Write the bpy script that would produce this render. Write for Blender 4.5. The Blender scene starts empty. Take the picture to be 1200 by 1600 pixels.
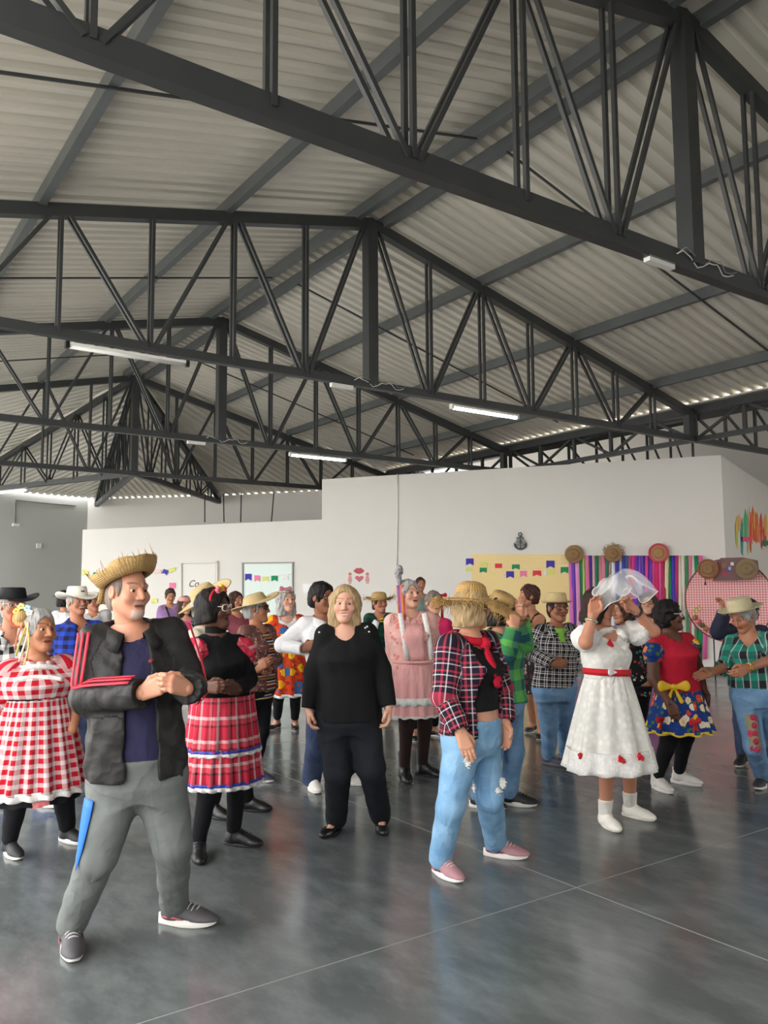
import bpy, bmesh, math, random
import numpy as np
from mathutils import Vector, Matrix

# ------------------------------------------------------------------ camera
F_PX, CAM_Z = 1279.0, 1.6                     # focal length in pixels of the 1200x1600 frame
YAW, PITCH, ROLL = math.radians(35.1), math.atan(123.4 / 1279.0), 0.0062
FWD_H = np.array([math.sin(YAW), math.cos(YAW), 0.0])
RIGHT_H = np.array([math.cos(YAW), -math.sin(YAW), 0.0])
UPV = np.array([0.0, 0.0, 1.0])
_f = FWD_H * math.cos(PITCH) + UPV * math.sin(PITCH)
_u0 = UPV * math.cos(PITCH) - FWD_H * math.sin(PITCH)
CAM_R = RIGHT_H * math.cos(ROLL) - _u0 * math.sin(ROLL)
CAM_U = _u0 * math.cos(ROLL) + RIGHT_H * math.sin(ROLL)
CAM_F = _f
CAM_P = np.array([0.0, 0.0, CAM_Z])
sc = bpy.context.scene
COL = sc.collection
cam_d = bpy.data.cameras.new('camera')
cam_d.sensor_fit = 'VERTICAL'; cam_d.sensor_height = 36.0; cam_d.sensor_width = 27.0
cam_d.lens = 36.0 * F_PX / 1600.0
cam_d.clip_start = 0.05; cam_d.clip_end = 300
cam = bpy.data.objects.new('camera', cam_d); COL.objects.link(cam)
cam.matrix_world = Matrix(((CAM_R[0], CAM_U[0], -CAM_F[0], 0), (CAM_R[1], CAM_U[1], -CAM_F[1], 0),
                           (CAM_R[2], CAM_U[2], -CAM_F[2], CAM_Z), (0, 0, 0, 1)))
sc.camera = cam
# ------------------------------------------------------------------ light: overcast sky through the open side of the hall
world = bpy.data.worlds.new('overcast_sky'); sc.world = world; world.use_nodes = True
_bg = world.node_tree.nodes['Background']
_bg.inputs[0].default_value = (1.0, 0.985, 0.965, 1); _bg.inputs[1].default_value = 3.2
sc.view_settings.view_transform = 'Standard'; sc.view_settings.look = 'None'
sc.view_settings.gamma = 1.0; sc.view_settings.use_curve_mapping = False
sc.view_settings.exposure = 0.78
try:
    sc.cycles.max_bounces = 8; sc.cycles.diffuse_bounces = 5
    sc.cycles.use_denoising = True
except Exception:
    pass

# ------------------------------------------------------------------ pixel helpers
def ray(px, py):
    return CAM_R * ((px - 600) / F_PX) - CAM_U * ((py - 800) / F_PX) + CAM_F
def P(px, py, depth):
    d = ray(px, py)
    return CAM_P + d * (depth / float(np.dot(d, FWD_H)))
def on_floor(px, py, z=0.0):
    d = ray(px, py)
    return CAM_P + d * ((z - CAM_Z) / d[2])
def at_height(px, py, z):
    return on_floor(px, py, z)
def on_plane(px, py, p0, n):
    d = ray(px, py)
    return CAM_P + d * (float(np.dot(p0 - CAM_P, n)) / float(np.dot(d, n)))
def cam2w(lat, dep, z=0.0):
    p = RIGHT_H * lat + FWD_H * dep
    return np.array([p[0], p[1], z])
def unit(v):
    v = np.asarray(v, float)
    return v / max(1e-9, float(np.linalg.norm(v)))

# ------------------------------------------------------------------ materials
MATS = {}
def new_mat(name):
    m = bpy.data.materials.new(name); m.use_nodes = True
    nt = m.node_tree
    return m, nt, nt.nodes['Principled BSDF']
def N(nt, t, **kw):
    n = nt.nodes.new(t)
    for k, v in kw.items():
        setattr(n, k, v)
    return n
def lk(nt, a, b):
    nt.links.new(a, b)
def c4(c):
    return (c[0], c[1], c[2], 1.0)
def srgb(r, g, b):
    def f(v):
        v /= 255.0
        return v / 12.92 if v <= 0.04045 else ((v + 0.055) / 1.055) ** 2.4
    return (f(r), f(g), f(b))
def mixc(nt, fac, a, b, mode='MIX'):
    n = N(nt, 'ShaderNodeMix', data_type='RGBA', blend_type=mode)
    for s, v in ((0, fac), (6, a), (7, b)):
        if isinstance(v, (int, float)):
            n.inputs[s].default_value = v
        elif isinstance(v, tuple):
            n.inputs[s].default_value = c4(v)
        else:
            lk(nt, v, n.inputs[s])
    return n.outputs[2]
def mathn(nt, op, a, b=None, c=None):
    n = N(nt, 'ShaderNodeMath', operation=op)
    for i, v in enumerate((a, b, c)):
        if v is None:
            continue
        if isinstance(v, (int, float)):
            n.inputs[i].default_value = v
        else:
            lk(nt, v, n.inputs[i])
    return n.outputs[0]
def ramp(nt, fac, stops, constant=True):
    n = N(nt, 'ShaderNodeValToRGB')
    cr = n.color_ramp
    cr.interpolation = 'CONSTANT' if constant else 'LINEAR'
    cr.elements.remove(cr.elements[1])
    cr.elements[0].position = stops[0][0]; cr.elements[0].color = c4(stops[0][1])
    for p, c in stops[1:]:
        e = cr.elements.new(p); e.color = c4(c)
    lk(nt, fac, n.inputs[0])
    return n.outputs[0]
def noise(nt, vec=None, scale=5.0, detail=3.0, rough=0.5):
    n = N(nt, 'ShaderNodeTexNoise')
    n.inputs['Scale'].default_value = scale; n.inputs['Detail'].default_value = detail
    n.inputs['Roughness'].default_value = rough
    if vec is not None:
        lk(nt, vec, n.inputs['Vector'])
    return n.outputs['Fac']
def bump(nt, bsdf, h, strength=0.3, dist=0.01):
    b = N(nt, 'ShaderNodeBump')
    b.inputs['Strength'].default_value = strength; b.inputs['Distance'].default_value = dist
    lk(nt, h, b.inputs['Height']); lk(nt, b.outputs[0], bsdf.inputs['Normal'])
def geo_pos(nt):
    return N(nt, 'ShaderNodeNewGeometry').outputs['Position']
def attr(nt, name):
    return N(nt, 'ShaderNodeAttribute', attribute_name=name).outputs
def plain(name, col, rough=0.6, metal=0.0, nscale=0.0, namt=0.12, bmp=0.0, bscale=60.0):
    key = ('plain', name, col, rough, metal)
    if key in MATS:
        return MATS[key]
    m, nt, b = new_mat(name)
    b.inputs['Roughness'].default_value = rough; b.inputs['Metallic'].default_value = metal
    if nscale:
        n = noise(nt, geo_pos(nt), nscale, 4)
        c = mixc(nt, n, tuple(v * (1 - namt) for v in col), tuple(min(1, v * (1 + namt)) for v in col))
        lk(nt, c, b.inputs['Base Color'])
    else:
        b.inputs['Base Color'].default_value = c4(col)
    if bmp:
        bump(nt, b, noise(nt, geo_pos(nt), bscale, 3), bmp, 0.004)
    MATS[key] = m
    return m
def emit(name, col, strength):
    m, nt, b = new_mat(name)
    b.inputs['Base Color'].default_value = c4(col)
    b.inputs['Emission Color'].default_value = c4(col)
    b.inputs['Emission Strength'].default_value = strength
    return m

# ------------------------------------------------------------------ objects
def tag(o, label=None, cat=None, group=None, kind=None):
    if label: o['label'] = label
    if cat: o['category'] = cat
    if group: o['group'] = group
    if kind: o['kind'] = kind
    return o
def link(name, data, parent=None):
    o = bpy.data.objects.new(name, data); COL.objects.link(o)
    if parent is not None:
        o.parent = parent
        o.matrix_parent_inverse = parent_inv(parent)
    return o
_inv = {}
def parent_inv(p):
    if p.name not in _inv:
        m = Matrix.Translation(p.location) if p.parent is None else Matrix.Identity(4)
        if p.parent is not None:
            m = Matrix.Identity(4)
        _inv[p.name] = m.inverted()
    return _inv[p.name]
def empty(name, loc=(0, 0, 0), label=None, cat=None, group=None, kind=None):
    o = bpy.data.objects.new(name, None); COL.objects.link(o)
    o.location = Vector([float(v) for v in loc]); o.empty_display_size = 0.2
    return tag(o, label, cat, group, kind)
def mesh_np(name, V, Q, mat, smooth=True, attrs=None):
    """V (n,3), Q (m,4) or (m,3) index arrays -> mesh."""
    me = bpy.data.meshes.new(name)
    V = np.ascontiguousarray(V, np.float32); Q = np.ascontiguousarray(Q, np.int32)
    me.vertices.add(len(V)); me.vertices.foreach_set('co', V.ravel())
    k = Q.shape[1]
    me.loops.add(Q.size); me.loops.foreach_set('vertex_index', Q.ravel())
    me.polygons.add(len(Q)); me.polygons.foreach_set('loop_start', np.arange(0, Q.size, k, dtype=np.int32))
    me.polygons.foreach_set('use_smooth', np.full(len(Q), smooth, bool))
    if attrs:
        for an, arr in attrs.items():
            if arr.shape[1] == 4:
                a = me.attributes.new(an, 'FLOAT_COLOR', 'POINT'); a.data.foreach_set('color', np.ascontiguousarray(arr, np.float32).ravel())
            else:
                a = me.attributes.new(an, 'FLOAT_VECTOR', 'POINT'); a.data.foreach_set('vector', np.ascontiguousarray(arr, np.float32).ravel())
    me.update(calc_edges=True); me.validate()
    if mat: me.materials.append(mat)
    return me
def mesh_py(name, verts, faces, mat, smooth=False):
    me = bpy.data.meshes.new(name)
    me.from_pydata([tuple(map(float, v)) for v in verts], [], faces)
    if smooth:
        for p in me.polygons: p.use_smooth = True
    me.update()
    if mat: me.materials.append(mat)
    return me
_cubes = {}
def cube_mesh(mat):
    if mat.name not in _cubes:
        v = [(x, y, z) for x in (-.5, .5) for y in (-.5, .5) for z in (-.5, .5)]
        f = [(0, 1, 3, 2), (4, 6, 7, 5), (0, 4, 5, 1), (2, 3, 7, 6), (0, 2, 6, 4), (1, 5, 7, 3)]
        _cubes[mat.name] = mesh_py('bar_' + mat.name, v, f, mat)
    return _cubes[mat.name]
def bar(name, a, b, w, h, mat, parent=None, up=(0, 0, 1), ext=0.0):
    """box from a to b, w wide (sideways), h tall (along up)"""
    a = np.asarray(a, float); b = np.asarray(b, float)
    d = unit(b - a); a = a - d * ext; b = b + d * ext
    s = np.cross(d, np.asarray(up, float))
    if np.linalg.norm(s) < 1e-4: s = np.cross(d, (1.0, 0, 0))
    s = unit(s); u = np.cross(s, d); L = float(np.linalg.norm(b - a)); c = (a + b) / 2
    o = link(name, cube_mesh(mat), parent)
    o.matrix_basis = Matrix(((d[0]*L, s[0]*w, u[0]*h, c[0]), (d[1]*L, s[1]*w, u[1]*h, c[1]), (d[2]*L, s[2]*w, u[2]*h, c[2]), (0, 0, 0, 1)))
    return o
def box_geo(c, R, size):
    """verts/faces of a box centred c, rows of R are axes"""
    V = []
    for x in (-.5, .5):
        for y in (-.5, .5):
            for z in (-.5, .5):
                V.append(np.asarray(c) + R[0]*x*size[0] + R[1]*y*size[1] + R[2]*z*size[2])
    return V, [(0, 1, 3, 2), (4, 6, 7, 5), (0, 4, 5, 1), (2, 3, 7, 6), (0, 2, 6, 4), (1, 5, 7, 3)]
def prism(name, poly, nrm, thick, mat, parent=None):
    """polygon (3-D points, planar) extruded along nrm by thick"""
    n = len(poly); nv = np.asarray(nrm, float) * thick
    V = [np.asarray(p, float) for p in poly] + [np.asarray(p, float) + nv for p in poly]
    Fc = [tuple(range(n))[::-1], tuple(range(n, 2*n))] + [(i, (i+1) % n, n + (i+1) % n, n + i) for i in range(n)]
    me = mesh_py(name, V, Fc, mat)
    bm = bmesh.new(); bm.from_mesh(me); bmesh.ops.recalc_face_normals(bm, faces=bm.faces); bm.to_mesh(me); bm.free()
    return link(name, me, parent)
def tube_geo(pts, r, seg=8, closed=False, flat=None):
    """sweep circle along pts -> V,Q ; r scalar or list"""
    pts = np.asarray(pts, float); n = len(pts)
    rr = np.full(n, r) if np.isscalar(r) else np.asarray(r, float)
    T = np.gradient(pts, axis=0) if not closed else (np.roll(pts, -1, 0) - np.roll(pts, 1, 0))
    V = []; nprev = None
    for i in range(n):
        t = unit(T[i])
        if nprev is None:
            a = np.array([0, 0, 1.0]) if abs(t[2]) < .9 else np.array([1.0, 0, 0])
            nn = unit(np.cross(t, a))
        else:
            nn = unit(nprev - t * np.dot(nprev, t))
        nprev = nn; bb = np.cross(t, nn)
        for j in range(seg):
            an = 2*math.pi*j/seg
            V.append(pts[i] + rr[i]*(math.cos(an)*nn + math.sin(an)*bb*(flat or 1.0)))
    Q = []
    m = n if closed else n - 1
    for i in range(m):
        for j in range(seg):
            i2 = (i+1) % n
            Q.append((i*seg+j, i*seg+(j+1) % seg, i2*seg+(j+1) % seg, i2*seg+j))
    return np.array(V), np.array(Q)
def tube(name, pts, r, mat, parent=None, seg=8, closed=False, flat=None):
    V, Q = tube_geo(pts, r, seg, closed, flat)
    me = mesh_np(name, V, Q, mat)
    if not closed:
        bm = bmesh.new(); bm.from_mesh(me); bmesh.ops.holes_fill(bm, edges=bm.edges, sides=seg+1); bm.to_mesh(me); bm.free()
    return link(name, me, parent)
def grid_geo(G, closed_u=False):
    """G (nv,nu,3) -> V,Q"""
    nv, nu, _ = G.shape
    idx = np.arange(nv*nu).reshape(nv, nu)
    if closed_u:
        b = np.roll(idx, -1, 1)
        Q = np.stack([idx[:-1], b[:-1], b[1:], idx[1:]], -1).reshape(-1, 4)
    else:
        Q = np.stack([idx[:-1, :-1], idx[:-1, 1:], idx[1:, 1:], idx[1:, :-1]], -1).reshape(-1, 4)
    return G.reshape(-1, 3), Q
# ================================================================== structure
rng = random.Random(7)
XR, ZAP, SLP, ZB, HALF = 5.88, 6.45, 0.225, 4.27, 7.0          # ridge x, chord apex, slope, bottom chord height, half span
TY = [-5.6, -0.85, 3.9, 8.65, 13.4, 18.15]
XL_EAVE, XR_EAVE = XR - HALF, XR + HALF
def ztop(x):
    return ZAP - (0.249 * (x - XR) if x > XR else SLP * (XR - x))

# ---- materials of the shell
def mat_floor():
    m, nt, b = new_mat('polished_concrete')
    p = geo_pos(nt)
    n1 = noise(nt, p, 0.9, 5, 0.6); n2 = noise(nt, p, 2.2, 3, 0.5); n3 = noise(nt, p, 40, 3, .6)
    c = mixc(nt, n1, srgb(60, 67, 70), srgb(108, 114, 115))
    mp = N(nt, 'ShaderNodeMapping'); mp.inputs['Scale'].default_value = (1.0, .45, 1.0); mp.inputs['Rotation'].default_value = (0, 0, .6); lk(nt, p, mp.inputs[0])
    n4 = noise(nt, mp.outputs[0], 5.5, 5, 0.65)
    c = mixc(nt, mathn(nt, 'MULTIPLY', n2, .35), c, srgb(126, 131, 129))
    c = mixc(nt, ramp(nt, n4, [(.42, (0, 0, 0)), (.75, (.6, .6, .6))], False), c, srgb(140, 146, 146))
    c = mixc(nt, mathn(nt, 'MULTIPLY', n3, .15), c, srgb(56, 60, 62))
    lk(nt, c, b.inputs['Base Color'])
    r = ramp(nt, n2, [(0.2, (.12, .12, .12)), (0.8, (.27, .27, .27))], False)
    lk(nt, r, b.inputs['Roughness'])
    b.inputs['Specular IOR Level'].default_value = 0.55
    return m
def mat_wall(name, col, dirt=0.06):
    m, nt, b = new_mat(name)
    p = geo_pos(nt)
    n = noise(nt, p, 1.3, 5, 0.6); n2 = noise(nt, p, 25, 3)
    c = mixc(nt, n, tuple(v*(1-dirt) for v in col), tuple(min(1, v*(1+dirt*.5)) for v in col))
    lk(nt, c, b.inputs['Base Color']); b.inputs['Roughness'].default_value = 0.75
    bump(nt, b, n2, 0.08, 0.004)
    return m
def mat_sheet():
    m, nt, b = new_mat('galvanised_sheet')
    p = geo_pos(nt)
    mp = N(nt, 'ShaderNodeMapping'); mp.inputs['Scale'].default_value = (0.25, 5.0, 1.0); lk(nt, p, mp.inputs[0])
    n = noise(nt, mp.outputs[0], 1.0, 4, .6); n2 = noise(nt, p, .7, 3)
    c = mixc(nt, n, srgb(204, 199, 187), srgb(236, 231, 220))
    c = mixc(nt, mathn(nt, 'MULTIPLY', n2, .3), c, srgb(190, 184, 172))
    lk(nt, c, b.inputs['Base Color']); b.inputs['Metallic'].default_value = 0.15
    b.inputs['Roughness'].default_value = 0.42
    return m
M_FLOOR = mat_floor(); M_WALL = mat_wall('white_painted_wall', srgb(228, 224, 218)); M_WALL_SHADED = mat_wall('shaded_wall', srgb(190, 192, 186))  # second wall colour has the left wall's shade put into it
M_SHEET = mat_sheet()
M_STEEL = plain('dark_painted_steel', srgb(60, 62, 63), 0.5, 0.1, 3.0, .25)
M_PURLIN = plain('grey_primed_steel', srgb(94, 98, 99), 0.5, 0.15, 2.5, .22)
M_BASE = plain('dark_grey_skirting', srgb(92, 94, 95), .5)
M_WHITE = plain('white_enamel', srgb(235, 235, 230), .4)
M_CABLE = plain('grey_cable', srgb(150, 150, 148), .5)
M_DARK = plain('black_plastic', srgb(25, 25, 27), .4)
M_JOINT = plain('pale_joint_filler', srgb(140, 143, 140), .7)

# ---- floor with saw-cut joints
fl = mesh_py('floor', [(-14, -9, 0), (40, -9, 0), (40, 34, 0), (-14, 34, 0), (-14, -9, -.2), (40, -9, -.2), (40, 34, -.2), (-14, 34, -.2)],
             [(0, 1, 2, 3), (7, 6, 5, 4), (0, 4, 5, 1), (1, 5, 6, 2), (2, 6, 7, 3), (3, 7, 4, 0)], M_FLOOR)
M_BOUNCE = plain('light_bounce_paving', srgb(205, 203, 196), .8, 0, 1.5, .08)  # unseen paving, added pale to bounce daylight up to the roof
for nm, c, sz in (('bounce_paving_left', (-31.3, 12), (59, 80)), ('bounce_paving_rear', (29.2, -28.8), (62, 44.0))):
    V_, F_ = box_geo((c[0], c[1], -.098), np.eye(3), (sz[0], sz[1], .2))
    tag(link(nm, mesh_py(nm, V_, F_, M_BOUNCE)), 'unseen pale paving added outside the hall to bounce light in', None, None, 'structure')
floor = tag(link('floor', fl), 'polished dark grey concrete floor with thin pale joints', None, None, 'structure')
jA = on_floor(901, 1387); jB = on_floor(440, 1547); jC = on_floor(1120, 1205)
for y0 in (jA[1], jA[1] + 4.75, jA[1] + 9.5):
    bar('floor_joint', (-8, y0, .0004), (26, y0, .0004), .007, .0016, M_JOINT, floor)
for x0 in (jA[0], jC[0], jA[0] - 4.75):
    bar('floor_joint', (x0, -8, .0004), (x0, 24, .0004), .007, .0016, M_JOINT, floor)

# ---- corrugated roof
ceiling = empty('ceiling', (XR, 8, 5.5), 'pitched corrugated metal roof seen from below', None, None, 'structure')
PROF = [(0, 0), (.085, 0), (.11, .048), (.175, .048)]
def corr_poly(pts, rib, sheet=1.0, period=.2, parent=None, lift=.20):
    """convex polygon, z from plane of first three points; ribs along horizontal direction rib"""
    pts = [np.asarray(p, float) for p in pts]
    n = unit(np.cross(pts[1]-pts[0], pts[2]-pts[0]))
    if n[2] < 0: n = -n
    rd = unit(np.array([rib[0], rib[1], 0.0])); sd = np.array([-rd[1], rd[0], 0.0])
    S = [float(np.dot(p, sd)) for p in pts]; T = [float(np.dot(p, rd)) for p in pts]
    k = len(pts)
    def span(s):
        ts = []
        for i in range(k):
            s0, s1 = S[i], S[(i+1) % k]
            if (s0 - s) * (s1 - s) <= 0 and abs(s1 - s0) > 1e-9:
                f = (s - s0) / (s1 - s0); ts.append(T[i] + f * (T[(i+1) % k] - T[i]))
        return (min(ts), max(ts)) if len(ts) >= 2 else None
    def z_at(x, y):
        return pts[0][2] - (n[0]*(x-pts[0][0]) + n[1]*(y-pts[0][1])) / n[2]
    smin, smax = min(S), max(S)
    s = smin + 1e-4
    while s < smax - 1e-3:
        e = min(s + sheet, smax - 1e-4)
        samples = []
        q = s
        while q < e - 1e-6:
            for (o, h) in PROF:
                if q + o <= e: samples.append((q + o, h))
            q += period
        samples.append((e, 0.0))
        V = []; Fc = []
        ok = True
        for (ss, h) in samples:
            sp = span(ss)
            if sp is None: sp = span(min(max(ss, smin+1e-3), smax-1e-3))
            if sp is None: ok = False; break
            for t in sp:
                p = rd*t + sd*ss
                V.append((p[0], p[1], z_at(p[0], p[1]) + lift + h))
        if ok:
            for i in range(len(samples)-1):
                Fc.append((2*i, 2*i+1, 2*i+3, 2*i+2))
            me = mesh_py('roof_sheet', V, Fc, M_SHEET)
            link('roof_sheet', me, parent or ceiling)
        s = e
Y0, Y1 = -6.6, TY[-1]
corr_poly([(XR-.02, Y0, ZAP), (XL_EAVE-.5, Y0, ztop(XL_EAVE-.5)), (XL_EAVE-.5, Y1, ztop(XL_EAVE-.5)), (XR-.02, Y1, ZAP)], (1, 0))
corr_poly([(XR+.02, Y0, ZAP), (XR_EAVE, Y0, ztop(XR_EAVE)), (XR_EAVE, Y1, ztop(XR_EAVE)), (XR+.02, Y1, ZAP)], (1, 0))
zE = ztop(XR_EAVE)
corr_poly([(XR_EAVE+.25, Y0, zE), (XR_EAVE+7.3, Y0, zE+7.05*SLP), (XR_EAVE+7.3, 24, zE+7.05*SLP), (XR_EAVE+.25, 24, zE)], (1, 0))
# hipped far end
E = np.array([XR, TY[-1], ZAP])
CL = at_height(150, 790, ZB); CR = at_height(345, 785, ZB)
T4L = np.array([XL_EAVE, TY[-1], ztop(XL_EAVE)]); T4R = np.array([XR_EAVE, TY[-1], zE])
L2 = at_height(-80, 772, ZB)
corr_poly([E, CL + (CL-CR)*.02, CR - (CL-CR)*.02], (1, 1))
corr_poly([E, CR, np.array([XR_EAVE+2.5, TY[-1]+.2, 4.45]), T4R], (CR - E) + (T4R - E))
corr_poly([E, CL, L2], (-.555, .832))
corr_poly([E, L2, T4L], (-.9, .45))
for C_ in (CL, CR, L2, T4L, T4R):
    bar('hip_cap', E + UPV*.27, np.asarray(C_) + UPV*.27, .5, .012, M_SHEET, ceiling)
# ridge capping
for yy in np.arange(Y0, Y1, 2.4):
    for sgn in (-1, 1):
        link('ridge_cap', mesh_py('ridge_cap', [(XR, yy, ZAP+.25), (XR, min(yy+2.4, Y1), ZAP+.25), (XR+sgn*.32, min(yy+2.4, Y1), ZAP+.25-.072), (XR+sgn*.32, yy, ZAP+.25-.072)], [(0, 1, 2, 3)], M_SHEET), ceiling)

# ---- purlins and sag rods
PU = [-6.4, -4.1, -2.05, -.22, .22, 1.95, 3.9, 5.85]
def pl_name(u):
    if abs(u) < .5: return 'ridge, on the ' + ('open side' if u < 0 else 'white wall side')
    return ('%s roof slope, %s row below the ridge' % ('open-side' if u < 0 else 'wall-side', {2: 'first', 4: 'second', 6: 'third'}[int(round(abs(u)/2)*2)]))
for u in PU:
    x = XR + u; z = ztop(x) + .115
    o = bar('purlin', (x, Y0, z), (x, Y1 + (.0 if abs(u) > .5 else .1), z), .085, .15, M_PURLIN)
    tag(o, 'grey steel purlin under the %s' % pl_name(u), 'purlin', 'roof purlins')
us = sorted(PU)
for k in range(len(TY)-1):
    ym = (TY[k] + TY[k+1]) / 2
    if k == 0: continue
    nm = ['', 'nearest', 'second', 'third', 'farthest'][k]
    for sgn in (-1, 1):
        o = bar('sag_rod', (XR + sgn*.22, ym, ztop(XR)-.01), (XR + sgn*6.2, ym + .12*sgn, ztop(XR+sgn*6.2)+.02), .022, .022, M_STEEL)
        tag(o, 'thin dark sag rod across the %s slope of the %s roof bay' % ('open-side' if sgn < 0 else 'wall-side', nm), 'rod', 'sag rods')

# ---- trusses
def truss(y, label, near):
    t = empty('roof_truss', (XR, y, ZB), label, 'truss', 'roof trusses')
    g = .045
    ch = .135
    bar('bottom_chord', (XL_EAVE, y, ZB), (XR_EAVE, y, ZB), .10, .15 if y < 5 else .10, M_STEEL, t)
    for s in (-1, 1):
        bar('top_chord', (XR, y, ZAP), (XR + s*HALF, y, ztop(XR+s*HALF)), .12, ch, M_STEEL, t, ext=.03)
    bar('king_post', (XR, y, ZB), (XR, y, ZAP), .15, .15, M_STEEL, t, up=(0, 1, 0))
    nodes = [.98, 1.95, 2.93, 3.9, 4.88, 5.85]
    for s in (-1, 1):
        for i, u in enumerate(nodes):
            x = XR + s*u
            for gg in (-g, g):
                bar('web_bar', (x, y+gg, ZB), (x, y+gg, ztop(x)), .034, .034, M_STEEL, t, up=(0, 1, 0))
        for i in range(0, 6, 2):
            ub = nodes[i]; xb = XR + s*ub
            for ut in ((nodes[i-1] if i else .03), nodes[i+1]):
                xt = XR + s*ut
                sh = .07 if ut > ub else -.07
                for gg in (-g, g):
                    bar('web_bar', (xb + s*sh*.6, y+gg, ZB), (xt - s*sh*.8, y+gg, ztop(xt)), .034, .034, M_STEEL, t, up=(0, 1, 0))
        bar('end_post', (XR + s*6.85, y, ZB), (XR + s*6.85, y, ztop(XR+s*6.85)), .12, .12, M_STEEL, t, up=(0, 1, 0))
    return t
names = ['behind the viewpoint', 'overhead of the viewpoint', 'crossing over the man in the black jacket', 'carrying the unlit tube and a lit tube', 'carrying one lit tube above the partition wall', 'at the start of the hipped end']
for i, y in enumerate(TY):
    if i == 0: continue
    truss(y, 'dark steel W-braced roof truss ' + names[i], i < 4)
# hip trusses of the far end
def hip_truss(C, label):
    t = empty('hip_truss', (XR, TY[-1], ZB), label, 'truss', 'hip trusses')
    A0 = np.array([XR, TY[-1], ZB]); A1 = E.copy(); C0 = np.array([C[0], C[1], ZB]); C0 = A0 + (C0-A0)*.975; d = C0 - A0; L = np.linalg.norm(d)
    side = unit(np.cross(d, UPV)) * .05
    bar('bottom_chord', A0, C0, .12, .12, M_STEEL, t); bar('top_chord', A1, C0 + UPV*.12, .12, .12, M_STEEL, t)
    n = 7
    for i in range(1, n+1):
        f = i / n
        lo = A0 + d*f; hi = A1 + (C0 + UPV*.12 - A1)*f
        f2 = (i-1)/n; lo2 = A0 + d*f2; hi2 = A1 + (C0 + UPV*.12 - A1)*f2
        for sg in (-1, 1):
            if i < n: bar('web_bar', lo + side*sg, hi + side*sg, .034, .034, M_STEEL, t, up=(0, 1, 0))
            a, b = (lo, hi2) if i % 2 else (lo2, hi)
            bar('web_bar', a + side*sg, b + side*sg, .034, .034, M_STEEL, t, up=(0, 1, 0))
hip_truss(CL, 'dark steel hip truss running to the grey wall corner')
hip_truss(CR, 'dark steel hip truss running to the far white wall')
hip_truss(L2, 'dark steel hip truss running out over the grey wall')
# valley girder along the right eave
_fd = CR - CL; GY = CR[1] + _fd[1]/_fd[0]*(XR_EAVE+.06-CR[0]) - .12; GY = min(GY, TY[-1] + .05)        # short of the far wall, where the valley ends
gr = empty('valley_girder', (XR_EAVE, 6, ZB), 'dark lattice girder along the valley gutter above the tall white wall', 'girder')
zt_ = zE - .03
bar('bottom_chord', (XR_EAVE+.06, Y0, ZB), (XR_EAVE+.06, GY, ZB), .1, .08, M_STEEL, gr)
bar('top_chord', (XR_EAVE+.06, Y0, zt_+.12), (XR_EAVE+.06, GY, zt_+.12), .16, .14, M_STEEL, gr)
ys = np.arange(-5.6, GY, .95)
for i, y in enumerate(ys):
    bar('web_bar', (XR_EAVE+.06, y, ZB), (XR_EAVE+.06, y, zt_+.1), .06, .06, M_STEEL, gr, up=(0, 1, 0))
    if i + 1 < len(ys):
        a, b = (ZB, zt_+.1) if i % 2 else (zt_+.1, ZB)
        bar('web_bar', (XR_EAVE+.06, y, a), (XR_EAVE+.06, ys[i+1], b), .045, .045, M_STEEL, gr)
bar('gutter_tray', (XR_EAVE+.12, Y0, zE+.18), (XR_EAVE+.12, GY, zE+.18), .5, .03, M_SHEET, gr)
# neighbouring bay
for u in (1.6, 3.6, 5.6):
    tag(bar('purlin', (XR_EAVE+u, Y0, zE+u*SLP+.056), (XR_EAVE+u, 24, zE+u*SLP+.056), .085, .15, M_PURLIN), 'grey steel purlin of the neighbouring roof bay, %s above the valley' % {1.6: 'first', 3.6: 'second', 5.6: 'third'}[u], 'purlin', 'roof purlins')
for y in (3.9, 8.65, 13.4):
    t = empty('bay_truss', (XR_EAVE+3, y, ZB), 'dark lattice truss of the neighbouring roof bay, %s one' % {3.9: 'first', 8.65: 'second', 13.4: 'third'}[y], 'truss', 'neighbour bay trusses')
    bar('bottom_chord', (XR_EAVE+.1, y, ZB), (XR_EAVE+7.2, y, ZB), .1, .1, M_STEEL, t)
    bar('top_chord', (XR_EAVE+.13, y, zE+.13*SLP-.06), (XR_EAVE+7.2, y, zE+7.2*SLP-.06), .1, .1, M_STEEL, t)
    for i in range(1, 8):
        bar('web_bar', (XR_EAVE+i, y, ZB), (XR_EAVE+i, y, zE+i*SLP-.06), .05, .05, M_STEEL, t, up=(0, 1, 0))
        bar('web_bar', (XR_EAVE+i, y, ZB), (XR_EAVE+max(.13, i-1), y, zE+max(.13, i-1)*SLP-.06), .04, .04, M_STEEL, t, up=(0, 1, 0))

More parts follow.
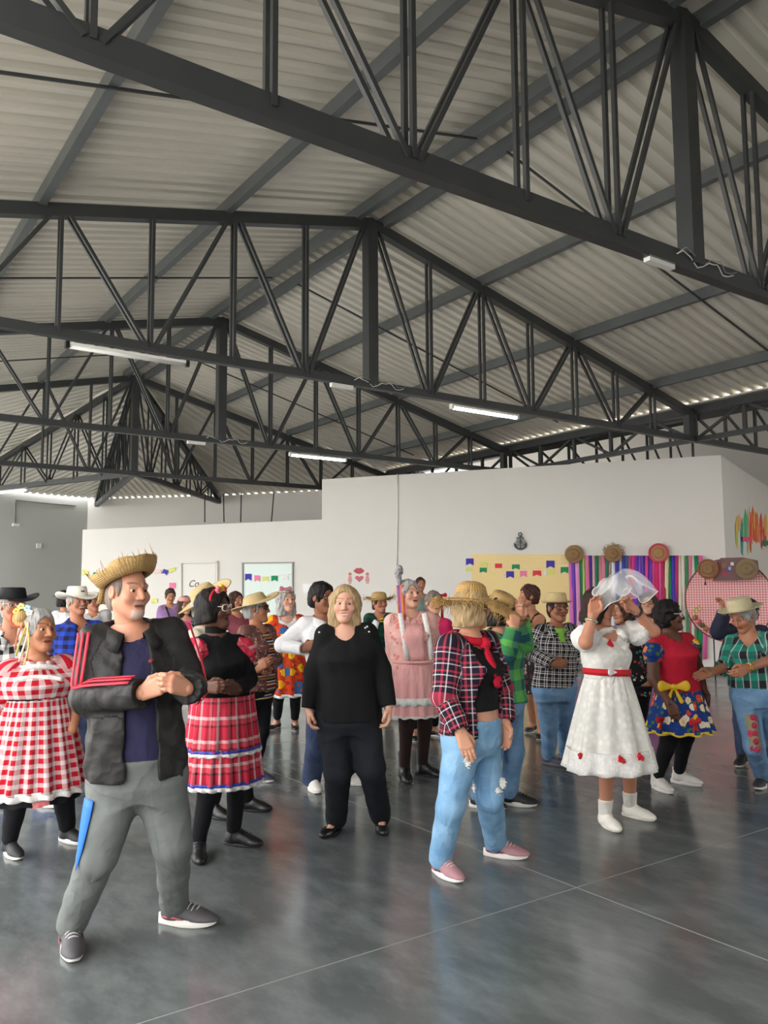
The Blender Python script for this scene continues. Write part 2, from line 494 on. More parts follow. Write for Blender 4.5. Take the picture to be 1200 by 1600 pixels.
# ---- walls
WA = cam2w(6.1, 16.0); _wa = math.radians(68.8)
WD = unit(RIGHT_H * -math.sin(_wa) + FWD_H * math.cos(_wa))           # along the partition, to the left
WN = np.array([WD[1], -WD[0], 0.0])
if np.dot(WN, WA) > 0: WN = -WN                                        # towards the viewer
def wp(px, py, off=0.0):
    return on_plane(px, py, WA + WN*off, WN) 
def wall_s(px):
    p = wp(px, 900); return float(np.dot(p - WA, WD))
s_r, s_m, s_l = wall_s(1135), wall_s(503), wall_s(127)
Z_HI, Z_LO = 4.2, 3.25
def wpt(s, z, off=0.0):
    p = WA + WD*s + WN*off; return np.array([p[0], p[1], z])
def wall_panel(name, outline, label=None, thick=.16, mat=None):
    o = prism(name, [wpt(s, z, 0) for s, z in outline], -WN, thick, mat or M_WALL)
    return tag(o, label, None, None, 'structure')
wall_panel('wall_back', [(s_r, 0), (s_m, 0), (s_l, 0), (s_l, Z_LO), (s_m, Z_LO+.01), (s_m, Z_HI), (s_r, Z_HI)], 'white painted partition wall with a taller block on the right')
wb_ = tag(prism('baseboard_back', [wpt(s_r, 0, 0), wpt(s_l, 0, 0), wpt(s_l, .11, 0), wpt(s_r, .11, 0)], WN, .012, M_BASE), 'dark grey skirting along the white wall', None, None, 'structure')
# side of the block, going away on the right
CN = wpt(s_r, 0); SD = unit(RIGHT_H * math.sin(math.radians(33)) + FWD_H * math.cos(math.radians(33)))
SN = np.array([SD[1], -SD[0], 0.0])
if np.dot(SN, CN) > 0: SN = -SN
def sp(px, py, off=0.0):
    return on_plane(px, py, CN + SN*off, SN)
def splt(s, z, off=0.0):
    p = CN + SD*s + SN*off; return np.array([p[0], p[1], z])
tag(prism('wall_right', [splt(0, 0), splt(9, 0), splt(9, Z_HI), splt(0, Z_HI)], -SN, .16, M_WALL), 'white side wall with paint splashes receding behind the round panel', None, None, 'structure')
# grey wall on the left and the far wall over the partition
FA = np.array([CL[0], CL[1], 0]) ; FB = np.array([CR[0], CR[1], 0]); FD = unit(FB - FA)
FN = np.array([FD[1], -FD[0], 0.0])
if np.dot(FN, FA) > 0: FN = -FN
gA = on_plane(134, 900, FA, FN); gA[2] = 0                             # corner of the grey wall and the far wall
GD = unit(np.array([gA[0]-L2[0], gA[1]-L2[1], 0.0])); GNv = np.array([-GD[1], GD[0], 0.0])
if np.dot(GNv, gA) > 0: GNv = -GNv
tag(prism('wall_left', [gA - GD*12, gA, gA + UPV*4.478, gA - GD*12 + UPV*4.478], -GNv, .18, M_WALL_SHADED), 'wall at the left end of the hall, coloured grey for its shade', None, None, 'structure')
tag(prism('wall_far', [gA, FB + FD*12, FB + FD*12 + UPV*4.64, FB + FD*7.5 + UPV*4.64, FB + UPV*4.478, gA + UPV*4.478], -FN, .2, M_WALL), 'upper far wall showing above the low partition', None, None, 'structure')
tag(prism('wall_east', [(XR_EAVE+7.3, Y0, 0), (XR_EAVE+7.3, 24, 0), (XR_EAVE+7.3, 24, 6.6), (XR_EAVE+7.3, Y0, 6.6)], (1, 0, 0), .2, M_WALL), 'far side wall of the neighbouring bay', None, None, 'structure')

tag(prism('wall_light_block_south', [(XL_EAVE-.5, Y0, 0), (XR_EAVE-1, Y0, 0), (XR_EAVE-1, Y0, 6.6), (XL_EAVE-.5, Y0, 6.6)], (0, -1, 0), .2, M_WALL), 'unseen rear wall added to block light from behind the viewpoint', None, None, 'structure')  # out of view, added to keep rear light off the front dancers
tag(prism('wall_light_block_west', [(XL_EAVE-.5, Y0, 0), (XL_EAVE-.5, -1.5, 0), (XL_EAVE-.5, -1.5, 5.2), (XL_EAVE-.5, Y0, 5.2)], (-1, 0, 0), .2, M_WALL), 'unseen side wall added to narrow the light from the open bays', None, None, 'structure')  # out of view, added to shut daylight out beside the viewpoint
# ================================================================== implicit surfaces -> meshes
class Sdf:
    """smooth union / subtraction of simple solids sampled on a grid, meshed with surface nets"""
    def __init__(s):
        s.ops = []
    def _add(s, lo, hi, fn, k, op):
        s.ops.append((np.asarray(lo, float), np.asarray(hi, float), fn, k, op)); return s
    def cone(s, a, b, ra, rb, k=.03, op='u', flat=None):
        a = np.asarray(a, float); b = np.asarray(b, float); r = max(ra, rb)
        ba = b - a; bb = max(1e-9, float(ba @ ba))
        def fn(p):
            pa = p - a
            t = np.clip((pa @ ba) / bb, 0, 1)
            q = pa - t[..., None] * ba
            if flat is not None:
                n, sc_ = flat
                q = q + (sc_ - 1) * (q @ n)[..., None] * n
            return np.sqrt((q * q).sum(-1)) - (ra + (rb - ra) * t)
        return s._add(np.minimum(a, b) - r, np.maximum(a, b) + r, fn, k, op)
    def ell(s, c, R, rad, k=.03, op='u'):
        c = np.asarray(c, float); R = np.asarray(R, float); rad = np.asarray(rad, float); m = rad.max()
        def fn(p):
            q = (p - c) @ R.T
            k0 = np.sqrt(((q / rad) ** 2).sum(-1)); k1 = np.sqrt(((q / rad ** 2) ** 2).sum(-1))
            return k0 * (k0 - 1) / np.maximum(k1, 1e-6)
        return s._add(c - m, c + m, fn, k, op)
    def box(s, c, R, half, rnd=.005, k=.01, op='u'):
        c = np.asarray(c, float); R = np.asarray(R, float); half = np.asarray(half, float); m = np.linalg.norm(half)
        def fn(p):
            q = np.abs((p - c) @ R.T) - (half - rnd)
            return np.sqrt((np.maximum(q, 0) ** 2).sum(-1)) + np.minimum(q.max(-1), 0) - rnd
        return s._add(c - m, c + m, fn, k, op)
    def prof(s, a, up, rt, fw, H, RX, RY, OY, k=.03, op='u'):
        a = np.asarray(a, float); H = np.asarray(H, float); RX = np.asarray(RX, float); RY = np.asarray(RY, float); OY = np.asarray(OY, float)
        p0 = a + up*H[0]; p1 = a + up*H[-1]; m = max(RX.max(), RY.max()) + np.abs(OY).max()
        hs = np.linspace(H[0], H[-1], 60)
        def sm(v):
            w = np.interp(hs, H, v); kk = np.ones(5)/5
            return np.convolve(np.pad(w, 2, mode='edge'), kk, 'valid')
        rxs, rys, oys = sm(RX), sm(RY), sm(OY)
        def fn(p):
            q = p - a
            h = q @ up; x = q @ rt; y = q @ fw
            hc = np.clip(h, H[0], H[-1])
            rx = np.interp(hc, hs, rxs); ry = np.interp(hc, hs, rys); y = y - np.interp(hc, hs, oys)
            kk = np.sqrt((x / rx) ** 2 + (y / ry) ** 2)
            d = (kk - 1) * np.minimum(rx, ry)
            e = np.maximum(H[0] - h, h - H[-1])
            return np.maximum(d, e)
        return s._add(np.minimum(p0, p1) - m, np.maximum(p0, p1) + m, fn, k, op)
    def plane(s, p0, n, k=.0):
        """keep the side opposite to n"""
        p0 = np.asarray(p0, float); n = unit(n)
        s.ops.append((None, None, lambda p: (p - p0) @ n, k, 'i')); return s
    def noise(s, amp, freq, seed=0):
        r = np.random.RandomState(seed); W = r.normal(size=(5, 3)) * freq; ph = r.uniform(0, 6.28, 5)
        def fn(p):
            v = 0
            for i in range(5): v = v + np.sin(p @ W[i] + ph[i])
            return v * (amp / 2.2)
        s.ops.append((None, None, fn, 0, 'n')); return s
    def mesh(s, h, lo=None, hi=None):
        us = [o for o in s.ops if o[4] == 'u']
        if lo is None:
            lo = np.min([o[0] for o in us], 0); hi = np.max([o[1] for o in us], 0)
        lo = np.asarray(lo) - 2.5*h; hi = np.asarray(hi) + 2.5*h
        n = np.ceil((hi - lo) / h).astype(int) + 1
        ax = [(lo[i] + h*np.arange(n[i])).astype(np.float32) for i in range(3)]
        Fd = np.full(n, .25, np.float32)
        G = np.stack(np.meshgrid(*ax, indexing='ij'), -1)
        for (a, b, fn, k, op) in s.ops:
            if op == 'i':
                Fd = np.maximum(Fd, fn(G)); continue
            if op == 'n':
                Fd = Fd + fn(G); continue
            pad = k + 3*h + .012
            i0 = np.clip(np.floor((a - pad - lo)/h).astype(int), 0, n); i1 = np.clip(np.ceil((b + pad - lo)/h).astype(int)+1, 0, n)
            if (i1 <= i0).any(): continue
            sl = tuple(slice(i0[i], i1[i]) for i in range(3))
            d = fn(G[sl]); c = Fd[sl]
            if op == 'u':
                if k > 0:
                    w = np.maximum(k - np.abs(c - d), 0)/k; r = np.minimum(c, d) - w*w*k*.25
                else: r = np.minimum(c, d)
            else:
                d = -d
                if k > 0:
                    w = np.maximum(k - np.abs(c - d), 0)/k; r = np.maximum(c, d) + w*w*k*.25
                else: r = np.maximum(c, d)
            Fd[sl] = r
        Fd[0] = Fd[-1] = .1; Fd[:, 0] = Fd[:, -1] = .1; Fd[:, :, 0] = Fd[:, :, -1] = .1
        return nets(Fd, lo, h)
_CORN = [(i, j, k) for i in (0, 1) for j in (0, 1) for k in (0, 1)]
_EDG = [(a, b) for a in range(8) for b in range(a+1, 8) if sum(abs(_CORN[a][q]-_CORN[b][q]) for q in range(3)) == 1]
def nets(Fd, lo, h):
    nx, ny, nz = Fd.shape
    ins = Fd < 0
    cnt = np.zeros((nx-1, ny-1, nz-1), np.int8)
    for (i, j, k) in _CORN: cnt += ins[i:nx-1+i, j:ny-1+j, k:nz-1+k]
    C = np.argwhere((cnt > 0) & (cnt < 8))
    if len(C) == 0: return np.zeros((0, 3)), np.zeros((0, 4), int)
    idx = np.full((nx-1, ny-1, nz-1), -1, np.int32); idx[C[:, 0], C[:, 1], C[:, 2]] = np.arange(len(C))
    vals = np.stack([Fd[C[:, 0]+i, C[:, 1]+j, C[:, 2]+k] for (i, j, k) in _CORN], 1)
    acc = np.zeros((len(C), 3)); num = np.zeros(len(C))
    for a, b in _EDG:
        va, vb = vals[:, a], vals[:, b]
        m = (va < 0) != (vb < 0)
        t = va / np.where(np.abs(va - vb) < 1e-12, 1e-12, va - vb)
        pa = np.array(_CORN[a], float); pb = np.array(_CORN[b], float)
        acc += np.where(m, 1, 0)[:, None] * (pa + np.clip(t, 0, 1)[:, None] * (pb - pa)); num += m
    V = lo + h*(C + acc/np.maximum(num, 1)[:, None])
    Q = []
    for axn in range(3):
        o1, o2 = [(1, 2), (2, 0), (0, 1)][axn]
        A = ins; B = np.roll(ins, -1, axn)
        sl = [slice(1, -1)]*3; sl[axn] = slice(0, -1)
        ch = np.argwhere((A != B)[tuple(sl)])
        if len(ch) == 0: continue
        off = np.array([1, 1, 1]); off[axn] = 0
        ch = ch + off
        d1 = np.zeros(3, int); d1[o1] = 1; d2 = np.zeros(3, int); d2[o2] = 1
        q = [ch - d1 - d2, ch - d2, ch, ch - d1]
        q = np.stack([idx[c[:, 0], c[:, 1], c[:, 2]] for c in q], 1)
        fl = ~A[ch[:, 0], ch[:, 1], ch[:, 2]]
        q[fl] = q[fl][:, ::-1]
        Q.append(q[(q >= 0).all(1)])
    return V, np.concatenate(Q)
def smooth_mesh(V, Q, it=1):
    for _ in range(it):
        acc = np.zeros_like(V); n = np.zeros(len(V))
        for a in range(4):
            for b in (1, 3):
                np.add.at(acc, Q[:, a], V[Q[:, (a+b) % 4]]); np.add.at(n, Q[:, a], 1)
        V = V*.5 + .5*acc/np.maximum(n, 1)[:, None]
    return V
# ================================================================== cloth, skin, straw
def uvw(nt):
    a = attr(nt, 'puv')[1]
    s = N(nt, 'ShaderNodeSeparateXYZ'); lk(nt, a, s.inputs[0])
    return a, s.outputs[0], s.outputs[1]
def cloth_finish(nt, b, col, vec, rough=.85, fold=.35, weave=.15):
    lk(nt, col, b.inputs['Base Color']) if not isinstance(col, tuple) else setattr(b.inputs['Base Color'], 'default_value', c4(col))
    b.inputs['Roughness'].default_value = rough
    b.inputs['Specular IOR Level'].default_value = 0.22
    mp = N(nt, 'ShaderNodeMapping'); mp.inputs['Scale'].default_value = (1.0, .55, 1.0); mp.inputs['Rotation'].default_value = (0, 0, .5); lk(nt, vec, mp.inputs[0])
    n1 = noise(nt, mp.outputs[0], 7.5, 2.5, .45); n3 = noise(nt, vec, 13, 2, .4); n2 = noise(nt, vec, 260, 2)
    def crease(x): return mathn(nt, 'SUBTRACT', 1.0, mathn(nt, 'ABSOLUTE', mathn(nt, 'MULTIPLY_ADD', x, 4.0, -2.0)))
    hgt = mathn(nt, 'ADD', crease(n1), mathn(nt, 'MULTIPLY', crease(n3), .35))
    hgt = mathn(nt, 'ADD', hgt, mathn(nt, 'MULTIPLY', n2, weave * .12))
    bump(nt, b, hgt, fold, .022)
def fabric(name, col, rough=.85, fold=.35, var=.1):
    key = ('fab', name)
    if key in MATS: return MATS[key]
    m, nt, b = new_mat(name); v, U, W = uvw(nt)
    n = noise(nt, v, 9, 4)
    c = mixc(nt, n, tuple(x*(1-var) for x in col), tuple(min(1, x*(1+var)) for x in col))
    cloth_finish(nt, b, c, v, rough, fold); MATS[key] = m
    return m
def stripe_ramp(nt, coord, period, stops, phase=0.0):
    f = mathn(nt, 'FRACT', mathn(nt, 'ADD', mathn(nt, 'DIVIDE', coord, period), phase))
    return ramp(nt, f, stops)
def plaid(name, period, us, vs, fold=.3, mode='MIX', fac=.5):
    """us, vs: colour stops around one period across and along"""
    key = ('plaid', name)
    if key in MATS: return MATS[key]
    m, nt, b = new_mat(name); v, U, W = uvw(nt)
    c = mixc(nt, fac, stripe_ramp(nt, U, period, us), stripe_ramp(nt, W, period, vs), mode)
    n = noise(nt, v, 30, 3)
    c = mixc(nt, mathn(nt, 'MULTIPLY', n, .18), c, (.03, .03, .03))
    cloth_finish(nt, b, c, v, .85, fold); MATS[key] = m
    return m
def floral(name, base, petals, centre, scale=14.0, size=.36, fold=.3, leaf=None):
    key = ('flor', name)
    if key in MATS: return MATS[key]
    m, nt, b = new_mat(name); v, U, W = uvw(nt)
    vo = N(nt, 'ShaderNodeTexVoronoi'); vo.inputs['Scale'].default_value = scale; lk(nt, v, vo.inputs['Vector'])
    wob = noise(nt, v, scale*4, 2)
    d = mathn(nt, 'ADD', vo.outputs['Distance'], mathn(nt, 'MULTIPLY', mathn(nt, 'SUBTRACT', wob, .5), .35))
    sx = N(nt, 'ShaderNodeSeparateXYZ'); lk(nt, vo.outputs['Color'], sx.inputs[0])
    k = len(petals)
    pc = ramp(nt, sx.outputs[0], [(i/k, c) for i, c in enumerate(petals)])
    c = base
    if leaf:
        vo2 = N(nt, 'ShaderNodeTexVoronoi'); vo2.inputs['Scale'].default_value = scale*1.7; lk(nt, v, vo2.inputs['Vector'])
        c = mixc(nt, mathn(nt, 'LESS_THAN', vo2.outputs['Distance'], .3), base, leaf)
    c = mixc(nt, mathn(nt, 'LESS_THAN', d, size), c, pc)
    c = mixc(nt, mathn(nt, 'LESS_THAN', d, size*.35), c, centre)
    cloth_finish(nt, b, c, v, .8, fold); MATS[key] = m
    return m
def denim(name, col, fade=None):
    key = ('denim', name)
    if key in MATS: return MATS[key]
    m, nt, b = new_mat(name); v, U, W = uvw(nt)
    n = noise(nt, v, 7, 4, .6); n2 = noise(nt, v, 90, 3, .7)
    fd = fade or tuple(min(1, x*1.7+.03) for x in col)
    c = mixc(nt, ramp(nt, n, [(.3, (0, 0, 0)), (.7, (1, 1, 1))], False), col, fd)
    c = mixc(nt, mathn(nt, 'MULTIPLY', n2, .3), c, tuple(min(1, x*1.5+.08) for x in col))
    cloth_finish(nt, b, c, v, .9, .4); MATS[key] = m
    return m
def lace(name, col, scale=55.0):
    key = ('lace', name)
    if key in MATS: return MATS[key]
    m, nt, b = new_mat(name); v, U, W = uvw(nt)
    vo = N(nt, 'ShaderNodeTexVoronoi'); vo.inputs['Scale'].default_value = scale; lk(nt, v, vo.inputs['Vector'])
    f = ramp(nt, vo.outputs['Distance'], [(.2, (1, 1, 1)), (.6, (0, 0, 0))], False)
    c = mixc(nt, f, tuple(x*.86 for x in col), col)
    cloth_finish(nt, b, c, v, .85, .3); MATS[key] = m
    return m
def mat_skin():
    if 'skin' in MATS: return MATS['skin']
    m, nt, b = new_mat('skin')
    c = attr(nt, 'Col')[0]; p = geo_pos(nt)
    n = noise(nt, p, 26, 4); n2 = noise(nt, p, 120, 3)
    cc = mixc(nt, mathn(nt, 'MULTIPLY', n, .3), c, mixc(nt, 1.0, c, (1.0, .80, .72), 'MULTIPLY'))
    lk(nt, cc, b.inputs['Base Color']); b.inputs['Roughness'].default_value = .55
    try:
        b.inputs['Subsurface Weight'].default_value = 0.06
        b.inputs['Subsurface Radius'].default_value = (.012, .006, .004); b.inputs['Subsurface Scale'].default_value = .6
    except Exception: pass
    bump(nt, b, mathn(nt, 'ADD', n, mathn(nt, 'MULTIPLY', n2, .5)), .18, .006)
    MATS['skin'] = m
    return m
def mat_hair(name, col, col2=None):
    key = ('hair', name)
    if key in MATS: return MATS[key]
    m, nt, b = new_mat(name); v, U, W = uvw(nt)
    mp = N(nt, 'ShaderNodeMapping'); mp.inputs['Scale'].default_value = (1, .07, 1); lk(nt, v, mp.inputs[0])
    n = noise(nt, mp.outputs[0], 190, 4, .6); n2 = noise(nt, v, 25, 3)
    c2 = col2 or tuple(min(1, x*1.9+.015) for x in col)
    c = mixc(nt, ramp(nt, n, [(.35, (0, 0, 0)), (.65, (1, 1, 1))], False), col, c2)
    lk(nt, c, b.inputs['Base Color']); b.inputs['Roughness'].default_value = .5; b.inputs['Specular IOR Level'].default_value = .18
    bump(nt, b, mathn(nt, 'ADD', n, n2), .55, .012); MATS[key] = m
    return m
def mat_straw(name, col=srgb(206, 178, 118), dark=srgb(150, 116, 66), sc_=1.0):
    key = ('straw', name)
    if key in MATS: return MATS[key]
    m, nt, b = new_mat(name); v, U, W = uvw(nt)
    w1 = N(nt, 'ShaderNodeTexWave', bands_direction='X'); w1.inputs['Scale'].default_value = 26*sc_; w1.inputs['Distortion'].default_value = 1.6; lk(nt, v, w1.inputs[0])
    w2 = N(nt, 'ShaderNodeTexWave', bands_direction='Y'); w2.inputs['Scale'].default_value = 34*sc_; w2.inputs['Distortion'].default_value = 1.2; lk(nt, v, w2.inputs[0])
    h = mathn(nt, 'MULTIPLY', w1.outputs['Fac'], w2.outputs['Fac']); n = noise(nt, v, 30, 3)
    c = mixc(nt, mathn(nt, 'MULTIPLY', mathn(nt, 'SUBTRACT', 1.0, h), .55), col, dark)
    c = mixc(nt, mathn(nt, 'MULTIPLY', n, .3), c, dark)
    lk(nt, c, b.inputs['Base Color']); b.inputs['Roughness'].default_value = .7
    bump(nt, b, h, .6, .006); MATS[key] = m
    return m
# ================================================================== people
def facing(yaw):
    a = math.radians(yaw)
    return -FWD_H*math.cos(a) + RIGHT_H*math.sin(a)
def frame_from(fwd, pitch=0.0, roll=0.0):
    """rows right, forward, up; pitch + = nose up, roll + = head leans to its right"""
    f = unit(fwd); r = unit(np.cross(f, UPV)); u = np.cross(r, f)
    p = math.radians(pitch); f2 = f*math.cos(p) + u*math.sin(p); u2 = u*math.cos(p) - f*math.sin(p)
    q = math.radians(roll); r3 = r*math.cos(q) - u2*math.sin(q); u3 = u2*math.cos(q) + r*math.sin(q)
    return np.array([r3, f2, u3])
SKINS = {'light': srgb(206, 152, 124), 'fair': srgb(212, 162, 138), 'tan': srgb(172, 116, 88), 'olive': srgb(184, 130, 100), 'brown': srgb(142, 92, 66), 'dark': srgb(98, 62, 46)}
def put(name, V, Q, mat, parent, attrs=None, smooth=True, label=None):
    o = link(name, mesh_np(name, V, Q, mat, smooth, attrs), parent)
    if label: o['label'] = label
    return o
HEAD_R = None
class Person:
    def __init__(s, label, **k):
        s.k = k; s.label = label
        g = k.get
        D = g('D'); s.D = D
        s.h = g('res', .010); s.hs = g('hs', 1.0)
        s.skin = SKINS[g('skin', 'olive')] if isinstance(g('skin', 'olive'), str) else g('skin')
        # headings are given as seen from the viewpoint: 0 = towards the viewer, 90 = to the right
        k = s.k = dict(k); s.corr = -math.degrees(math.atan((g('head')[0]-600)/F_PX))
        g = k.get
        k['hyaw'] = g('hyaw', g('yaw', 0)) + s.corr; k['yaw'] = g('yaw', 0) + s.corr
        tz = g('toes'); k['toes'] = tuple(t + s.corr for t in tz) if tz else (k['yaw'], k['yaw'])
        sh_ = .15*math.sin(math.radians(s.corr))
        for q_, sg_ in (('sa', -1), ('sb', 1), ('ea', -.5), ('eb', .5)):
            if g(q_): v_ = g(q_); k[q_] = (v_[0], v_[1], (v_[2] if len(v_) > 2 else 0) + sg_*sh_)
        s.yaw = g('yaw', 0); s.f = facing(s.yaw); s.r = unit(np.cross(s.f, UPV))
        hx, hy = g('head')[:2]; hd = g('head')[2] if len(g('head')) > 2 else 0
        s.head = P(hx, hy, D + hd)
        s.HF = frame_from(facing(g('hyaw', s.yaw)), g('hpitch', 0), g('hroll', 0))
        hz = s.head[2]; S = s.hs
        H = g('H', hz + .115*S); s.H = H
        def J(key, default):
            v = g(key)
            if v is None: return default
            return P(v[0], v[1], D + (v[2] if len(v) > 2 else 0))
        s.neck = J('neck', s.head - s.HF[2]*.10*S - UPV*.085*S - s.f*.02)
        # a / b: image left / image right side
        sideA = -1 if np.dot(s.r, RIGHT_H) > 0 else 1           # sign of person's right along image right
        rr = s.r * (1 if np.dot(s.r, RIGHT_H) >= 0 else -1)       # towards image right
        s.rr = rr; s.a_is_right = np.dot(s.r, RIGHT_H) < 0
        sw = g('sw', .165)*S
        s.sa = J('sa', s.neck - rr*sw - UPV*.075); s.sb = J('sb', s.neck + rr*sw - UPV*.075)
        if g('sa') and g('sb') and not g('neck'):
            m = (s.sa + s.sb)/2; s.neck = np.array([*(m[:2]*.6 + s.neck[:2]*.4), s.neck[2]*.7 + (m[2]+.075)*.3])
        s.feet = []
        for key in ('fa', 'fb'):
            v = g(key)
            s.feet.append(None if v is None else on_floor(v[0], v[1]))
        fm = [x for x in s.feet if x is not None]
        pz = .515*H
        if g('pel'): s.pel = J('pel', None)
        else:
            base = s.neck.copy()
            if len(fm) == 2: base = (s.neck*.45 + (fm[0]+fm[1])/2*.55)
            s.pel = np.array([base[0], base[1], pz])
        hw = g('hw', .085)
        s.ha = J('ha', s.pel - rr*hw - UPV*.02); s.hb = J('hb', s.pel + rr*hw - UPV*.02)
        if s.feet[0] is None: s.feet[0] = np.array([*(s.ha - rr*.03)[:2], 0])
        if s.feet[1] is None: s.feet[1] = np.array([*(s.hb + rr*.03)[:2], 0])
        s.lift = (g('la', 0), g('lb', 0))
        s.an = [s.feet[0] + UPV*(.085 + s.lift[0]), s.feet[1] + UPV*(.085 + s.lift[1])]
        s.kn = [J('ka', s.ha*.48 + s.an[0]*.52 + s.f*.035), J('kb', s.hb*.48 + s.an[1]*.52 + s.f*.035)]
        s.el = [J('ea', s.sa - rr*.06 - UPV*.27*S - s.f*.02), J('eb', s.sb + rr*.06 - UPV*.27*S - s.f*.02)]
        s.wr = [J('wa', s.el[0] - UPV*.22*S + s.f*.09 + rr*.01), J('wb', s.el[1] - UPV*.22*S + s.f*.09 - rr*.01)]
        s.tip = [J('ta', s.wr[0] + unit(s.wr[0]-s.el[0])*.1), J('tb', s.wr[1] + unit(s.wr[1]-s.el[1])*.1)]
        up = s.neck - s.pel; s.L = float(np.linalg.norm(up)); s.up = unit(up)
        # torso frame follows the shoulders
        rt = s.r - s.up*np.dot(s.r, s.up); s.rt = unit(rt); s.fw = np.cross(s.up, s.rt)
        b = g('build', (1, 1, 1)); dep = g('dep', 1.0); bust = g('bust', .6)
        q = s.L/.57
        s.TH = np.array([-.085, -.05, 0, .10, .20, .31, .39, .46, .52, .56, .585])*q
        s.TX = np.array([.115*b[2], .158*b[2], .172*b[2], .162*(b[1]+b[2])/2, .143*b[1], .150*(b[0]+b[1])/2, .158*b[0], .160*b[0], .135, .085, .06])
        s.TD = np.array([.085*b[2], .116*b[2], .122*b[2], .115*(b[1]+b[2])/2, .108*b[1], .112*(b[0]+b[1])/2, (.114+.02*bust)*b[0], .105, .082, .068, .058])*dep
        bl = g('belly', 0.0)
        s.TO = np.array([0, 0, -.004, .006+bl*.5, .008+bl, .006+bl*.6, .012*bust+.002, .0, -.008, -.012, -.012])
        s.fat = g('limb', 1.0)
        s.root = empty('person', ((s.feet[0]+s.feet[1])/2), label, 'person')
        if g('group'): s.root['group'] = g('group')
    # ---------------------------------------------------------------- solids
    def torso(s, S_, off=0.0, lo=None, k=.04, dz=0.0, xs=0.0, ys=0.0):
        H = s.TH.copy(); X = s.TX + off + xs; D_ = s.TD + off + ys
        m = np.ones(len(H), bool)
        S_.prof(s.pel, s.up, s.rt, s.fw, H[m], X[m], D_[m], s.TO[m], k)
    def shoulders(s, S_, off=0.0, k=.05):
        for sh in (s.sa, s.sb):
            S_.cone(s.neck - s.up*.03, sh, .056+off, .048+off, k)
    def arm(s, S_, i, off=0.0, upto=2.0, k=.03, r=None, puff=0.0):
        f = s.fat
        sh = (s.sa, s.sb)[i]; el = s.el[i]; wr = s.wr[i]
        R = r or (.054*f, .043*f, .028*f)
        if upto <= 1.0:
            e = sh + (el-sh)*upto
            S_.cone(sh, e, R[0]+off, R[0]+(R[1]-R[0])*upto+off+puff, k); return
        S_.cone(sh, el, R[0]+off, R[1]+off, k)
        e = el + (wr-el)*(upto-1.0)
        S_.cone(el, e, R[1]+off, R[1]+(R[2]-R[1])*(upto-1.0)+off+puff, .015)
    def leg(s, S_, i, off=0.0, k=.04, R=None, upto=2.0):
        f = s.fat
        hp = (s.ha, s.hb)[i]; R = R or (.088*f, .056*f, .037*f)
        S_.cone(hp, s.kn[i], R[0]+off, R[1]+off, k)
        e = s.kn[i] + (s.an[i]-s.kn[i])*(upto-1)
        S_.cone(s.kn[i], e, R[1]+off, R[1]+(R[2]-R[1])*(upto-1)+off, .02)
    # ---------------------------------------------------------------- body
    def hl(s, x, y, z):
        return s.head + (s.HF[0]*x + s.HF[1]*y + s.HF[2]*z)*s.hs
    def head_sdf(s, S_):
        q = s.hs; F_ = s.HF; h = s.hl; fw = s.k.get('facew', 1.0)
        S_.ell(h(0, -.012, .03), F_, np.array([.075, .094, .086])*q, .02)
        S_.ell(h(0, .024, -.03), F_, np.array([.058*fw, .066, .084])*q, .03)
        for x in (-1, 1):
            S_.cone(h(x*.043*fw, .0, -.05), h(x*.014, .066, -.092), .023*q, .021*q, .03)
            S_.ell(h(x*.040, .064, -.022), F_, np.array([.027, .022, .026])*q, .02)
            S_.cone(h(x*.012, .083, .031), h(x*.046, .069, .030), .010*q, .008*q, .012)
        S_.ell(h(0, .078, -.093), F_, np.array([.02, .016, .016])*q, .02)
        for x in (-1, 1):
            S_.ell(h(x*.031, .094, .011), F_, np.array([.020, .014, .012])*q, .012, 's')
            S_.cone(h(x*.018, .080, .0190), h(x*.045, .070, .0180), .0064*q, .0060*q, .004)
            S_.cone(h(x*.018, .078, -.005), h(x*.044, .070, -.004), .0062*q, .0056*q, .005)
        S_.cone(h(0, .088, .014), h(0, .105, -.021), .0085*q, .0125*q, .012)
        for x in (-1, 1): S_.ell(h(x*.0135, .094, -.025), F_, np.array([.009, .011, .008])*q, .008)
        S_.cone(h(-.018, .080, -.054), h(.018, .080, -.054), .0085*q, .0085*q, .008)
        S_.cone(h(-.014, .079, -.066), h(.014, .079, -.066), .0095*q, .0095*q, .008)
        S_.cone(h(-.023, .086, -.0595), h(.023, .086, -.0595), .0028*q, .0028*q, .006, 's')
        for x in (-1, 1):
            S_.ell(h(x*.078, -.008, .0), F_, np.array([.010, .02, .031])*q, .006)
            S_.ell(h(x*.088, -.004, .004), F_, np.array([.008, .011, .017])*q, .006, 's')
        nk = s.k.get('nk', 1.0); S_.cone(h(0, -.018, -.05), s.neck, .047*q*nk, .052*nk, .02)
    def hand_sdf(s, i, S_):
        k = s.k; q = k.get('hand', 1.0)*s.hs
        w = s.wr[i]; y = unit(s.tip[i] - w)
        th = k.get('tha' if i == 0 else 'thb')
        fore = unit(s.wr[i]-s.el[i])
        inn = s.rr*(1 if i == 0 else -1)
        t = s.f if th is None else {'up': UPV, 'in': inn, 'out': -inn, 'down': -UPV, 'cam': -FWD_H, 'away': FWD_H}[th] if isinstance(th, str) else np.asarray(th, float)
        t = t - y*np.dot(t, y)
        if np.linalg.norm(t) < .05: t = np.cross(y, UPV)
        t = unit(t)
        is_right = (i == 0) == s.a_is_right
        n = np.cross(y, t) * (-1 if is_right else 1)            # palm side
        curl = k.get('ca' if i == 0 else 'cb', .45)
        def L(a, b, c): return w + (t*a + y*b + n*c)*q
        xs = (.028, .0095, -.009, -.026); ln = (.068, .077, .071, .056); kk = (.088, .092, .087, .078)
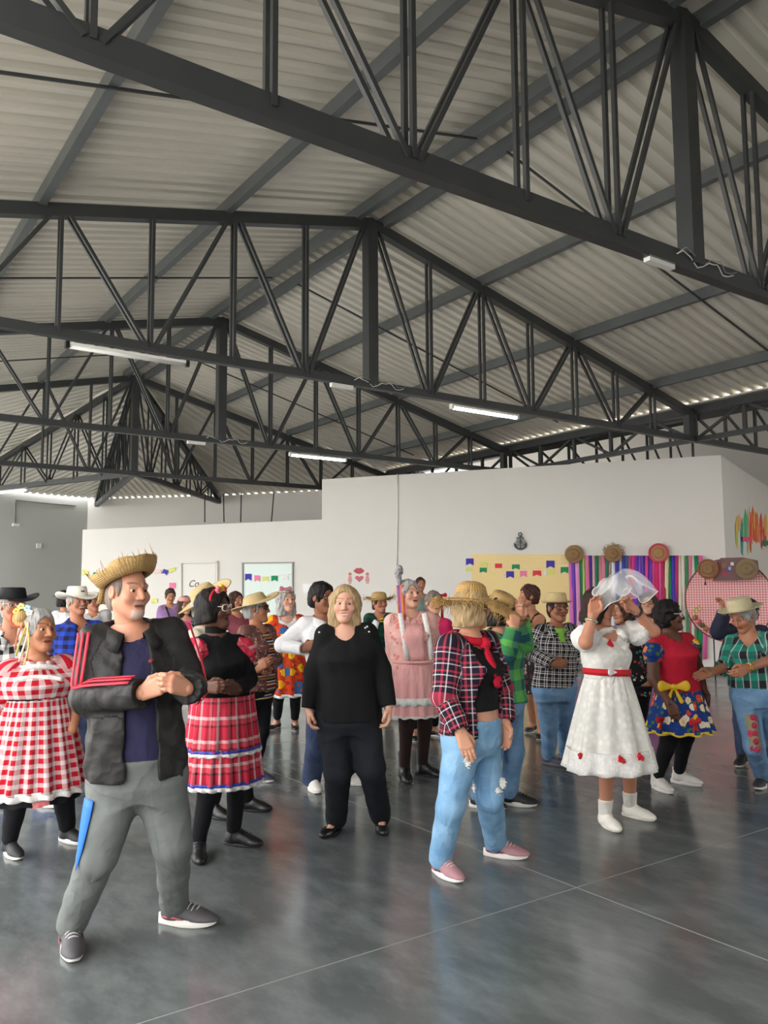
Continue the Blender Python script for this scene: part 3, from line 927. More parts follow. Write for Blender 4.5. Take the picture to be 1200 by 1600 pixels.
        S_.cone(w - fore*.05, w, .029*q, .026*q, .02, flat=(n, 1.15))
        for x, kn_, l, j in zip(xs, kk, ln, range(4)):
            S_.cone(L(x*.6, .005, 0), L(x, kn_, 0), .0165*q, .0125*q, .012)
            p = np.array([x, kn_, 0.0]); ang = 0.0; r0 = (.0098, .0102, .0098, .0085)[j]
            for sg, (fr, dc) in enumerate(((.46, .75), (.30, 1.0), (.24, .7))):
                ang += curl*dc*(1 + .08*j)
                d = np.array([x*.12/ .03*.03, math.cos(ang), math.sin(ang)]); p2 = p + d*l*fr
                S_.cone(L(*p), L(*p2), r0*q, r0*.9*q, .004); p = p2; r0 *= .9
        tc = .3 + .5*curl
        a0 = (.018, .02, .006); a1 = (.044, .045, .014 + .01*curl); a2 = (.052 - .012*curl, .072, .018 + .02*curl); a3 = (.05 - .03*curl, .094, .022+.03*curl)
        S_.cone(L(*a0), L(*a1), .017*q, .0135*q, .012); S_.cone(L(*a1), L(*a2), .0125*q, .0105*q, .004); S_.cone(L(*a2), L(*a3), .0105*q, .0085*q, .004)
        return [L(xs[j], kk[j], 0) for j in range(4)]
    def paint(s, V):
        """skin colour with lips, brows, beard, cheeks"""
        k = s.k; c = np.tile(np.array([*s.skin, 1.0]), (len(V), 1))
        q = (V - s.head) @ s.HF.T / s.hs
        x, y, z = q[:, 0], q[:, 1], q[:, 2]; near = (np.abs(x) < .1) & (np.abs(z) < .14) & (y > .03)
        def blend(m, col, a=1.0):
            m = np.clip(m, 0, 1)*a
            c[:, :3] = c[:, :3]*(1-m[:, None]) + np.array(col)*m[:, None]
        sk = np.array(s.skin)
        cheek = np.exp(-(((np.abs(x)-.043)/.02)**2 + ((z+.02)/.02)**2))*near
        blend(cheek, sk*np.array([1.05, .72, .68]), .4)
        blend(np.exp(-((x/.013)**2 + ((z+.02)/.016)**2))*(y > .09), sk*np.array([1.05, .75, .7]), .35)
        lipc = k.get('lips', tuple(sk*np.array([.82, .5, .5])))
        lip = (np.abs(x) < .024)*(np.abs(z+.060) < .0125*np.sqrt(np.clip(1-(x/.026)**2, 0, 1)))*(y > .06)
        blend(lip.astype(float), lipc, .8)
        mouth = (np.abs(x) < .022)*(np.abs(z+.0597) < .0035)*(y > .055)
        blend(mouth.astype(float), (.11, .03, .03) if not k.get('smile') else (.75, .70, .66), .85)
        bc = k.get('brow', tuple(np.array(s.skin)*.25))
        ax = np.abs(x)
        brow = (ax > .012)*(ax < .052)*(np.abs(z - (.0355 + .006*np.sin((ax-.012)/.04*2.6))) < .0042)*(y > .04)
        blend(brow.astype(float), bc, .75)
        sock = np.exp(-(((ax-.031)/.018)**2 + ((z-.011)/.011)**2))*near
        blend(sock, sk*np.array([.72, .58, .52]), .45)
        if k.get('beard'):
            bcol, full = k['beard']
            chin = ((z < -.075)*(z > -.118)*(np.abs(x) < (.034 if full < 2 else .07))*(y > (.045 if full < 2 else -.02))).astype(float)
            mus = ((z < -.036)*(z > -.051)*(np.abs(x) < .030)*(y > .05)).astype(float)
            if full >= 1: blend(chin, bcol, .8)
            blend(mus, bcol, .75 if full != 1 else .45)
            if full == 1:
                st = ((z < -.03)*(y > .0)*(z > -.12)).astype(float); blend(st, sk*.75, .18)
        return c
    def body(s):
        k = s.k; h = s.h
        S_ = Sdf(); s.torso(S_, 0.0); s.shoulders(S_, 0.0)
        arms = k.get('arms', (1, 1)); 
        for i in (0, 1):
            if arms[i]: s.arm(S_, i)
            s.leg(S_, i)
            S_.cone(s.an[i] - UPV*.01, s.feet[i] + UPV*(.038+s.lift[i]) + facing(k.get('toes', (s.yaw, s.yaw))[i])*.09, .034, .024, .02)
        S_.cone(s.neck - s.up*.04, s.neck + unit(s.head-s.neck)*.07, .06, .046, .03)
        V1, Q1 = S_.mesh(max(h, .014))
        parts = [(V1, Q1)]
        S2 = Sdf(); s.head_sdf(S2)
        hr = k.get('hres', .004)
        parts.append(S2.mesh(hr))
        for i in (0, 1):
            if arms[i] and k.get('hands', (1, 1))[i]:
                S3 = Sdf(); s.hand_sdf(i, S3); parts.append(S3.mesh(k.get('fres', .0042)))
        V = []; Q = []; n = 0
        for v, q in parts:
            V.append(v); Q.append(q + n); n += len(v)
        V = np.concatenate(V); Q = np.concatenate(Q)
        col = s.paint(V)
        # stockings and socks are painted nowhere: they are clothes of their own
        s.bodyo = put('body', V, Q, mat_skin(), s.root, {'Col': col})
        if not k.get('noeyes'): s.eyes()
        return s
    def eyes(s):
        n, m = 14, 8
        for x in (-1, 1):
            c = s.hl(x*.031, .0705, .0078); r = .0135*s.hs
            th = np.linspace(0, math.pi, m+1); ph = np.linspace(0, 2*math.pi, n, endpoint=False)
            G = np.zeros((m+1, n, 3)); C = np.zeros((m+1, n, 4)); C[..., 3] = 1
            for a in range(m+1):
                for b in range(n):
                    d = np.array([math.sin(th[a])*math.cos(ph[b]), math.cos(th[a]), math.sin(th[a])*math.sin(ph[b])])
                    G[a, b] = c + r*(s.HF[0]*d[0] + s.HF[1]*d[1] + s.HF[2]*d[2])
                    C[a, b, :3] = (.012, .009, .008) if th[a] < .30 else (.06, .032, .018) if th[a] < .66 else (.50, .46, .43)
            V, Q = grid_geo(G, True)
            put('eye', V, Q, mat_eye(), s.root, {'Col': C.reshape(-1, 4)})
    # ---------------------------------------------------------------- cloth coordinates
    def puv(s, V, kind='top'):
        def seg(a, b):
            ba = b-a; t = np.clip(((V-a) @ ba)/max(1e-9, ba @ ba), 0, 1)
            return np.linalg.norm(V - a - t[:, None]*ba, axis=1), t*np.linalg.norm(ba)
        q = V - s.pel
        x = q @ s.rt; y = q @ s.fw; z = q @ s.up
        hc = np.clip(z, s.TH[0], s.TH[-1]); rx = np.interp(hc, s.TH, s.TX); ry = np.interp(hc, s.TH, s.TD)
        best = (np.sqrt((x/rx)**2 + (y/ry)**2) - 1)*np.minimum(rx, ry)
        U = np.arctan2(x, y)*.15; W = z.copy(); Z = np.zeros(len(V))
        chains = []
        if kind == 'top':
            for i in (0, 1):
                sh = (s.sa, s.sb)[i]; l1 = np.linalg.norm(s.el[i]-sh)
                chains += [(sh, s.el[i], .05*s.fat, 0.0, i), (s.el[i], s.wr[i], .036*s.fat, l1, i)]
        elif kind == 'legs':
            best = best + .03
            for i in (0, 1):
                hp = (s.ha, s.hb)[i]; l1 = np.linalg.norm(s.kn[i]-hp)
                chains += [(hp, s.kn[i], .075, 0.0, i), (s.kn[i], s.an[i], .05, l1, i)]
        for (a, b, r, l0, i) in chains:
            d, t = seg(a, b); d = d - r
            ax = unit(b-a); e1 = s.fw - ax*np.dot(s.fw, ax)
            if np.linalg.norm(e1) < .2: e1 = UPV - ax*np.dot(UPV, ax)
            e1 = unit(e1); e2 = np.cross(ax, e1); e2 = e2 if np.dot(e2, s.rt) > 0 else -e2
            pv = V - a
            u = np.arctan2(pv @ e2, pv @ e1)*(.06 if kind == 'top' else .085)
            m = d < best
            best = np.where(m, d, best); U = np.where(m, u + .4*(i+1), U); W = np.where(m, -(t+l0), W); Z = np.where(m, i+1.0, Z)
        return np.stack([U, W, Z], 1)
    # ---------------------------------------------------------------- garments
    def zpt(s, z):
        return np.array([s.pel[0], s.pel[1], z])
    def top(s, mat, name='shirt', off=.014, sleeve=2.0, sl=(.012, .012, .014), hem=None, hemx=0.0, hemy=0.0, open_=None, vneck=0.0, collar=None, nr=.074, fold=.004, cuff=0.0, sides=(1, 1), label=None, arms=True, nz=0.0, hemtilt=None, kk=.03):
        S_ = Sdf(); g = s.k.get
        hemz = (s.pel[2] - .06) if hem is None else hem
        H = s.TH.copy(); X = s.TX + off; D_ = s.TD + off; O = s.TO.copy()
        bot = (hemz - s.pel[2])/max(.3, s.up[2])
        keep = H > bot + .03
        Hb = np.concatenate([[bot-.03, bot], H[keep]]); xb = np.interp(bot, H, X); db = np.interp(bot, H, D_); ob = np.interp(bot, H, O)
        Xb = np.concatenate([[xb+hemx]*2, X[keep]]); Db = np.concatenate([[db+hemy]*2, D_[keep]]); Ob = np.concatenate([[ob]*2, O[keep]])
        S_.prof(s.pel, s.up, s.rt, s.fw, Hb, Xb, Db, Ob, kk)
        s.shoulders(S_, off*.9, .04)
        bust = g('bust', .6)
        if bust >= 1.0:
            for sg in (-1, 1):
                S_.ell(s.pel + s.up*.37*s.L/.57 + s.rt*.07*sg + s.fw*(.075*g('dep', 1)), np.array([s.rt, s.fw, s.up]), np.array([.068, .06, .07])*(.8+.2*bust), .05)
        # openings
        S_.cone(s.neck - s.up*.03 + s.fw*.008, s.neck + unit(s.head - s.neck)*.2, nr, nr*1.05, .01, 's')
        if vneck:
            S_.cone(s.neck - s.up*.01 + s.fw*.08, s.neck - s.up*vneck + s.fw*.13, .062, .022, .008, 's')
        if open_:
            wt, wb, depth = open_
            c0 = s.pel + s.up*(bot-.05); c1 = s.neck + s.up*.05
            n = 9
            for j in range(n):
                t0 = j/n; t1 = (j+1)/n
                w0 = wb + (wt-wb)*t0; w1 = wb + (wt-wb)*t1
                cc = open_c = g('openc', 0.0)
                pa = c0 + (c1-c0)*t0 + s.fw*.16 + s.rt*cc; pb = c0 + (c1-c0)*t1 + s.fw*.16 + s.rt*cc
                S_.box((pa+pb)/2, np.array([s.rt, s.fw, s.up]), ((w0+w1)/2, depth, np.linalg.norm(pb-pa)/2+.01), .004, 0, 's')
        pl_n = -UPV if hemtilt is None else unit(-UPV + s.rr*hemtilt)
        S_.plane(s.zpt(hemz), pl_n)
        if arms:
            f = s.fat
            for i in (0, 1):
                if not sides[i]: continue
                R = (.047*f+sl[0], .043*f+sl[1], .030*f+sl[2])
                s.arm(S_, i, 0.0, sleeve, .03, R)
        if fold: S_.noise(fold*.6, 30, int(s.D*100) % 97)
        if arms:
            for i in (0, 1):
                if sleeve > 1.0 and sides[i]:
                    e = s.el[i] + (s.wr[i]-s.el[i])*(sleeve-1.0)
                    d = unit(s.wr[i]-s.el[i]); r = .03*s.fat + sl[2] + .03
                    S_.cone(e + d*(r*1.0), e + d*(r*1.0+.05), r, r*1.1, 0, 's')
        V, Q = S_.mesh(s.h)
        o = put(name, V, Q, mat, s.root, {'puv': s.puv(V, 'top')}, label=label)
        if collar is not None: s.collar(collar if not isinstance(collar, bool) else mat, o)
        return o
    def collar(s, mat, parent=None, r=.072, hgt=.03, tip=.055):
        for sg in (-1, 1):
            n = 12; G = np.zeros((4, n, 3))
            for i in range(n):
                t = i/(n-1); a = math.pi*(1 - .88*t)
                d = s.rt*math.sin(a)*sg + s.fw*math.cos(a)
                front = max(0.0, math.cos(a))
                base = s.neck + s.up*(.022 - .055*t*t) + d*(r + .018*t) + s.fw*.006
                w = .026 + tip*t**3*(1 if t < .95 else .75)
                G[0, i] = base - s.up*.012; G[1, i] = base + s.up*hgt*(1-.6*t) - d*.003
                G[2, i] = base + s.up*hgt*.8*(1-.6*t) + d*.010; G[3, i] = base - s.up*(w*.8) + d*(.026 + .012*t) + s.rt*sg*.02*t
            V, Q = grid_geo(G)
            o = put('collar', V, Q, mat, s.root, {'puv': np.stack([V @ s.rt, V @ s.up, V[:, 0]*0], 1)})
            md = o.modifiers.new('t', 'SOLIDIFY'); md.thickness = .003; md.offset = 0
    def pants(s, mat, name='trousers', off=.012, R=None, waist=None, upto=1.96, fold=.004, label=None, hemcut=True, hipoff=None, cutplane=None):
        S_ = Sdf(); ho = off if hipoff is None else hipoff
        wz = s.pel[2] + .14 if waist is None else waist
        H = s.TH.copy(); H[0] -= .03; m = H < (wz - s.pel[2]) + .06
        S_.prof(s.pel, s.up, s.rt, s.fw, H[m], s.TX[m]+ho, s.TD[m]+ho, s.TO[m], .03)
        for i in (0, 1): s.leg(S_, i, 0.0 if R else off, .055, R, upto)
        if fold: S_.noise(fold*.6, 26, int(s.D*77) % 89)
        for i in (0, 1):
            e = s.kn[i] + (s.an[i]-s.kn[i])*(upto-1); d = unit(s.an[i]-s.kn[i]); r = ((R[2] if R else .037*s.fat+off))+.03
            S_.cone(e + d*r, e + d*(r+.08), r, r*1.1, 0, 's')
        S_.plane(s.zpt(wz), UPV)
        V, Q = S_.mesh(s.h)
        return put(name, V, Q, mat, s.root, {'puv': s.puv(V, 'legs')}, label=label)
    def legwear(s, mat, name='tights', off=.004, z0=.05, z1=.8, label=None):
        """thin sleeve on each leg between two heights"""
        for i in (0, 1):
            S_ = Sdf(); f = s.fat
            s.leg(S_, i, off)
            S_.plane(s.zpt(z1), UPV); S_.plane(s.zpt(z0), -UPV)
            V, Q = S_.mesh(max(.008, s.h*.7))
            if len(V): put(name, V, Q, mat, s.root, {'puv': s.puv(V, 'legs')}, label=label)
    def skirt(s, mat, z0, z1, r0, r1, folds=14, amp=.02, name='skirt', tiers=None, depth=.82, shift=(0, 0), label=None, hem_wave=.01, seed=1, nv=26, thick=.004, a0=None, twist=0.0, flare=1.0, parent=None):
        n = 128; G = np.zeros((nv, n, 3)); UV = np.zeros((nv, n, 3)); rg = np.random.RandomState(seed)
        ph = rg.uniform(0, 6.28, 6)
        for j in range(nv):
            t = j/(nv-1); r = r0 + (r1-r0)*t**flare
            for i in range(n):
                a = 2*math.pi*i/n
                fo = math.sin(folds*a + ph[0] + .6*math.sin(3*a + ph[1])) * .65 + .35*math.sin((folds*.55//1)*a + ph[2])
                rr_ = r + amp*(t**.8)*fo + .1*amp*(1-t)*math.sin(folds*2*a)
                z = z0 + (z1-z0)*t + hem_wave*t*math.sin(folds*a+ph[3])*.5
                c = s.pel + s.rt*shift[0]*t + s.fw*shift[1]*t
                d = s.rt*math.sin(a)*rr_ + s.fw*math.cos(a)*rr_*depth
                G[j, i] = (c[0]+d[0], c[1]+d[1], z)
                aa = a if a <= math.pi else a - 2*math.pi
                UV[j, i] = (aa*(r0+r1)/2*1.15, z, 0)
        V, Q = grid_geo(G, True)
        o = put(name, V, Q, mat, s.root if parent is None else parent, {'puv': UV.reshape(-1, 3)}, label=label)
        md = o.modifiers.new('thickness', 'SOLIDIFY'); md.thickness = thick; md.offset = 0
        return o
    def band(s, mat, z, rx, ry, hgt, name='waistband', thick=.008, tilt=0, label=None, shift=0.0, oy=0.0):
        n = 48; G = np.zeros((2, n, 3)); UV = np.zeros((2, n, 3))
        for j in range(2):
            for i in range(n):
                a = 2*math.pi*i/n
                p = s.pel + s.rt*math.sin(a)*rx + s.fw*(math.cos(a)*ry + oy)
                zz = z + hgt*j + tilt*math.sin(a)
                G[j, i] = (p[0], p[1], zz); UV[j, i] = (a*.15, zz, 0)
        V, Q = grid_geo(G, True)
        o = put(name, V, Q, mat, s.root, {'puv': UV.reshape(-1, 3)}, label=label)
        md = o.modifiers.new('thickness', 'SOLIDIFY'); md.thickness = thick; md.offset = 1
        return o
    # ---------------------------------------------------------------- shoes
    def shoes(s, kind, col, sole=srgb(225, 222, 214), lace_=None, size=1.0, heel=.0, which=(1, 1), accent=None, label=None):
        mu = plain('shoe_%s_%02x%02x%02x' % (kind, *[int(c*255) for c in col]), col, .35 if kind in ('oxford', 'boot', 'flat') else .6, 0, 40, .12, .1, 200)
        ms = plain('sole_%02x%02x%02x' % tuple(int(c*255) for c in sole), sole, .6)
        res = s.k.get('sres', .0065)
        for i in (0, 1):
            if not which[i]: continue
            y = facing(s.k.get('toes', (s.yaw, s.yaw))[i]); x = unit(np.cross(y, UPV)); o = s.feet[i] + UPV*s.lift[i] + y*.018*size; q = size
            R = np.array([x, y, UPV])
            def L(a, b, c): return o + (x*a + y*b)*q + UPV*c*q
            S_ = Sdf(); sh = .026 if kind in ('sneaker', 'high') else .014
            base = sh
            zo = heel
            S_.ell(L(0, -.032, .045), R, np.array([.036, .046, .056])*q, .02)
            S_.cone(L(0, -.01, .045), L(0, .10, .036), .040*q, .036*q, .03, flat=(UPV, 1.1))
            S_.ell(L(.003, .115, .026), R, np.array([.043, .075, .036])*q, .03)
            if kind in ('sneaker', 'oxford'):
                S_.cone(L(0, -.018, .05), L(0, -.014, .092), .041*q, .045*q, .02)
                S_.cone(L(0, .0, .078), L(0, .085, .05), .031*q, .026*q, .02)
            if kind == 'high':
                S_.cone(L(0, -.018, .05), L(0, -.015, .125), .044*q, .05*q, .02); S_.cone(L(0, .0, .085), L(0, .085, .052), .034*q, .027*q, .02)
            if kind == 'boot':
                S_.cone(L(0, -.018, .05), L(0, -.018, .235), .046*q, .054*q, .03); S_.cone(L(0, .0, .09), L(0, .09, .045), .036*q, .03*q, .03)
            if kind == 'sock_shoe':
                S_.cone(L(0, -.018, .05), L(0, -.012, .075), .042*q, .04*q, .03); S_.cone(L(0, .0, .068), L(0, .085, .044), .032*q, .026*q, .02)
            S_.plane(L(0, 0, base), -UPV)
            if kind == 'flat':
                S_.cone(L(0, -.03, .095), L(0, .085, .07), .040*q, .034*q, .012, 's'); S_.plane(L(0, 0, .062), UPV)
            elif kind == 'boot':
                S_.cone(L(0, -.018, .24), L(0, -.018, .3), .044*q, .05*q, 0, 's')
                S_.plane(L(0, 0, .235), UPV)
            elif kind in ('sneaker', 'oxford'):
                S_.cone(L(0, -.016, .098), L(0, -.012, .16), .037*q, .04*q, .004, 's'); S_.plane(L(0, 0, .112), UPV)
            elif kind == 'high':
                S_.cone(L(0, -.014, .128), L(0, -.01, .2), .036*q, .036*q, .004, 's'); S_.plane(L(0, 0, .132), UPV)
            V, Q = S_.mesh(res)
            up = put('shoe', V, Q, mu, s.root, {'puv': np.stack([(V-o) @ x, (V-o) @ y, (V-o)[:, 2]], 1)}, label=label)
            # sole outline
            n = 28; ring = []
            for a in range(n):
                an = 2*math.pi*a/n; cy = .042 + .132*math.cos(an)
                w = (.041 + .006*math.cos(an) - .007*math.sin(2*an)**2)*math.sin(an)
                ring.append((w*1.04, cy))
            zt = base + .006; G = np.zeros((4, n, 3))
            for a, (rx_, ry_) in enumerate(ring):
                toe = .010*max(0, (ry_-.10)/.07)**2 if kind in ('sneaker',) else .004*max(0, (ry_-.10)/.07)**2
                G[0, a] = L(rx_*.94, ry_*.98, .0 + toe); G[1, a] = L(rx_*1.03, ry_*1.01, .004 + toe)
                hh = zt + (.012 if kind == 'sneaker' and ry_ < -.02 else 0)
                G[2, a] = L(rx_*1.02, ry_, hh); G[3, a] = L(rx_*.8, ry_*.9, hh)
            V, Q = grid_geo(G, True)
            me = mesh_np('sole', V, Q, ms)
            bm = bmesh.new(); bm.from_mesh(me); bmesh.ops.holes_fill(bm, edges=bm.edges, sides=n+1); bm.to_mesh(me); bm.free()
            link('sole', me, up)
            if heel:
                V, Fc = box_geo(L(0, -.045, -.0) + UPV*.012, R, (.06, .06, .03)); link('heel', mesh_py('heel', V, Fc, ms), up)
            if lace_ is not None:
                ml = plain('lace_%02x' % int(lace_[0]*255), lace_, .7); VV = []; QQ = []; nn = 0
                for j in range(5):
                    yy = .022 + .018*j; tt = min(1, yy/.085); zz = .078 - .028*tt + (.031 - .005*tt)*1.06 + .003 - max(0, yy-.085)*.3
                    if kind == 'high': zz += .007
                    v, f_ = tube_geo([L(-.027, yy - .005, zz - .018), L(-.014, yy, zz-.003), L(.0, yy+.003, zz+.002), L(.014, yy, zz-.003), L(.027, yy - .005, zz - .018)], .0042, 5)
                    VV.append(v); QQ.append(f_ + nn); nn += len(v)
                put('laces', np.concatenate(VV), np.concatenate(QQ), ml, up)
            if accent is not None:
                ma = plain('accent_%02x%02x' % (int(accent[0]*255), int(accent[1]*255)), accent, .6)
                for sg in (-1, 1):
                    G = np.zeros((2, 8, 3))
                    for a in range(8):
                        yy = -.06 + .1*a/7
                        for j, (zz, bul) in enumerate(((.034, .044), (.05 - .012*abs(a-3)/4, .043))):
                            rxx = .037 + .006*min(1, (yy+.07)/.08)
                            G[j, a] = L(sg*(rxx+.003)*math.sqrt(max(.05, 1-max(0, -(yy+.03)/.05)**2)), yy, zz)
                    V, Q = grid_geo(G); oo = put('side_stripe', V, Q, ma, up); md = oo.modifiers.new('t', 'SOLIDIFY'); md.thickness = .004; md.offset = 0
    # ---------------------------------------------------------------- hair
    def hair(s, mat, style='short', vol=.012, length=-.1, width=1.0, face=.056, line=.07, back=0.0, res=None, fringe=False, name='hair', label=None, noise_=.004):
        S_ = Sdf(); q = s.hs; F_ = s.HF; h = s.hl
        S_.ell(h(0, -.015, .032), F_, np.array([.075+vol, .094+vol, .086+vol])*q, .01)
        if style in ('bob', 'long'):
            S_.cone(h(0, -.02, .02), h(0, -.03-back, length+.03), (.088*width+vol*.5)*q, (.088*width+vol*.3)*q, .04, flat=(F_[1], 1.02))
            for sg in (-1, 1):
                S_.cone(h(sg*.07*width, .0, .03), h(sg*.078*width, .012, length+.03), (.022+vol)*q, (.022+vol*.8)*q, .03)
        if style == 'short':
            S_.ell(h(0, -.05, -.03), F_, np.array([.072+vol*.6, .06+vol*.6, .075])*q, .03)
            for sg in (-1, 1): S_.ell(h(sg*.066, .008, .012), F_, np.array([.014+vol*.6, .03, .04])*q, .02)
        if style == 'afro':
            S_.ell(h(0, -.02, .03), F_, np.array([.098, .108, .098])*q*(1+vol), .02)
            S_.ell(h(0, -.04, -.04), F_, np.array([.092, .075, .07])*q, .03)
        if noise_: S_.noise(noise_, 70, int(s.D*53) % 71)
        S_.cone(h(0, .105, line-.052), h(0, .10, -.22), face*q, (face+.012)*q, .02, 's')
        S_.ell(h(0, .085, line-.06), F_, np.array([face*1.05, .045, .058])*q, .015, 's')
        if style == 'short':
            S_.plane(h(0, 0, -.085), -F_[2])
            for sg in (-1, 1): S_.ell(h(sg*.08, .0, -.01), F_, np.array([.02, .022, .03])*q, .008, 's')
        else:
            S_.plane(h(0, 0, length), unit(-F_[2] + F_[1]*.15))
        V, Q = S_.mesh(res or s.k.get('hairres', .007))
        if len(V) == 0: return None
        ql = (V - s.head) @ F_.T
        uv = np.stack([np.arctan2(ql[:, 0], ql[:, 1]+.02)*.09, ql[:, 2] + .4*ql[:, 1], ql[:, 0]*0], 1)
        return put(name, V, Q, mat, s.root, {'puv': uv}, label=label)
    # ---------------------------------------------------------------- hats
    def hat(s, mat, brim=.13, crown=.09, cr=.088, top=.072, tilt=(0, 0), z=.055, wave=(), curl=.0, droop=.0, name='straw_hat', band=None, fray=0, fraymat=None, label=None, dent=.0, rnd=.5, seed=3, bw=.03, y0=-.012, sx=1.0, fraylen=(.03, .09)):
        """lathe hat in head space; wave: list of (order, phase, amplitude) lifting the brim edge"""
        q = s.hs; T = math.radians(tilt[0]); R_ = math.radians(tilt[1])
        U = s.HF[2]*math.cos(T) - s.HF[1]*math.sin(T); Fv = s.HF[1]*math.cos(T) + s.HF[2]*math.sin(T)
        X = s.HF[0]*math.cos(R_) - U*math.sin(R_); U = U*math.cos(R_) + s.HF[0]*math.sin(R_)
        c0 = s.hl(0, y0, z); n = 56
        prof = []
        m = 7
        for j in range(m):                                           # crown from the top centre outwards
            a = j/(m-1)
            rr_ = top*math.sin(a*math.pi/2)**.8; zz = crown - (crown*.22*rnd)*(1-math.cos(a*math.pi/2)) - dent*math.exp(-(rr_/.035)**2)
            prof.append((max(rr_, .0008), zz, 0))
        z1 = prof[-1][1]
        for j in range(1, 5):
            a = j/4; prof.append((top + (cr-top)*a, z1*(1-a)**1.0 if a < 1 else 0.0, 0))
        for j in range(1, 8):
            a = j/7; prof.append((cr + brim*a, -droop*a*a + curl*a**3, a))
        G = np.zeros((len(prof), n, 3)); UV = np.zeros((len(prof), n, 3)); acc = 0; pr = None
        rg = np.random.RandomState(seed)
        edge = np.convolve(np.tile(rg.normal(size=n), 3), np.ones(4)/4, 'same')[n:2*n]*(.006 if fray else .001)
        for j, (rr_, zz, e) in enumerate(prof):
            if pr is not None: acc += math.hypot(rr_-pr[0], zz-pr[1])
            pr = (rr_, zz)
            for i in range(n):
                a = 2*math.pi*i/n
                w = sum(A*math.cos(o*a + p_) for (o, p_, A) in wave)*e*e
                r2 = rr_ + edge[i]*e
                G[j, i] = c0 + q*(X*math.sin(a)*r2*sx + Fv*math.cos(a)*r2*1.12 + U*(zz + w))
                UV[j, i] = (a*.12, acc, 0)
        V, Q = grid_geo(G, True)
        o = put(name, V, Q, mat, s.root, {'puv': UV.reshape(-1, 3)}, label=label)
        md = o.modifiers.new('thickness', 'SOLIDIFY'); md.thickness = .005; md.offset = 1
        if band is not None:
            Gb = np.zeros((2, n, 3))
            for j in range(2):
                for i in range(n):
                    a = 2*math.pi*i/n; rr_ = cr + .004 - (cr-top)*(.02+bw*j)/max(.03, z1)*.9
                    Gb[j, i] = c0 + q*(X*math.sin(a)*rr_*sx + Fv*math.cos(a)*rr_*1.12 + U*(.004 + bw*j))
            v, f_ = grid_geo(Gb, True); ob = put('hat_band', v, f_, band, o, {'puv': v.astype(float)}); md = ob.modifiers.new('t', 'SOLIDIFY'); md.thickness = .003; md.offset = 1
        if fray:
            VV = []; QQ = []; nn = 0
            for t in range(fray):
                a = rg.uniform(0, 2*math.pi); i = int(a/(2*math.pi)*n) % n
                p0 = G[-2, i]; e = G[-1, i]; d = unit(e - p0)
                tang = unit(np.cross(U, d)); l = rg.uniform(*fraylen)
                d2 = unit(d + tang*rg.normal()*.9 + U*rg.normal()*.35)
                mid = e + d2*l*.5 + U*rg.normal()*.008; end = e + d2*l + U*rg.normal()*.02 - UPV*l*.1
                v, f_ = tube_geo([p0, e, mid, end], [.0022, .002, .0016, .0006], 4); VV.append(v); QQ.append(f_+nn); nn += len(v)
            V_ = np.concatenate(VV)
            of = put('straw_ends', V_, np.concatenate(QQ), fraymat or mat, o, {'puv': V_*.3}); of['kind'] = 'stuff'
        s.hatf = (c0, X, Fv, U)
        return o
    def glasses(s, mat, lens=None, rx=.026, rz=.019, z=.010, sq=3.0):
        g = []
        VV = []; QQ = []; nn = 0
        def addt(p, r, closed=False):
            nonlocal nn
            v, f_ = tube_geo(p, r, 6, closed); VV.append(v); QQ.append(f_+nn); nn += len(v)
        for sg in (-1, 1):
            ring = []
            for j in range(20):
                a = 2*math.pi*j/20; ca, sa_ = math.cos(a), math.sin(a)
                e = 2.0/sq
                ring.append(s.hl(sg*.033 + rx*math.copysign(abs(ca)**e, ca), .098 - .25*abs(.006*ca) - (.012*(ca*sg > 0)*abs(ca)), z + rz*math.copysign(abs(sa_)**e, sa_)))
            addt(ring, .0026*s.hs, True)
            addt([s.hl(sg*.058, .09, z+.008), s.hl(sg*.074, .06, z+.008), s.hl(sg*.08, -.005, z+.006)], .0024*s.hs)
            if lens is not None:
                c = s.hl(sg*.033, .097, z)
                n = len(ring); V = np.array(ring + [c]); o = link('lens', mesh_py('lens', V, [(i, (i+1) % n, n) for i in range(n)], lens), s.root)
        addt([s.hl(-.009, .1, z+.004), s.hl(0, .103, z+.007), s.hl(.009, .1, z+.004)], .0024*s.hs)
        return put('glasses', np.concatenate(VV), np.concatenate(QQ), mat, s.root)
    def strip(s, pts, w, mat, name='ribbon', parent=None, nrm=None, thick=.0018, label=None):
        """flat band along world points"""
        pts = np.asarray(pts, float); T = np.gradient(pts, axis=0); G = np.zeros((2, len(pts), 3))
        ww = np.full(len(pts), w) if np.isscalar(w) else np.asarray(w)
        L_ = np.concatenate([[0], np.cumsum(np.linalg.norm(np.diff(pts, axis=0), axis=1))])
        for i in range(len(pts)):
            nn = nrm if nrm is not None else (CAM_P - pts[i])
            sd = unit(np.cross(unit(T[i]), nn))
            G[0, i] = pts[i] - sd*ww[i]/2; G[1, i] = pts[i] + sd*ww[i]/2
        V, Q = grid_geo(G)
        uv = np.stack([np.concatenate([-ww/2, ww/2]), np.concatenate([L_, L_]), np.zeros(2*len(pts))], 1)
        o = put(name, V, Q, mat, s.root if parent is None else parent, {'puv': uv}, label=label)
        md = o.modifiers.new('t', 'SOLIDIFY'); md.thickness = thick; md.offset = 0
        return o
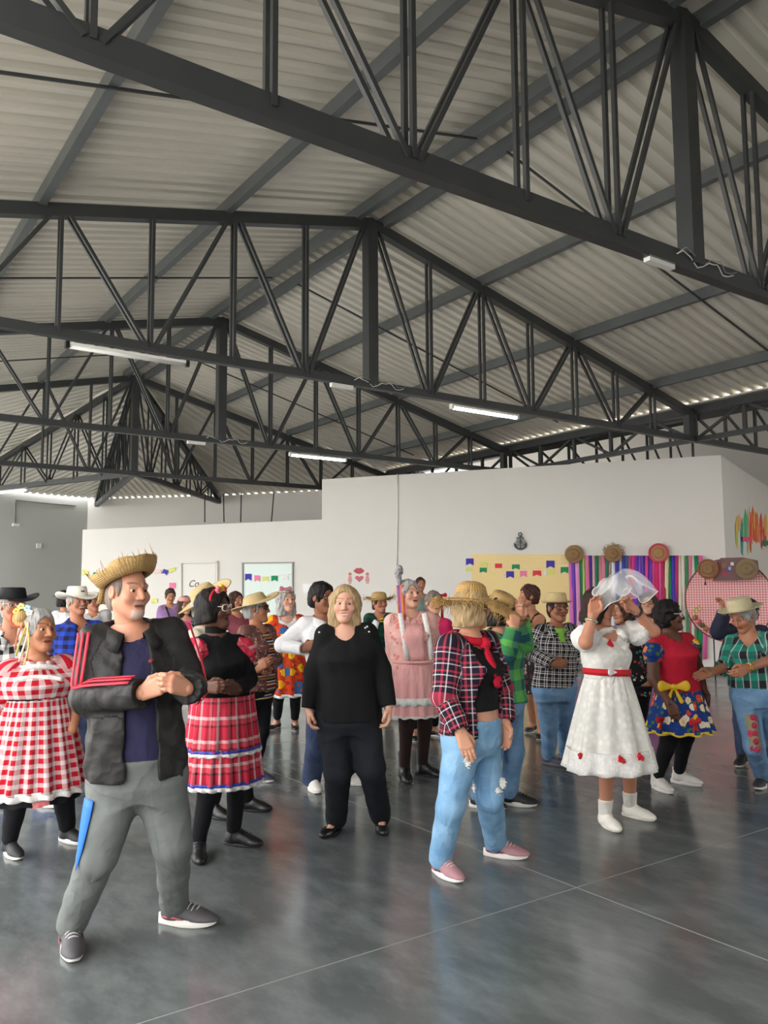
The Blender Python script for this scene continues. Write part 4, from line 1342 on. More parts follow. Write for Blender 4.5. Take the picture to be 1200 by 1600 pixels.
    def arm_strips(s, i, r, mat, offs=(-.35, 0, .35), w=.011, up_dir=None, fo_dir=None, t_end=1.0, name='sleeve_stripe', parent=None):
        sh = (s.sa, s.sb)[i]; el = s.el[i]; wr = s.wr[i]
        for an in offs:
            pts = []; nn = []
            for (a, b, r0, r1, dv) in ((sh + UPV*.02, el, r[0], r[1], up_dir), (el, el + (wr-el)*t_end, r[1], r[2], fo_dir)):
                ax = unit(b-a); e1 = unit(dv - ax*np.dot(dv, ax)); e2 = np.cross(ax, e1)
                d = e1*math.cos(an) + e2*math.sin(an)
                for t in np.linspace(0.0, 1, 9):
                    pts.append(a + (b-a)*t + d*(r0+(r1-r0)*t)); nn.append(d)
            pts = np.array(pts); P2 = pts.copy(); n2 = np.array(nn)
            for _ in range(3):
                P2[1:-1] = (P2[:-2]+P2[1:-1]*2+P2[2:])/4; n2[1:-1] = (n2[:-2]+n2[1:-1]*2+n2[2:])/4
            T = np.gradient(P2, axis=0); G = np.zeros((2, len(P2), 3))
            for j in range(len(P2)):
                sd = unit(np.cross(T[j], n2[j])); p = P2[j] + unit(n2[j])*.004
                G[0, j] = p - sd*w/2; G[1, j] = p + sd*w/2
            V, Q = grid_geo(G); o = put(name, V, Q, mat, parent if parent is not None else s.root, {'puv': V*1.0}); md = o.modifiers.new('t', 'SOLIDIFY'); md.thickness = .004; md.offset = 0
    def surf(s, px, py, off=.01):
        """point on the front of the torso under a pixel: walk the view ray to the clothed torso"""
        d = ray(px, py); d = d/np.dot(d, FWD_H)
        for dep in np.arange(s.D - .45, s.D + .4, .004):
            p = CAM_P + d*dep; q = p - s.pel
            h = q @ s.up
            if h < s.TH[0]-.4 or h > s.TH[-1]: continue
            hc = np.clip(h, s.TH[0], s.TH[-1])
            rx = np.interp(hc, s.TH, s.TX)+off; ry = np.interp(hc, s.TH, s.TD)+off
            if ((q @ s.rt)/rx)**2 + ((q @ s.fw - np.interp(hc, s.TH, s.TO))/ry)**2 < 1: return p
        return CAM_P + d*(s.D-.12)
def mat_eye():
    if 'eye' in MATS: return MATS['eye']
    m, nt, b = new_mat('eye'); lk(nt, attr(nt, 'Col')[0], b.inputs['Base Color']); b.inputs['Roughness'].default_value = .15
    MATS['eye'] = m
    return m
def bow(s_root, c, rt, up, fw, w, mat, name='bow', parent=None, tails=True):
    """a ribbon bow: two loops, knot, tails, one mesh"""
    S_ = Sdf(); R = np.array([rt, fw, up])
    for sg in (-1, 1):
        S_.cone(c + rt*sg*w*.05, c + rt*sg*w*.40 + up*w*.07, w*.05, w*.15, .0, flat=(fw, 2.4))
        S_.cone(c + rt*sg*w*.05, c + rt*sg*w*.42 - up*w*.04, w*.05, w*.13, .02, flat=(fw, 2.4))
        if tails: S_.cone(c, c + rt*sg*w*.24 - up*w*.5, w*.045, w*.09, .0, flat=(fw, 3.0))
    S_.ell(c, R, (w*.09, w*.08, w*.1), .01)
    V, Q = S_.mesh(w*.035)
    return put(name, V, Q, mat, parent if parent is not None else s_root, {'puv': V*1.0})
# ================================================================== the dancers
random.seed(3)
def zy(y, D, h=923.0):
    return CAM_Z - (y - h)/F_PX*D
BLACK = srgb(24, 24, 26); NAVY = srgb(38, 40, 62)
m_blackcloth = fabric('black_cloth', srgb(22, 22, 24), .9, .25)
m_tights = fabric('black_tights', srgb(26, 26, 30), .75, .15)
m_white = fabric('white_cotton', srgb(222, 222, 224), .85, .35)
m_red = fabric('red_ribbon', srgb(196, 36, 46), .6, .2)
m_straw = mat_straw('straw', srgb(204, 172, 112), srgb(150, 112, 62))
m_straw2 = mat_straw('pale_straw', srgb(220, 200, 150), srgb(170, 140, 92))
m_frame = plain('dark_spectacle_frame', srgb(30, 26, 26), .3)
m_wframe = plain('white_spectacle_frame', srgb(225, 222, 216), .3)
m_lens = plain('dark_lens', srgb(28, 24, 24), .08)
m_grey_hair = mat_hair('grey_hair', srgb(122, 120, 118), srgb(196, 194, 190))
m_black_hair = mat_hair('black_hair', srgb(16, 14, 14), srgb(36, 32, 31))
m_brown_hair = mat_hair('dark_brown_hair', srgb(40, 28, 24), srgb(84, 60, 48))
m_blond_hair = mat_hair('ash_blond_hair', srgb(128, 102, 70), srgb(200, 174, 132))
m_jeans_light = denim('light_blue_denim', srgb(104, 148, 188), srgb(150, 190, 220))
m_jeans_mid = denim('mid_blue_denim', srgb(84, 120, 158), srgb(126, 160, 192))
m_jeans_dark = denim('dark_blue_denim', srgb(38, 50, 78), srgb(60, 76, 108))
def R2(*c): return [(p, srgb(*k)) for p, k in c]
m_gingham = plaid('red_white_gingham', .052, R2((0, (186, 16, 40)), (.54, (226, 214, 214))), R2((0, (186, 16, 40)), (.54, (226, 214, 214))))
m_pinkplaid = plaid('pink_black_plaid', .13, R2((0, (214, 60, 84)), (.3, (236, 220, 220)), (.42, (214, 50, 76)), (.62, (30, 22, 28)), (.70, (226, 120, 130)), (.86, (200, 40, 66))), R2((0, (206, 44, 70)), (.34, (40, 26, 32)), (.44, (220, 90, 104)), (.66, (240, 226, 224)), (.8, (200, 40, 64))))
m_plaid18 = plaid('navy_red_white_plaid', .062, R2((0, (34, 26, 46)), (.30, (236, 232, 232)), (.40, (34, 26, 46)), (.64, (196, 62, 84)), (.82, (34, 26, 46))), R2((0, (30, 24, 42)), (.30, (236, 232, 232)), (.40, (34, 26, 46)), (.64, (196, 62, 84)), (.82, (30, 24, 42))))
m_green_plaid = plaid('green_blue_plaid', .15, R2((0, (92, 172, 84)), (.5, (44, 80, 116))), R2((0, (100, 178, 84)), (.5, (34, 96, 88))))
m_bw_plaid = plaid('black_white_plaid', .052, R2((0, (22, 22, 24)), (.36, (226, 224, 222)), (.5, (40, 38, 40)), (.7, (222, 220, 218)), (.82, (30, 30, 32))), R2((0, (24, 24, 26)), (.4, (228, 226, 224)), (.56, (36, 36, 38)), (.78, (220, 218, 216)), (.88, (30, 30, 32))))
m_bw_check = plaid('black_white_check', .085, R2((0, (28, 28, 30)), (.5, (228, 228, 226))), R2((0, (28, 28, 30)), (.5, (228, 228, 226))))
m_blue_plaid = plaid('blue_black_plaid', .075, R2((0, (34, 62, 168)), (.5, (20, 26, 62))), R2((0, (40, 70, 184)), (.5, (18, 22, 56))))
m_teal_plaid = plaid('teal_black_white_plaid', .11, R2((0, (44, 36, 44)), (.42, (232, 232, 232)), (.48, (40, 148, 128)), (.92, (232, 232, 232))), R2((0, (44, 150, 130)), (.5, (42, 36, 44))))
m_stripes = plaid('bright_woven_stripes', .11, R2((0, (120, 40, 40)), (.99, (120, 40, 40))), R2((0, (160, 36, 44)), (.12, (230, 200, 120)), (.22, (36, 60, 120)), (.34, (236, 232, 224)), (.42, (40, 30, 34)), (.56, (200, 110, 40)), (.68, (60, 110, 70)), (.8, (220, 190, 180)), (.9, (90, 30, 60))), fac=1.0)
m_floral11 = floral('orange_floral', srgb(196, 66, 34), [srgb(240, 184, 30), srgb(240, 160, 20), srgb(54, 96, 150), srgb(214, 60, 30)], srgb(150, 70, 20), 9.5, .45, leaf=srgb(150, 36, 30))
m_floral25 = floral('blue_floral', srgb(28, 58, 128), [srgb(232, 214, 170), srgb(220, 60, 50), srgb(240, 196, 60), srgb(232, 222, 200), srgb(226, 120, 70)], srgb(220, 150, 40), 13, .40, leaf=srgb(70, 116, 60))
m_darkfloral = floral('dark_floral_lace', srgb(30, 28, 30), [srgb(120, 30, 50), srgb(60, 56, 54), srgb(150, 130, 124), srgb(40, 36, 38)], srgb(30, 20, 24), 18, .35)
m_rose = floral('black_rose_print', srgb(24, 22, 26), [srgb(224, 130, 130), srgb(236, 160, 150)], srgb(214, 96, 100), 6, .36, leaf=srgb(60, 120, 80))
m_brownprint = floral('pinkish_brown_print', srgb(110, 76, 70), [srgb(190, 150, 144), srgb(84, 52, 50)], srgb(120, 80, 76), 60, .4)
m_pink = fabric('pink_cotton', srgb(234, 172, 170), .8, .35)
m_pinkprint = floral('pale_pink_print', srgb(232, 178, 170), [srgb(214, 140, 132), srgb(238, 196, 188)], srgb(206, 128, 122), 26, .4)
m_lace_w = lace('white_lace', srgb(242, 240, 236))
m_whitedress = lace('white_lace_dress', srgb(236, 234, 228), 26)
m_red_knit = fabric('red_knit', srgb(190, 34, 56), .85, .25)
m_greygym = fabric('grey_sweatpants_cloth', srgb(112, 116, 114), .85, .35, .06)
m_navytee = fabric('navy_jersey', srgb(50, 48, 78), .85, .35)
m_jacket = fabric('black_tracksuit_polyester', srgb(40, 39, 38), .5, .45, .06)
m_redstripe = plain('red_stripe_tape', srgb(206, 40, 62), .6)
m_yellow_rib = plain('yellow_ribbon', srgb(232, 196, 60), .5)

# ---------- man in the black track jacket
p = Person('man in black track jacket with red sleeve stripes and straw hat, hands clasped', D=3.76, head=(200, 925), yaw=6, hyaw=36, hpitch=-2, hs=1.03,
    sa=(150, 1003, .03), sb=(266, 993, .05), ea=(135, 1090, -.07), wa=(222, 1083, -.27), ta=(262, 1066, -.3), tha='up', ca=.5,
    eb=(297, 1072, .03), wb=(292, 1076, -.27), tb=(262, 1066, -.36), thb='up', cb=.75,
    pel=(214, 1205, .02), ha=(184, 1222, 0), hb=(250, 1220, .03), ka=(152, 1338, -.05), kb=(270, 1320, .06), fa=(110, 1478), fb=(272, 1443), toes=(8, 62),
    build=(1.16, 1.2, 1.08), dep=1.15, belly=.02, skin=srgb(204, 146, 118), beard=(srgb(190, 180, 172), 1), brow=srgb(110, 96, 86), limb=1.1, nk=1.22, bust=.2, res=.009, hres=.0034, fres=.0034, facew=1.05)
p.body()
p.top(m_navytee, 't_shirt', .012, .5, hem=zy(1190, 3.6, 925), nr=.085, arms=False, fold=.003, vneck=.0)
jk = p.top(m_jacket, 'track_jacket', .034, 1.97, (.026, .026, .032), hem=zy(1214, 3.6, 925), hemx=.012, hemy=.01, open_=(.055, .075, .145), nr=.095, fold=.008, label='black jacket with three red stripes down each sleeve')
p.collar(m_jacket, r=.092, hgt=.045, tip=.07)
p.arm_strips(0, (.092, .083, .074), m_redstripe, (-.26, 0.02, .30), .013, -RIGHT_H*.25 - FWD_H*.9, UPV*.85 - FWD_H*.6, .97)
p.arm_strips(1, (.092, .083, .074), m_redstripe, (-.28, 0.02, .32), .013, p.rr*.9 - FWD_H*.2, -UPV*.6 + p.rr*.6, .97)
p.pants(m_greygym, 'sweatpants', .02, (.122, .086, .066), waist=zy(1172, 3.76, 925), upto=1.98, fold=.006)
nn_ = unit(-RIGHT_H*.66 - FWD_H*.75); b0 = p.ha + nn_*.124; b1 = p.kn[0] + nn_*.088
mb = plain('blue_side_panel', srgb(30, 110, 225), .6)
p.strip([b0 + (b1-b0)*t - UPV*.02 + nn_*.008 for t in np.linspace(.1, 1.05, 9)], [.075, .074, .07, .064, .056, .046, .036, .022, .004], mb, 'side_panel', nrm=nn_, label='blue side stripe')
p.shoes('sneaker', srgb(74, 72, 76), srgb(226, 224, 216), srgb(170, 168, 166), 1.12, accent=srgb(170, 90, 100))
p.hair(mat_hair('cropped_grey_hair', srgb(96, 82, 74), srgb(150, 136, 126)), 'short', .0005, line=.085, noise_=.0)
p.hat(m_straw, .052, .098, .092, .074, tilt=(24, 7), z=.05, wave=((1, 3.0, .012), (2, .4, .01)), curl=.062, fray=60, rnd=1.7, seed=5, fraylen=(.01, .04), bw=.03)
for j in range(2):
    c0 = p.hl(.062 - .02*j, -.10, .02); tz = [c0 + p.HF[2]*(-.08*t) + p.HF[1]*(-.02*t) for t in np.linspace(0, 1, 4)]
    p.strip(tz, .022, m_straw, 'straw_tassel')
p.strip([p.surf(234+i*1.2, 1030 + 1.5*i, .05) for i in range(4)], .022, plain('dull_red_logo', srgb(120, 28, 34), .7), 'chest_emblem', jk)

# ---------- woman in gingham
p = Person('elderly woman in red and white gingham dress with tiny straw hat hairpiece', D=5.0, head=(60, 985), yaw=22, hyaw=36, hs=1.08,
    sa=(18, 1056, 0), sb=(100, 1048, .05), ea=(-8, 1100, -.02), wa=(2, 1150, -.08), eb=(118, 1095, .1), wb=(112, 1140, 0), pel=(58, 1135, .02), fa=(14, 1335), fb=(104, 1315), toes=(22, 40),
    build=(1.24, 1.2, 1.15), dep=1.15, bust=1.1, skin=srgb(182, 126, 94), limb=1.15, hands=(1, 0), smile=0)
p.body()
zt = zy(1085, 4.85, 927); zh = zy(1236, 4.73, 927)
p.top(m_tights, 'black_undershirt', .012, 1.0, hem=zt-.03, nr=.075, fold=0)
p.top(m_gingham, 'dress_bodice', .026, .75, (.05, .045, .02), hem=zt-.02, nr=.085, label='red and white gingham bodice')
p.skirt(m_gingham, zt+.02, zh, .175, .29, 18, .028, 'gingham_skirt', depth=.9, seed=4)
p.skirt(m_lace_w, zh+.012, zh-.035, .288, .294, 18, .028, 'lace_hem', depth=.9, seed=4, nv=4, hem_wave=.012)
p.skirt(m_rose, zh+.1, zh-.075, .24, .26, 12, .012, 'rose_underskirt', depth=.9, seed=9, label='black underskirt with pink roses')
for yy in (1041, 1058):
    p.strip([p.surf(x, yy - 6*math.sin((x-18)/90*3.14) + 6, .036) - FWD_H*.012 for x in range(22, 104, 6)], .03, m_lace_w, 'lace_trim')
p.pants(m_tights, 'leggings', .008, waist=.8)
p.shoes('sneaker', srgb(32, 32, 36), srgb(226, 222, 214), None, .95)
V, Q = tube_geo([p.neck + (p.rt*math.sin(t)*.085 + p.fw*math.cos(t)*.088) + p.up*(.01 - .03*math.cos(t) + .012*math.sin(9*t)) for t in np.linspace(0, 6.28, 48, endpoint=False)], .024, 8, True); put('ruffle_collar', V, Q, m_gingham, p.root, {'puv': np.stack([V @ p.rt, V[:, 2], V[:, 0]*0], 1)})
p.hair(m_grey_hair, 'short', .012, line=.075)
c = p.hl(.055, -.0, .105)
o = p.strip([c, c], .01, m_straw, 'hair_clip') if False else None
hp = (p.hl(.082, -.035, .075))
S_ = Sdf(); nrm_ = unit(p.HF[0]*.8 + p.HF[1]*.5 + p.HF[2]*.45); a_ = unit(np.cross(nrm_, UPV)); b_ = np.cross(a_, nrm_)
S_.ell(hp, np.array([a_, b_, nrm_]), (.062, .062, .008), .004); S_.ell(hp + nrm_*.01, np.array([a_, b_, nrm_]), (.036, .036, .03), .008)
V, Q = S_.mesh(.005); mini = put('mini_straw_hat', V, Q, m_straw, p.root, {'puv': V*1.0})
V, Q = tube_geo([hp + (a_*math.cos(t) + b_*math.sin(t))*.064 for t in np.linspace(0, 6.28, 20, endpoint=False)], .006, 6, True); put('rust_trim', V, Q, plain('rust_trim', srgb(176, 70, 48), .8), mini)
for j, (dx, dz, cc) in enumerate(((-.03, .05, srgb(170, 214, 226)), (.01, .062, srgb(226, 222, 130)), (.03, .03, srgb(220, 190, 90)), (-.05, .02, srgb(236, 228, 214)))):
    S_ = Sdf(); cp = hp + a_*dx + b_*dz + nrm_*.02
    for t in range(5): S_.ell(cp + (a_*math.cos(t*1.257) + b_*math.sin(t*1.257))*.014, np.eye(3), (.011, .011, .009), .003)
    V, Q = S_.mesh(.005); put('silk_flower', V, Q, plain('silk_%d' % j, cc, .7), mini)
for j in range(4):
    st = hp + a_*(-.045 + .006*j) - b_*.03
    p.strip([st - UPV*.3*t + RIGHT_H*(.02*math.sin(4*t + j) - .015*j*t) - FWD_H*.03 for t in np.linspace(0, .9 - .12*j, 8)], .011, plain(('straw_ribbon', 'cream_ribbon', 'olive_ribbon', 'rust_ribbon')[j], (srgb(222, 200, 120), srgb(238, 226, 190), srgb(190, 180, 80), srgb(200, 120, 90))[j], .5), 'hair_ribbon')

# ---------- man in the black hat
p = Person('man in black felt hat, spectacles and black and white check shirt', D=6.0, head=(20, 947), yaw=8, hyaw=18, sa=(-28, 1000), sb=(58, 1000), fb=(62, 1258), fa=(5, 1255), toes=(0, 40), build=(1.1, 1.15, 1), skin='tan', res=.013, hands=(0, 0), nk=1.15, bust=.2)
p.body(); p.top(m_bw_check, 'check_shirt', .016, 2.0, hem=.82, collar=True, vneck=.05); p.pants(m_jeans_dark, 'jeans', .016)
p.shoes('sneaker', srgb(40, 70, 150), srgb(230, 230, 228), None, 1.1)
p.hair(m_grey_hair, 'short', .004); p.glasses(plain('steel_frame', srgb(200, 196, 190), .25, .8), None, .024, .018)
p.hat(fabric('black_felt', srgb(26, 26, 28), .7, .1), .085, .085, .095, .08, z=.05, wave=((2, 0, -.03),), curl=.012, name='felt_hat', dent=.02, band=plain('black_band', srgb(10, 10, 10), .4))

# ---------- man in the white cowboy hat
p = Person('moustached man in white cowboy hat and blue plaid shirt', D=7.6, head=(121, 941), yaw=22, hyaw=30, sa=(90, 988), sb=(153, 982), build=(1.2, 1.25, 1.1), dep=1.2, belly=.03, skin='tan', beard=(srgb(200, 192, 186), 0), res=.014, hands=(0, 0), nk=1.2, limb=1.15, bust=.2)
p.body(); p.top(m_blue_plaid, 'plaid_shirt', .018, .9, hem=.85, vneck=.13, collar=True); p.pants(m_jeans_dark, 'jeans', .016); p.shoes('oxford', BLACK, BLACK)
p.hair(m_grey_hair, 'short', .004)
o = p.hat(fabric('white_felt', srgb(226, 220, 206), .7, .1), .09, .10, .094, .076, z=.05, wave=((2, 0, -.035),), curl=.01, name='cowboy_hat', dent=.025)
c0, X_, F_, U_ = p.hatf
p.strip([c0 + U_*(.045+.02*t) + F_*.103 - F_*.012*t + X_*.0 for t in np.linspace(0, 1.4, 4)], .035, M_DARK, 'hat_emblem', o, nrm=F_)

# ---------- people behind the cowboy hat
p = Person('person with dark hair and white shirt behind the white cowboy hat', D=10.5, head=(101, 938), yaw=160, hyaw=150, sa=(88, 962), sb=(118, 962), res=.016, hands=(0, 0), skin='olive', hres=.007)
p.body(); p.top(m_white, 'white_shirt', .014, .9, hem=.9); p.pants(m_jeans_dark, 'jeans'); p.hair(m_black_hair, 'short', .012); p.shoes('sneaker', BLACK)
p.hat(fabric('black_cap', srgb(30, 28, 30), .8, .1), .05, .06, .09, .08, z=.05, name='dark_cap', rnd=1.4)
p = Person('person in grey shirt and frayed straw hat behind the blue plaid shirt', D=10.2, head=(144, 941), yaw=40, sa=(134, 968), sb=(166, 960), res=.016, hands=(0, 0), skin='tan', hres=.007)
p.body(); p.top(fabric('grey_shirt', srgb(176, 174, 172), .85, .3), 'grey_shirt', .016, 1.0, hem=.9); p.pants(m_jeans_dark, 'jeans'); p.hair(m_black_hair, 'short', .006); p.shoes('sneaker', BLACK)
p.hat(m_straw, .08, .07, .09, .078, z=.05, fray=40, band=m_red, wave=((2, 0, .015),))
p = Person('person in purple shirt with a black cross strap by the white wall', D=13.5, head=(266, 931), yaw=10, hyaw=12, hpitch=-18, sa=(253, 952), sb=(277, 949), ea=(248, 972), wa=(252, 990, -.1), eb=(281, 968, .05), wb=(278, 985, -.1), res=.016, skin='olive', hres=.007, fres=.006, build=(1.15, 1.2, 1.1))
p.body(); p.top(fabric('purple_tee', srgb(146, 112, 158), .85, .3), 'purple_shirt', .016, .9, hem=.85); p.pants(m_jeans_dark, 'jeans'); p.hair(m_brown_hair, 'short', .008); p.shoes('sneaker', BLACK)
p.strip([p.surf(259 + 1.6*i, 948 + 5*i, .03) for i in range(6)], .03, M_DARK, 'bag_strap')
p = Person('smiling woman in spectacles and pink cap before the lettered door', D=11.0, head=(289, 946), yaw=15, hyaw=25, sa=(276, 972), sb=(302, 972), res=.015, hands=(0, 0), skin='light', smile=1, hres=.006)
p.body(); p.top(m_bw_plaid, 'plaid_shirt', .016, 2.0, hem=.85, open_=(.06, .07, .12)); p.top(fabric('pink_tee', srgb(220, 90, 140)), 'pink_shirt', .008, .5, hem=.9, arms=False); p.pants(m_jeans_dark, 'jeans'); p.hair(m_brown_hair, 'long', .008, -.17); p.glasses(m_frame); p.shoes('sneaker', BLACK)
p.hat(fabric('pink_cap_cloth', srgb(206, 150, 140), .8, .2), .03, .06, .09, .075, z=.055, name='pink_cap', rnd=1.3)

# ---------- woman in the black turtleneck and plaid skirt
p = Person('woman in black turtleneck and pink plaid tiered skirt, red headband and white glasses', D=4.97, head=(335, 952), yaw=36, hyaw=62, hs=.97,
    sa=(307, 1013, -.04), sb=(372, 1008, .08), ea=(299, 1062, -.1), wa=(322, 1074, -.28), ta=(345, 1074, -.33), tha='up', ca=.6, eb=(388, 1062, .1), wb=(372, 1078, -.12), tb=(350, 1074, -.24), thb='up', cb=.6,
    pel=(348, 1130, .02), fa=(310, 1338), fb=(365, 1320), toes=(5, 62), build=(1.12, 1.12, 1.05), bust=1.1, dep=1.1, skin='dark', lips=srgb(120, 44, 52), hres=.0038)
p.body()
zt = zy(1090, 4.85, 924); zh = zy(1224, 4.76, 924)
p.top(m_blackcloth, 'black_turtleneck', .013, 1.96, (.012, .012, .012), hem=zt-.02, nr=.062, fold=.003)
S_ = Sdf(); S_.cone(p.neck - p.up*.03, p.neck + unit(p.head-p.neck)*.065, .066, .06, .01); S_.plane(p.neck + unit(p.head-p.neck)*.075, unit(p.head-p.neck)); V, Q = S_.mesh(.008); put('turtleneck_collar', V, Q, m_blackcloth, p.root, {'puv': V*1.0})
for i in (0, 1):
    sh = (p.sa, p.sb)[i]; S_ = Sdf(); S_.ell(sh + (p.el[i]-sh)*.25 + UPV*.008, np.eye(3), (.098, .098, .10), .02); S_.noise(.006, 60, i); V, Q = S_.mesh(.009)
    put('puff_sleeve', V, Q, m_pinkplaid, p.root, {'puv': p.puv(V)}, label='pink plaid puff sleeve')
p.skirt(m_pinkplaid, zt+.02, zt-.285, .19, .228, 22, .014, 'plaid_skirt', depth=.92, seed=2)
p.skirt(m_pinkplaid, zt-.27, zh+.01, .225, .245, 26, .02, 'skirt_tier', depth=.92, seed=3)
m_bluerib = plain('blue_trim', srgb(58, 70, 180), .5)
p.skirt(m_bluerib, zt-.275, zt-.292, .232, .234, 22, .014, 'blue_trim', depth=.92, seed=2, nv=3); p.skirt(m_lace_w, zt-.292, zt-.312, .236, .238, 22, .014, 'white_trim', depth=.92, seed=2, nv=3)
p.skirt(m_bluerib, zh+.03, zh+.012, .249, .250, 26, .02, 'blue_trim', depth=.92, seed=3, nv=3); p.skirt(m_lace_w, zh+.012, zh-.012, .250, .252, 26, .021, 'lace_hem', depth=.92, seed=3, nv=3)
p.pants(m_tights, 'tights', .007, waist=.85)
p.shoes('oxford', srgb(26, 26, 28), srgb(40, 38, 38), srgb(20, 20, 22), 1.0)
p.hair(m_black_hair, 'bob', .016, -.085, 1.02, face=.054, line=.075, noise_=.002)
p.glasses(m_wframe, None, .027, .02)
V, Q = tube_geo([p.hl(.098*math.sin(t), -.01 + .03*math.cos(t*1)*.0 + .03, .03 + .096*math.cos(t)) for t in np.linspace(-1.5, 1.5, 16)], .008, 6); put('red_headband', V, Q, m_red, p.root, {'puv': V*1.0})
for j, (x, z, cc) in enumerate(((.035, .118, srgb(232, 120, 130)), (-.005, .13, srgb(240, 190, 50)), (-.04, .118, srgb(226, 90, 90)))):
    S_ = Sdf(); cp = p.hl(x, .045, z)
    for t in range(5): S_.ell(cp + (p.HF[0]*math.cos(t*1.257) + p.HF[2]*math.sin(t*1.257))*.016, np.eye(3), (.013, .013, .012), .004)
    V, Q = S_.mesh(.005); put('headband_flower', V, Q, plain('hb_flower_%d' % j, cc, .7), p.root)

# ---------- straw hat and cream shirt behind her
p = Person('person in cream shirt with wide upturned straw hat behind the woman with the red headband', D=5.85, head=(324, 946), yaw=95, hyaw=100, sa=(304, 998, -.12), sb=(330, 998, .14), fa=(331, 1276), fb=(386, 1266), toes=(40, 60), skin='tan', hands=(0, 0), res=.013, pel=(345, 1110, 0))
p.body(); p.top(fabric('cream_shirt', srgb(214, 206, 186), .85, .4), 'cream_shirt', .02, 2.0, hem=.85); p.pants(m_blackcloth, 'trousers', .014); p.shoes('oxford', BLACK, BLACK)
p.hair(m_grey_hair, 'short', .004); p.hat(m_straw2, .10, .10, .092, .072, tilt=(34, 4), z=.05, wave=((2, 1.57, .015),), curl=.015, rnd=1.2)

# ---------- woman with sunglasses and striped dress
p = Person('woman in straw hat, sunglasses and brown print jacket over a striped dress', D=7.0, head=(401, 951), yaw=58, hyaw=76, sa=(384, 990, -.1), sb=(418, 988, .1), ea=(386, 1034, -.14), wa=(402, 1046, -.26), ta=(415, 1036, -.28), tha='up', eb=(430, 1030, .05), wb=(420, 1045, -.12), fa=(376, 1212), fb=(397, 1220), toes=(50, 60), pel=(402, 1072, 0), skin='tan', build=(1.1, 1.15, 1.1), bust=1.0, res=.012)
p.body(); zh = zy(1086, 7.0)
p.top(m_stripes, 'striped_dress', .014, .5, hem=zh, hemx=.03, hemy=.03, nr=.08, arms=False)
p.top(m_brownprint, 'print_jacket', .026, 1.9, (.018, .018, .022), hem=zy(1072, 7.0), open_=(.05, .075, .14), nr=.085, fold=.007)
p.pants(m_tights, 'leggings', .008, waist=.8); p.shoes('sneaker', srgb(40, 44, 66), srgb(228, 226, 220)); p.hair(m_grey_hair, 'short', .012); p.glasses(m_frame, m_lens, .028, .021)
p.hat(m_straw2, .10, .075, .092, .078, tilt=(20, 6), z=.05, wave=((2, 1.57, .02),), rnd=1.3)

p = Person('person with dark hair and jeans half hidden behind the sunglasses woman', D=10.6, head=(369, 939), yaw=30, hyaw=40, fa=(395, 1112), fb=(417, 1108), toes=(40, 60), skin='tan', res=.016, hands=(0, 0), hres=.006, pel=(398, 1030))
p.body(); p.top(fabric('plum_tee', srgb(120, 60, 70)), 'plum_shirt', .014, 1.0, hem=.85); p.pants(m_jeans_dark, 'jeans', .016); p.shoes('sneaker', srgb(222, 218, 208)); p.hair(m_brown_hair, 'bob', .006, -.1)

# ---------- woman in orange floral dress
p = Person('grey haired woman in orange floral dress with white yoke and black slip-ons', D=8.6, head=(447, 939), yaw=22, hyaw=30, hpitch=4, sa=(427, 973, 0), sb=(468, 972, .05), ea=(428, 1003, -.02), wa=(452, 1008, -.2), ta=(468, 1002, -.22), eb=(478, 1000, .1), wb=(462, 1008, -.1), fa=(433, 1138), fb=(461, 1139), toes=(-32, 2), pel=(446, 1035, 0), skin='fair', smile=1, build=(1.15, 1.2, 1.2), bust=1.0, res=.012, hres=.005)
p.body(); zh = zy(1081, 8.4)
p.top(m_white, 'white_yoke', .014, .3, hem=zy(985, 8.6), nr=.082, arms=False)
p.top(m_floral11, 'floral_bodice', .018, .95, (.035, .035, .02), hem=zy(1000, 8.6), nr=.12, vneck=.1)
p.skirt(m_floral11, zy(982, 8.6), zh, .185, .30, 14, .02, 'floral_dress', depth=.85, seed=7); p.skirt(m_lace_w, zh+.01, zh-.025, .302, .304, 14, .02, 'white_hem', depth=.85, seed=7, nv=3)
p.pants(m_tights, 'leggings', .008, waist=.8, upto=1.8); p.shoes('flat', srgb(30, 30, 32), srgb(190, 188, 184)); p.hair(m_grey_hair, 'long', .012, -.16)
bow(p.root, p.hl(.02, .03, .125), p.HF[0], p.HF[2], p.HF[1], .13, plain('pink_bow', srgb(226, 130, 150), .6), 'pink_bow')
p.hat(m_straw, .035, .035, .06, .05, z=.085, name='small_straw_hat')
p.strip([p.hl(-.085, .0, .06 - .2*t) for t in np.linspace(0, 1, 5)], .03, plain('pink_ribbon', srgb(228, 150, 166), .5), 'pink_ribbon')

# ---------- man in the white shirt
p = Person('dark haired person in white shirt and dark jeans, one elbow out, behind the black sweater', D=6.5, head=(503, 934), yaw=35, hyaw=48, hpitch=-6, sa=(478, 978, 0), sb=(536, 976, .06), ea=(440, 1008, -.02), wa=(474, 1014, -.14), ta=(494, 1006, -.16), tha='up', eb=(552, 1020, .05), fa=(487, 1233), fb=(541, 1224), toes=(18, 55), skin='brown', build=(1.05, 1.05, 1), res=.011, pel=(512, 1070, 0), nk=1.1, bust=.3)
p.body(); p.top(m_white, 'white_shirt', .022, 1.95, (.022, .022, .024), hem=zy(1056, 6.5), vneck=.10, collar=True, fold=.008); p.top(m_blackcloth, 'black_t_shirt', .008, .3, hem=1.0, arms=False, nr=.07)
p.pants(m_jeans_dark, 'jeans', .02, (.105, .09, .078), upto=2.03); p.shoes('sneaker', srgb(216, 214, 208), srgb(230, 228, 222), srgb(240, 240, 236), 1.08)
p.hair(m_black_hair, 'short', .014, line=.07); p.glasses(m_frame)

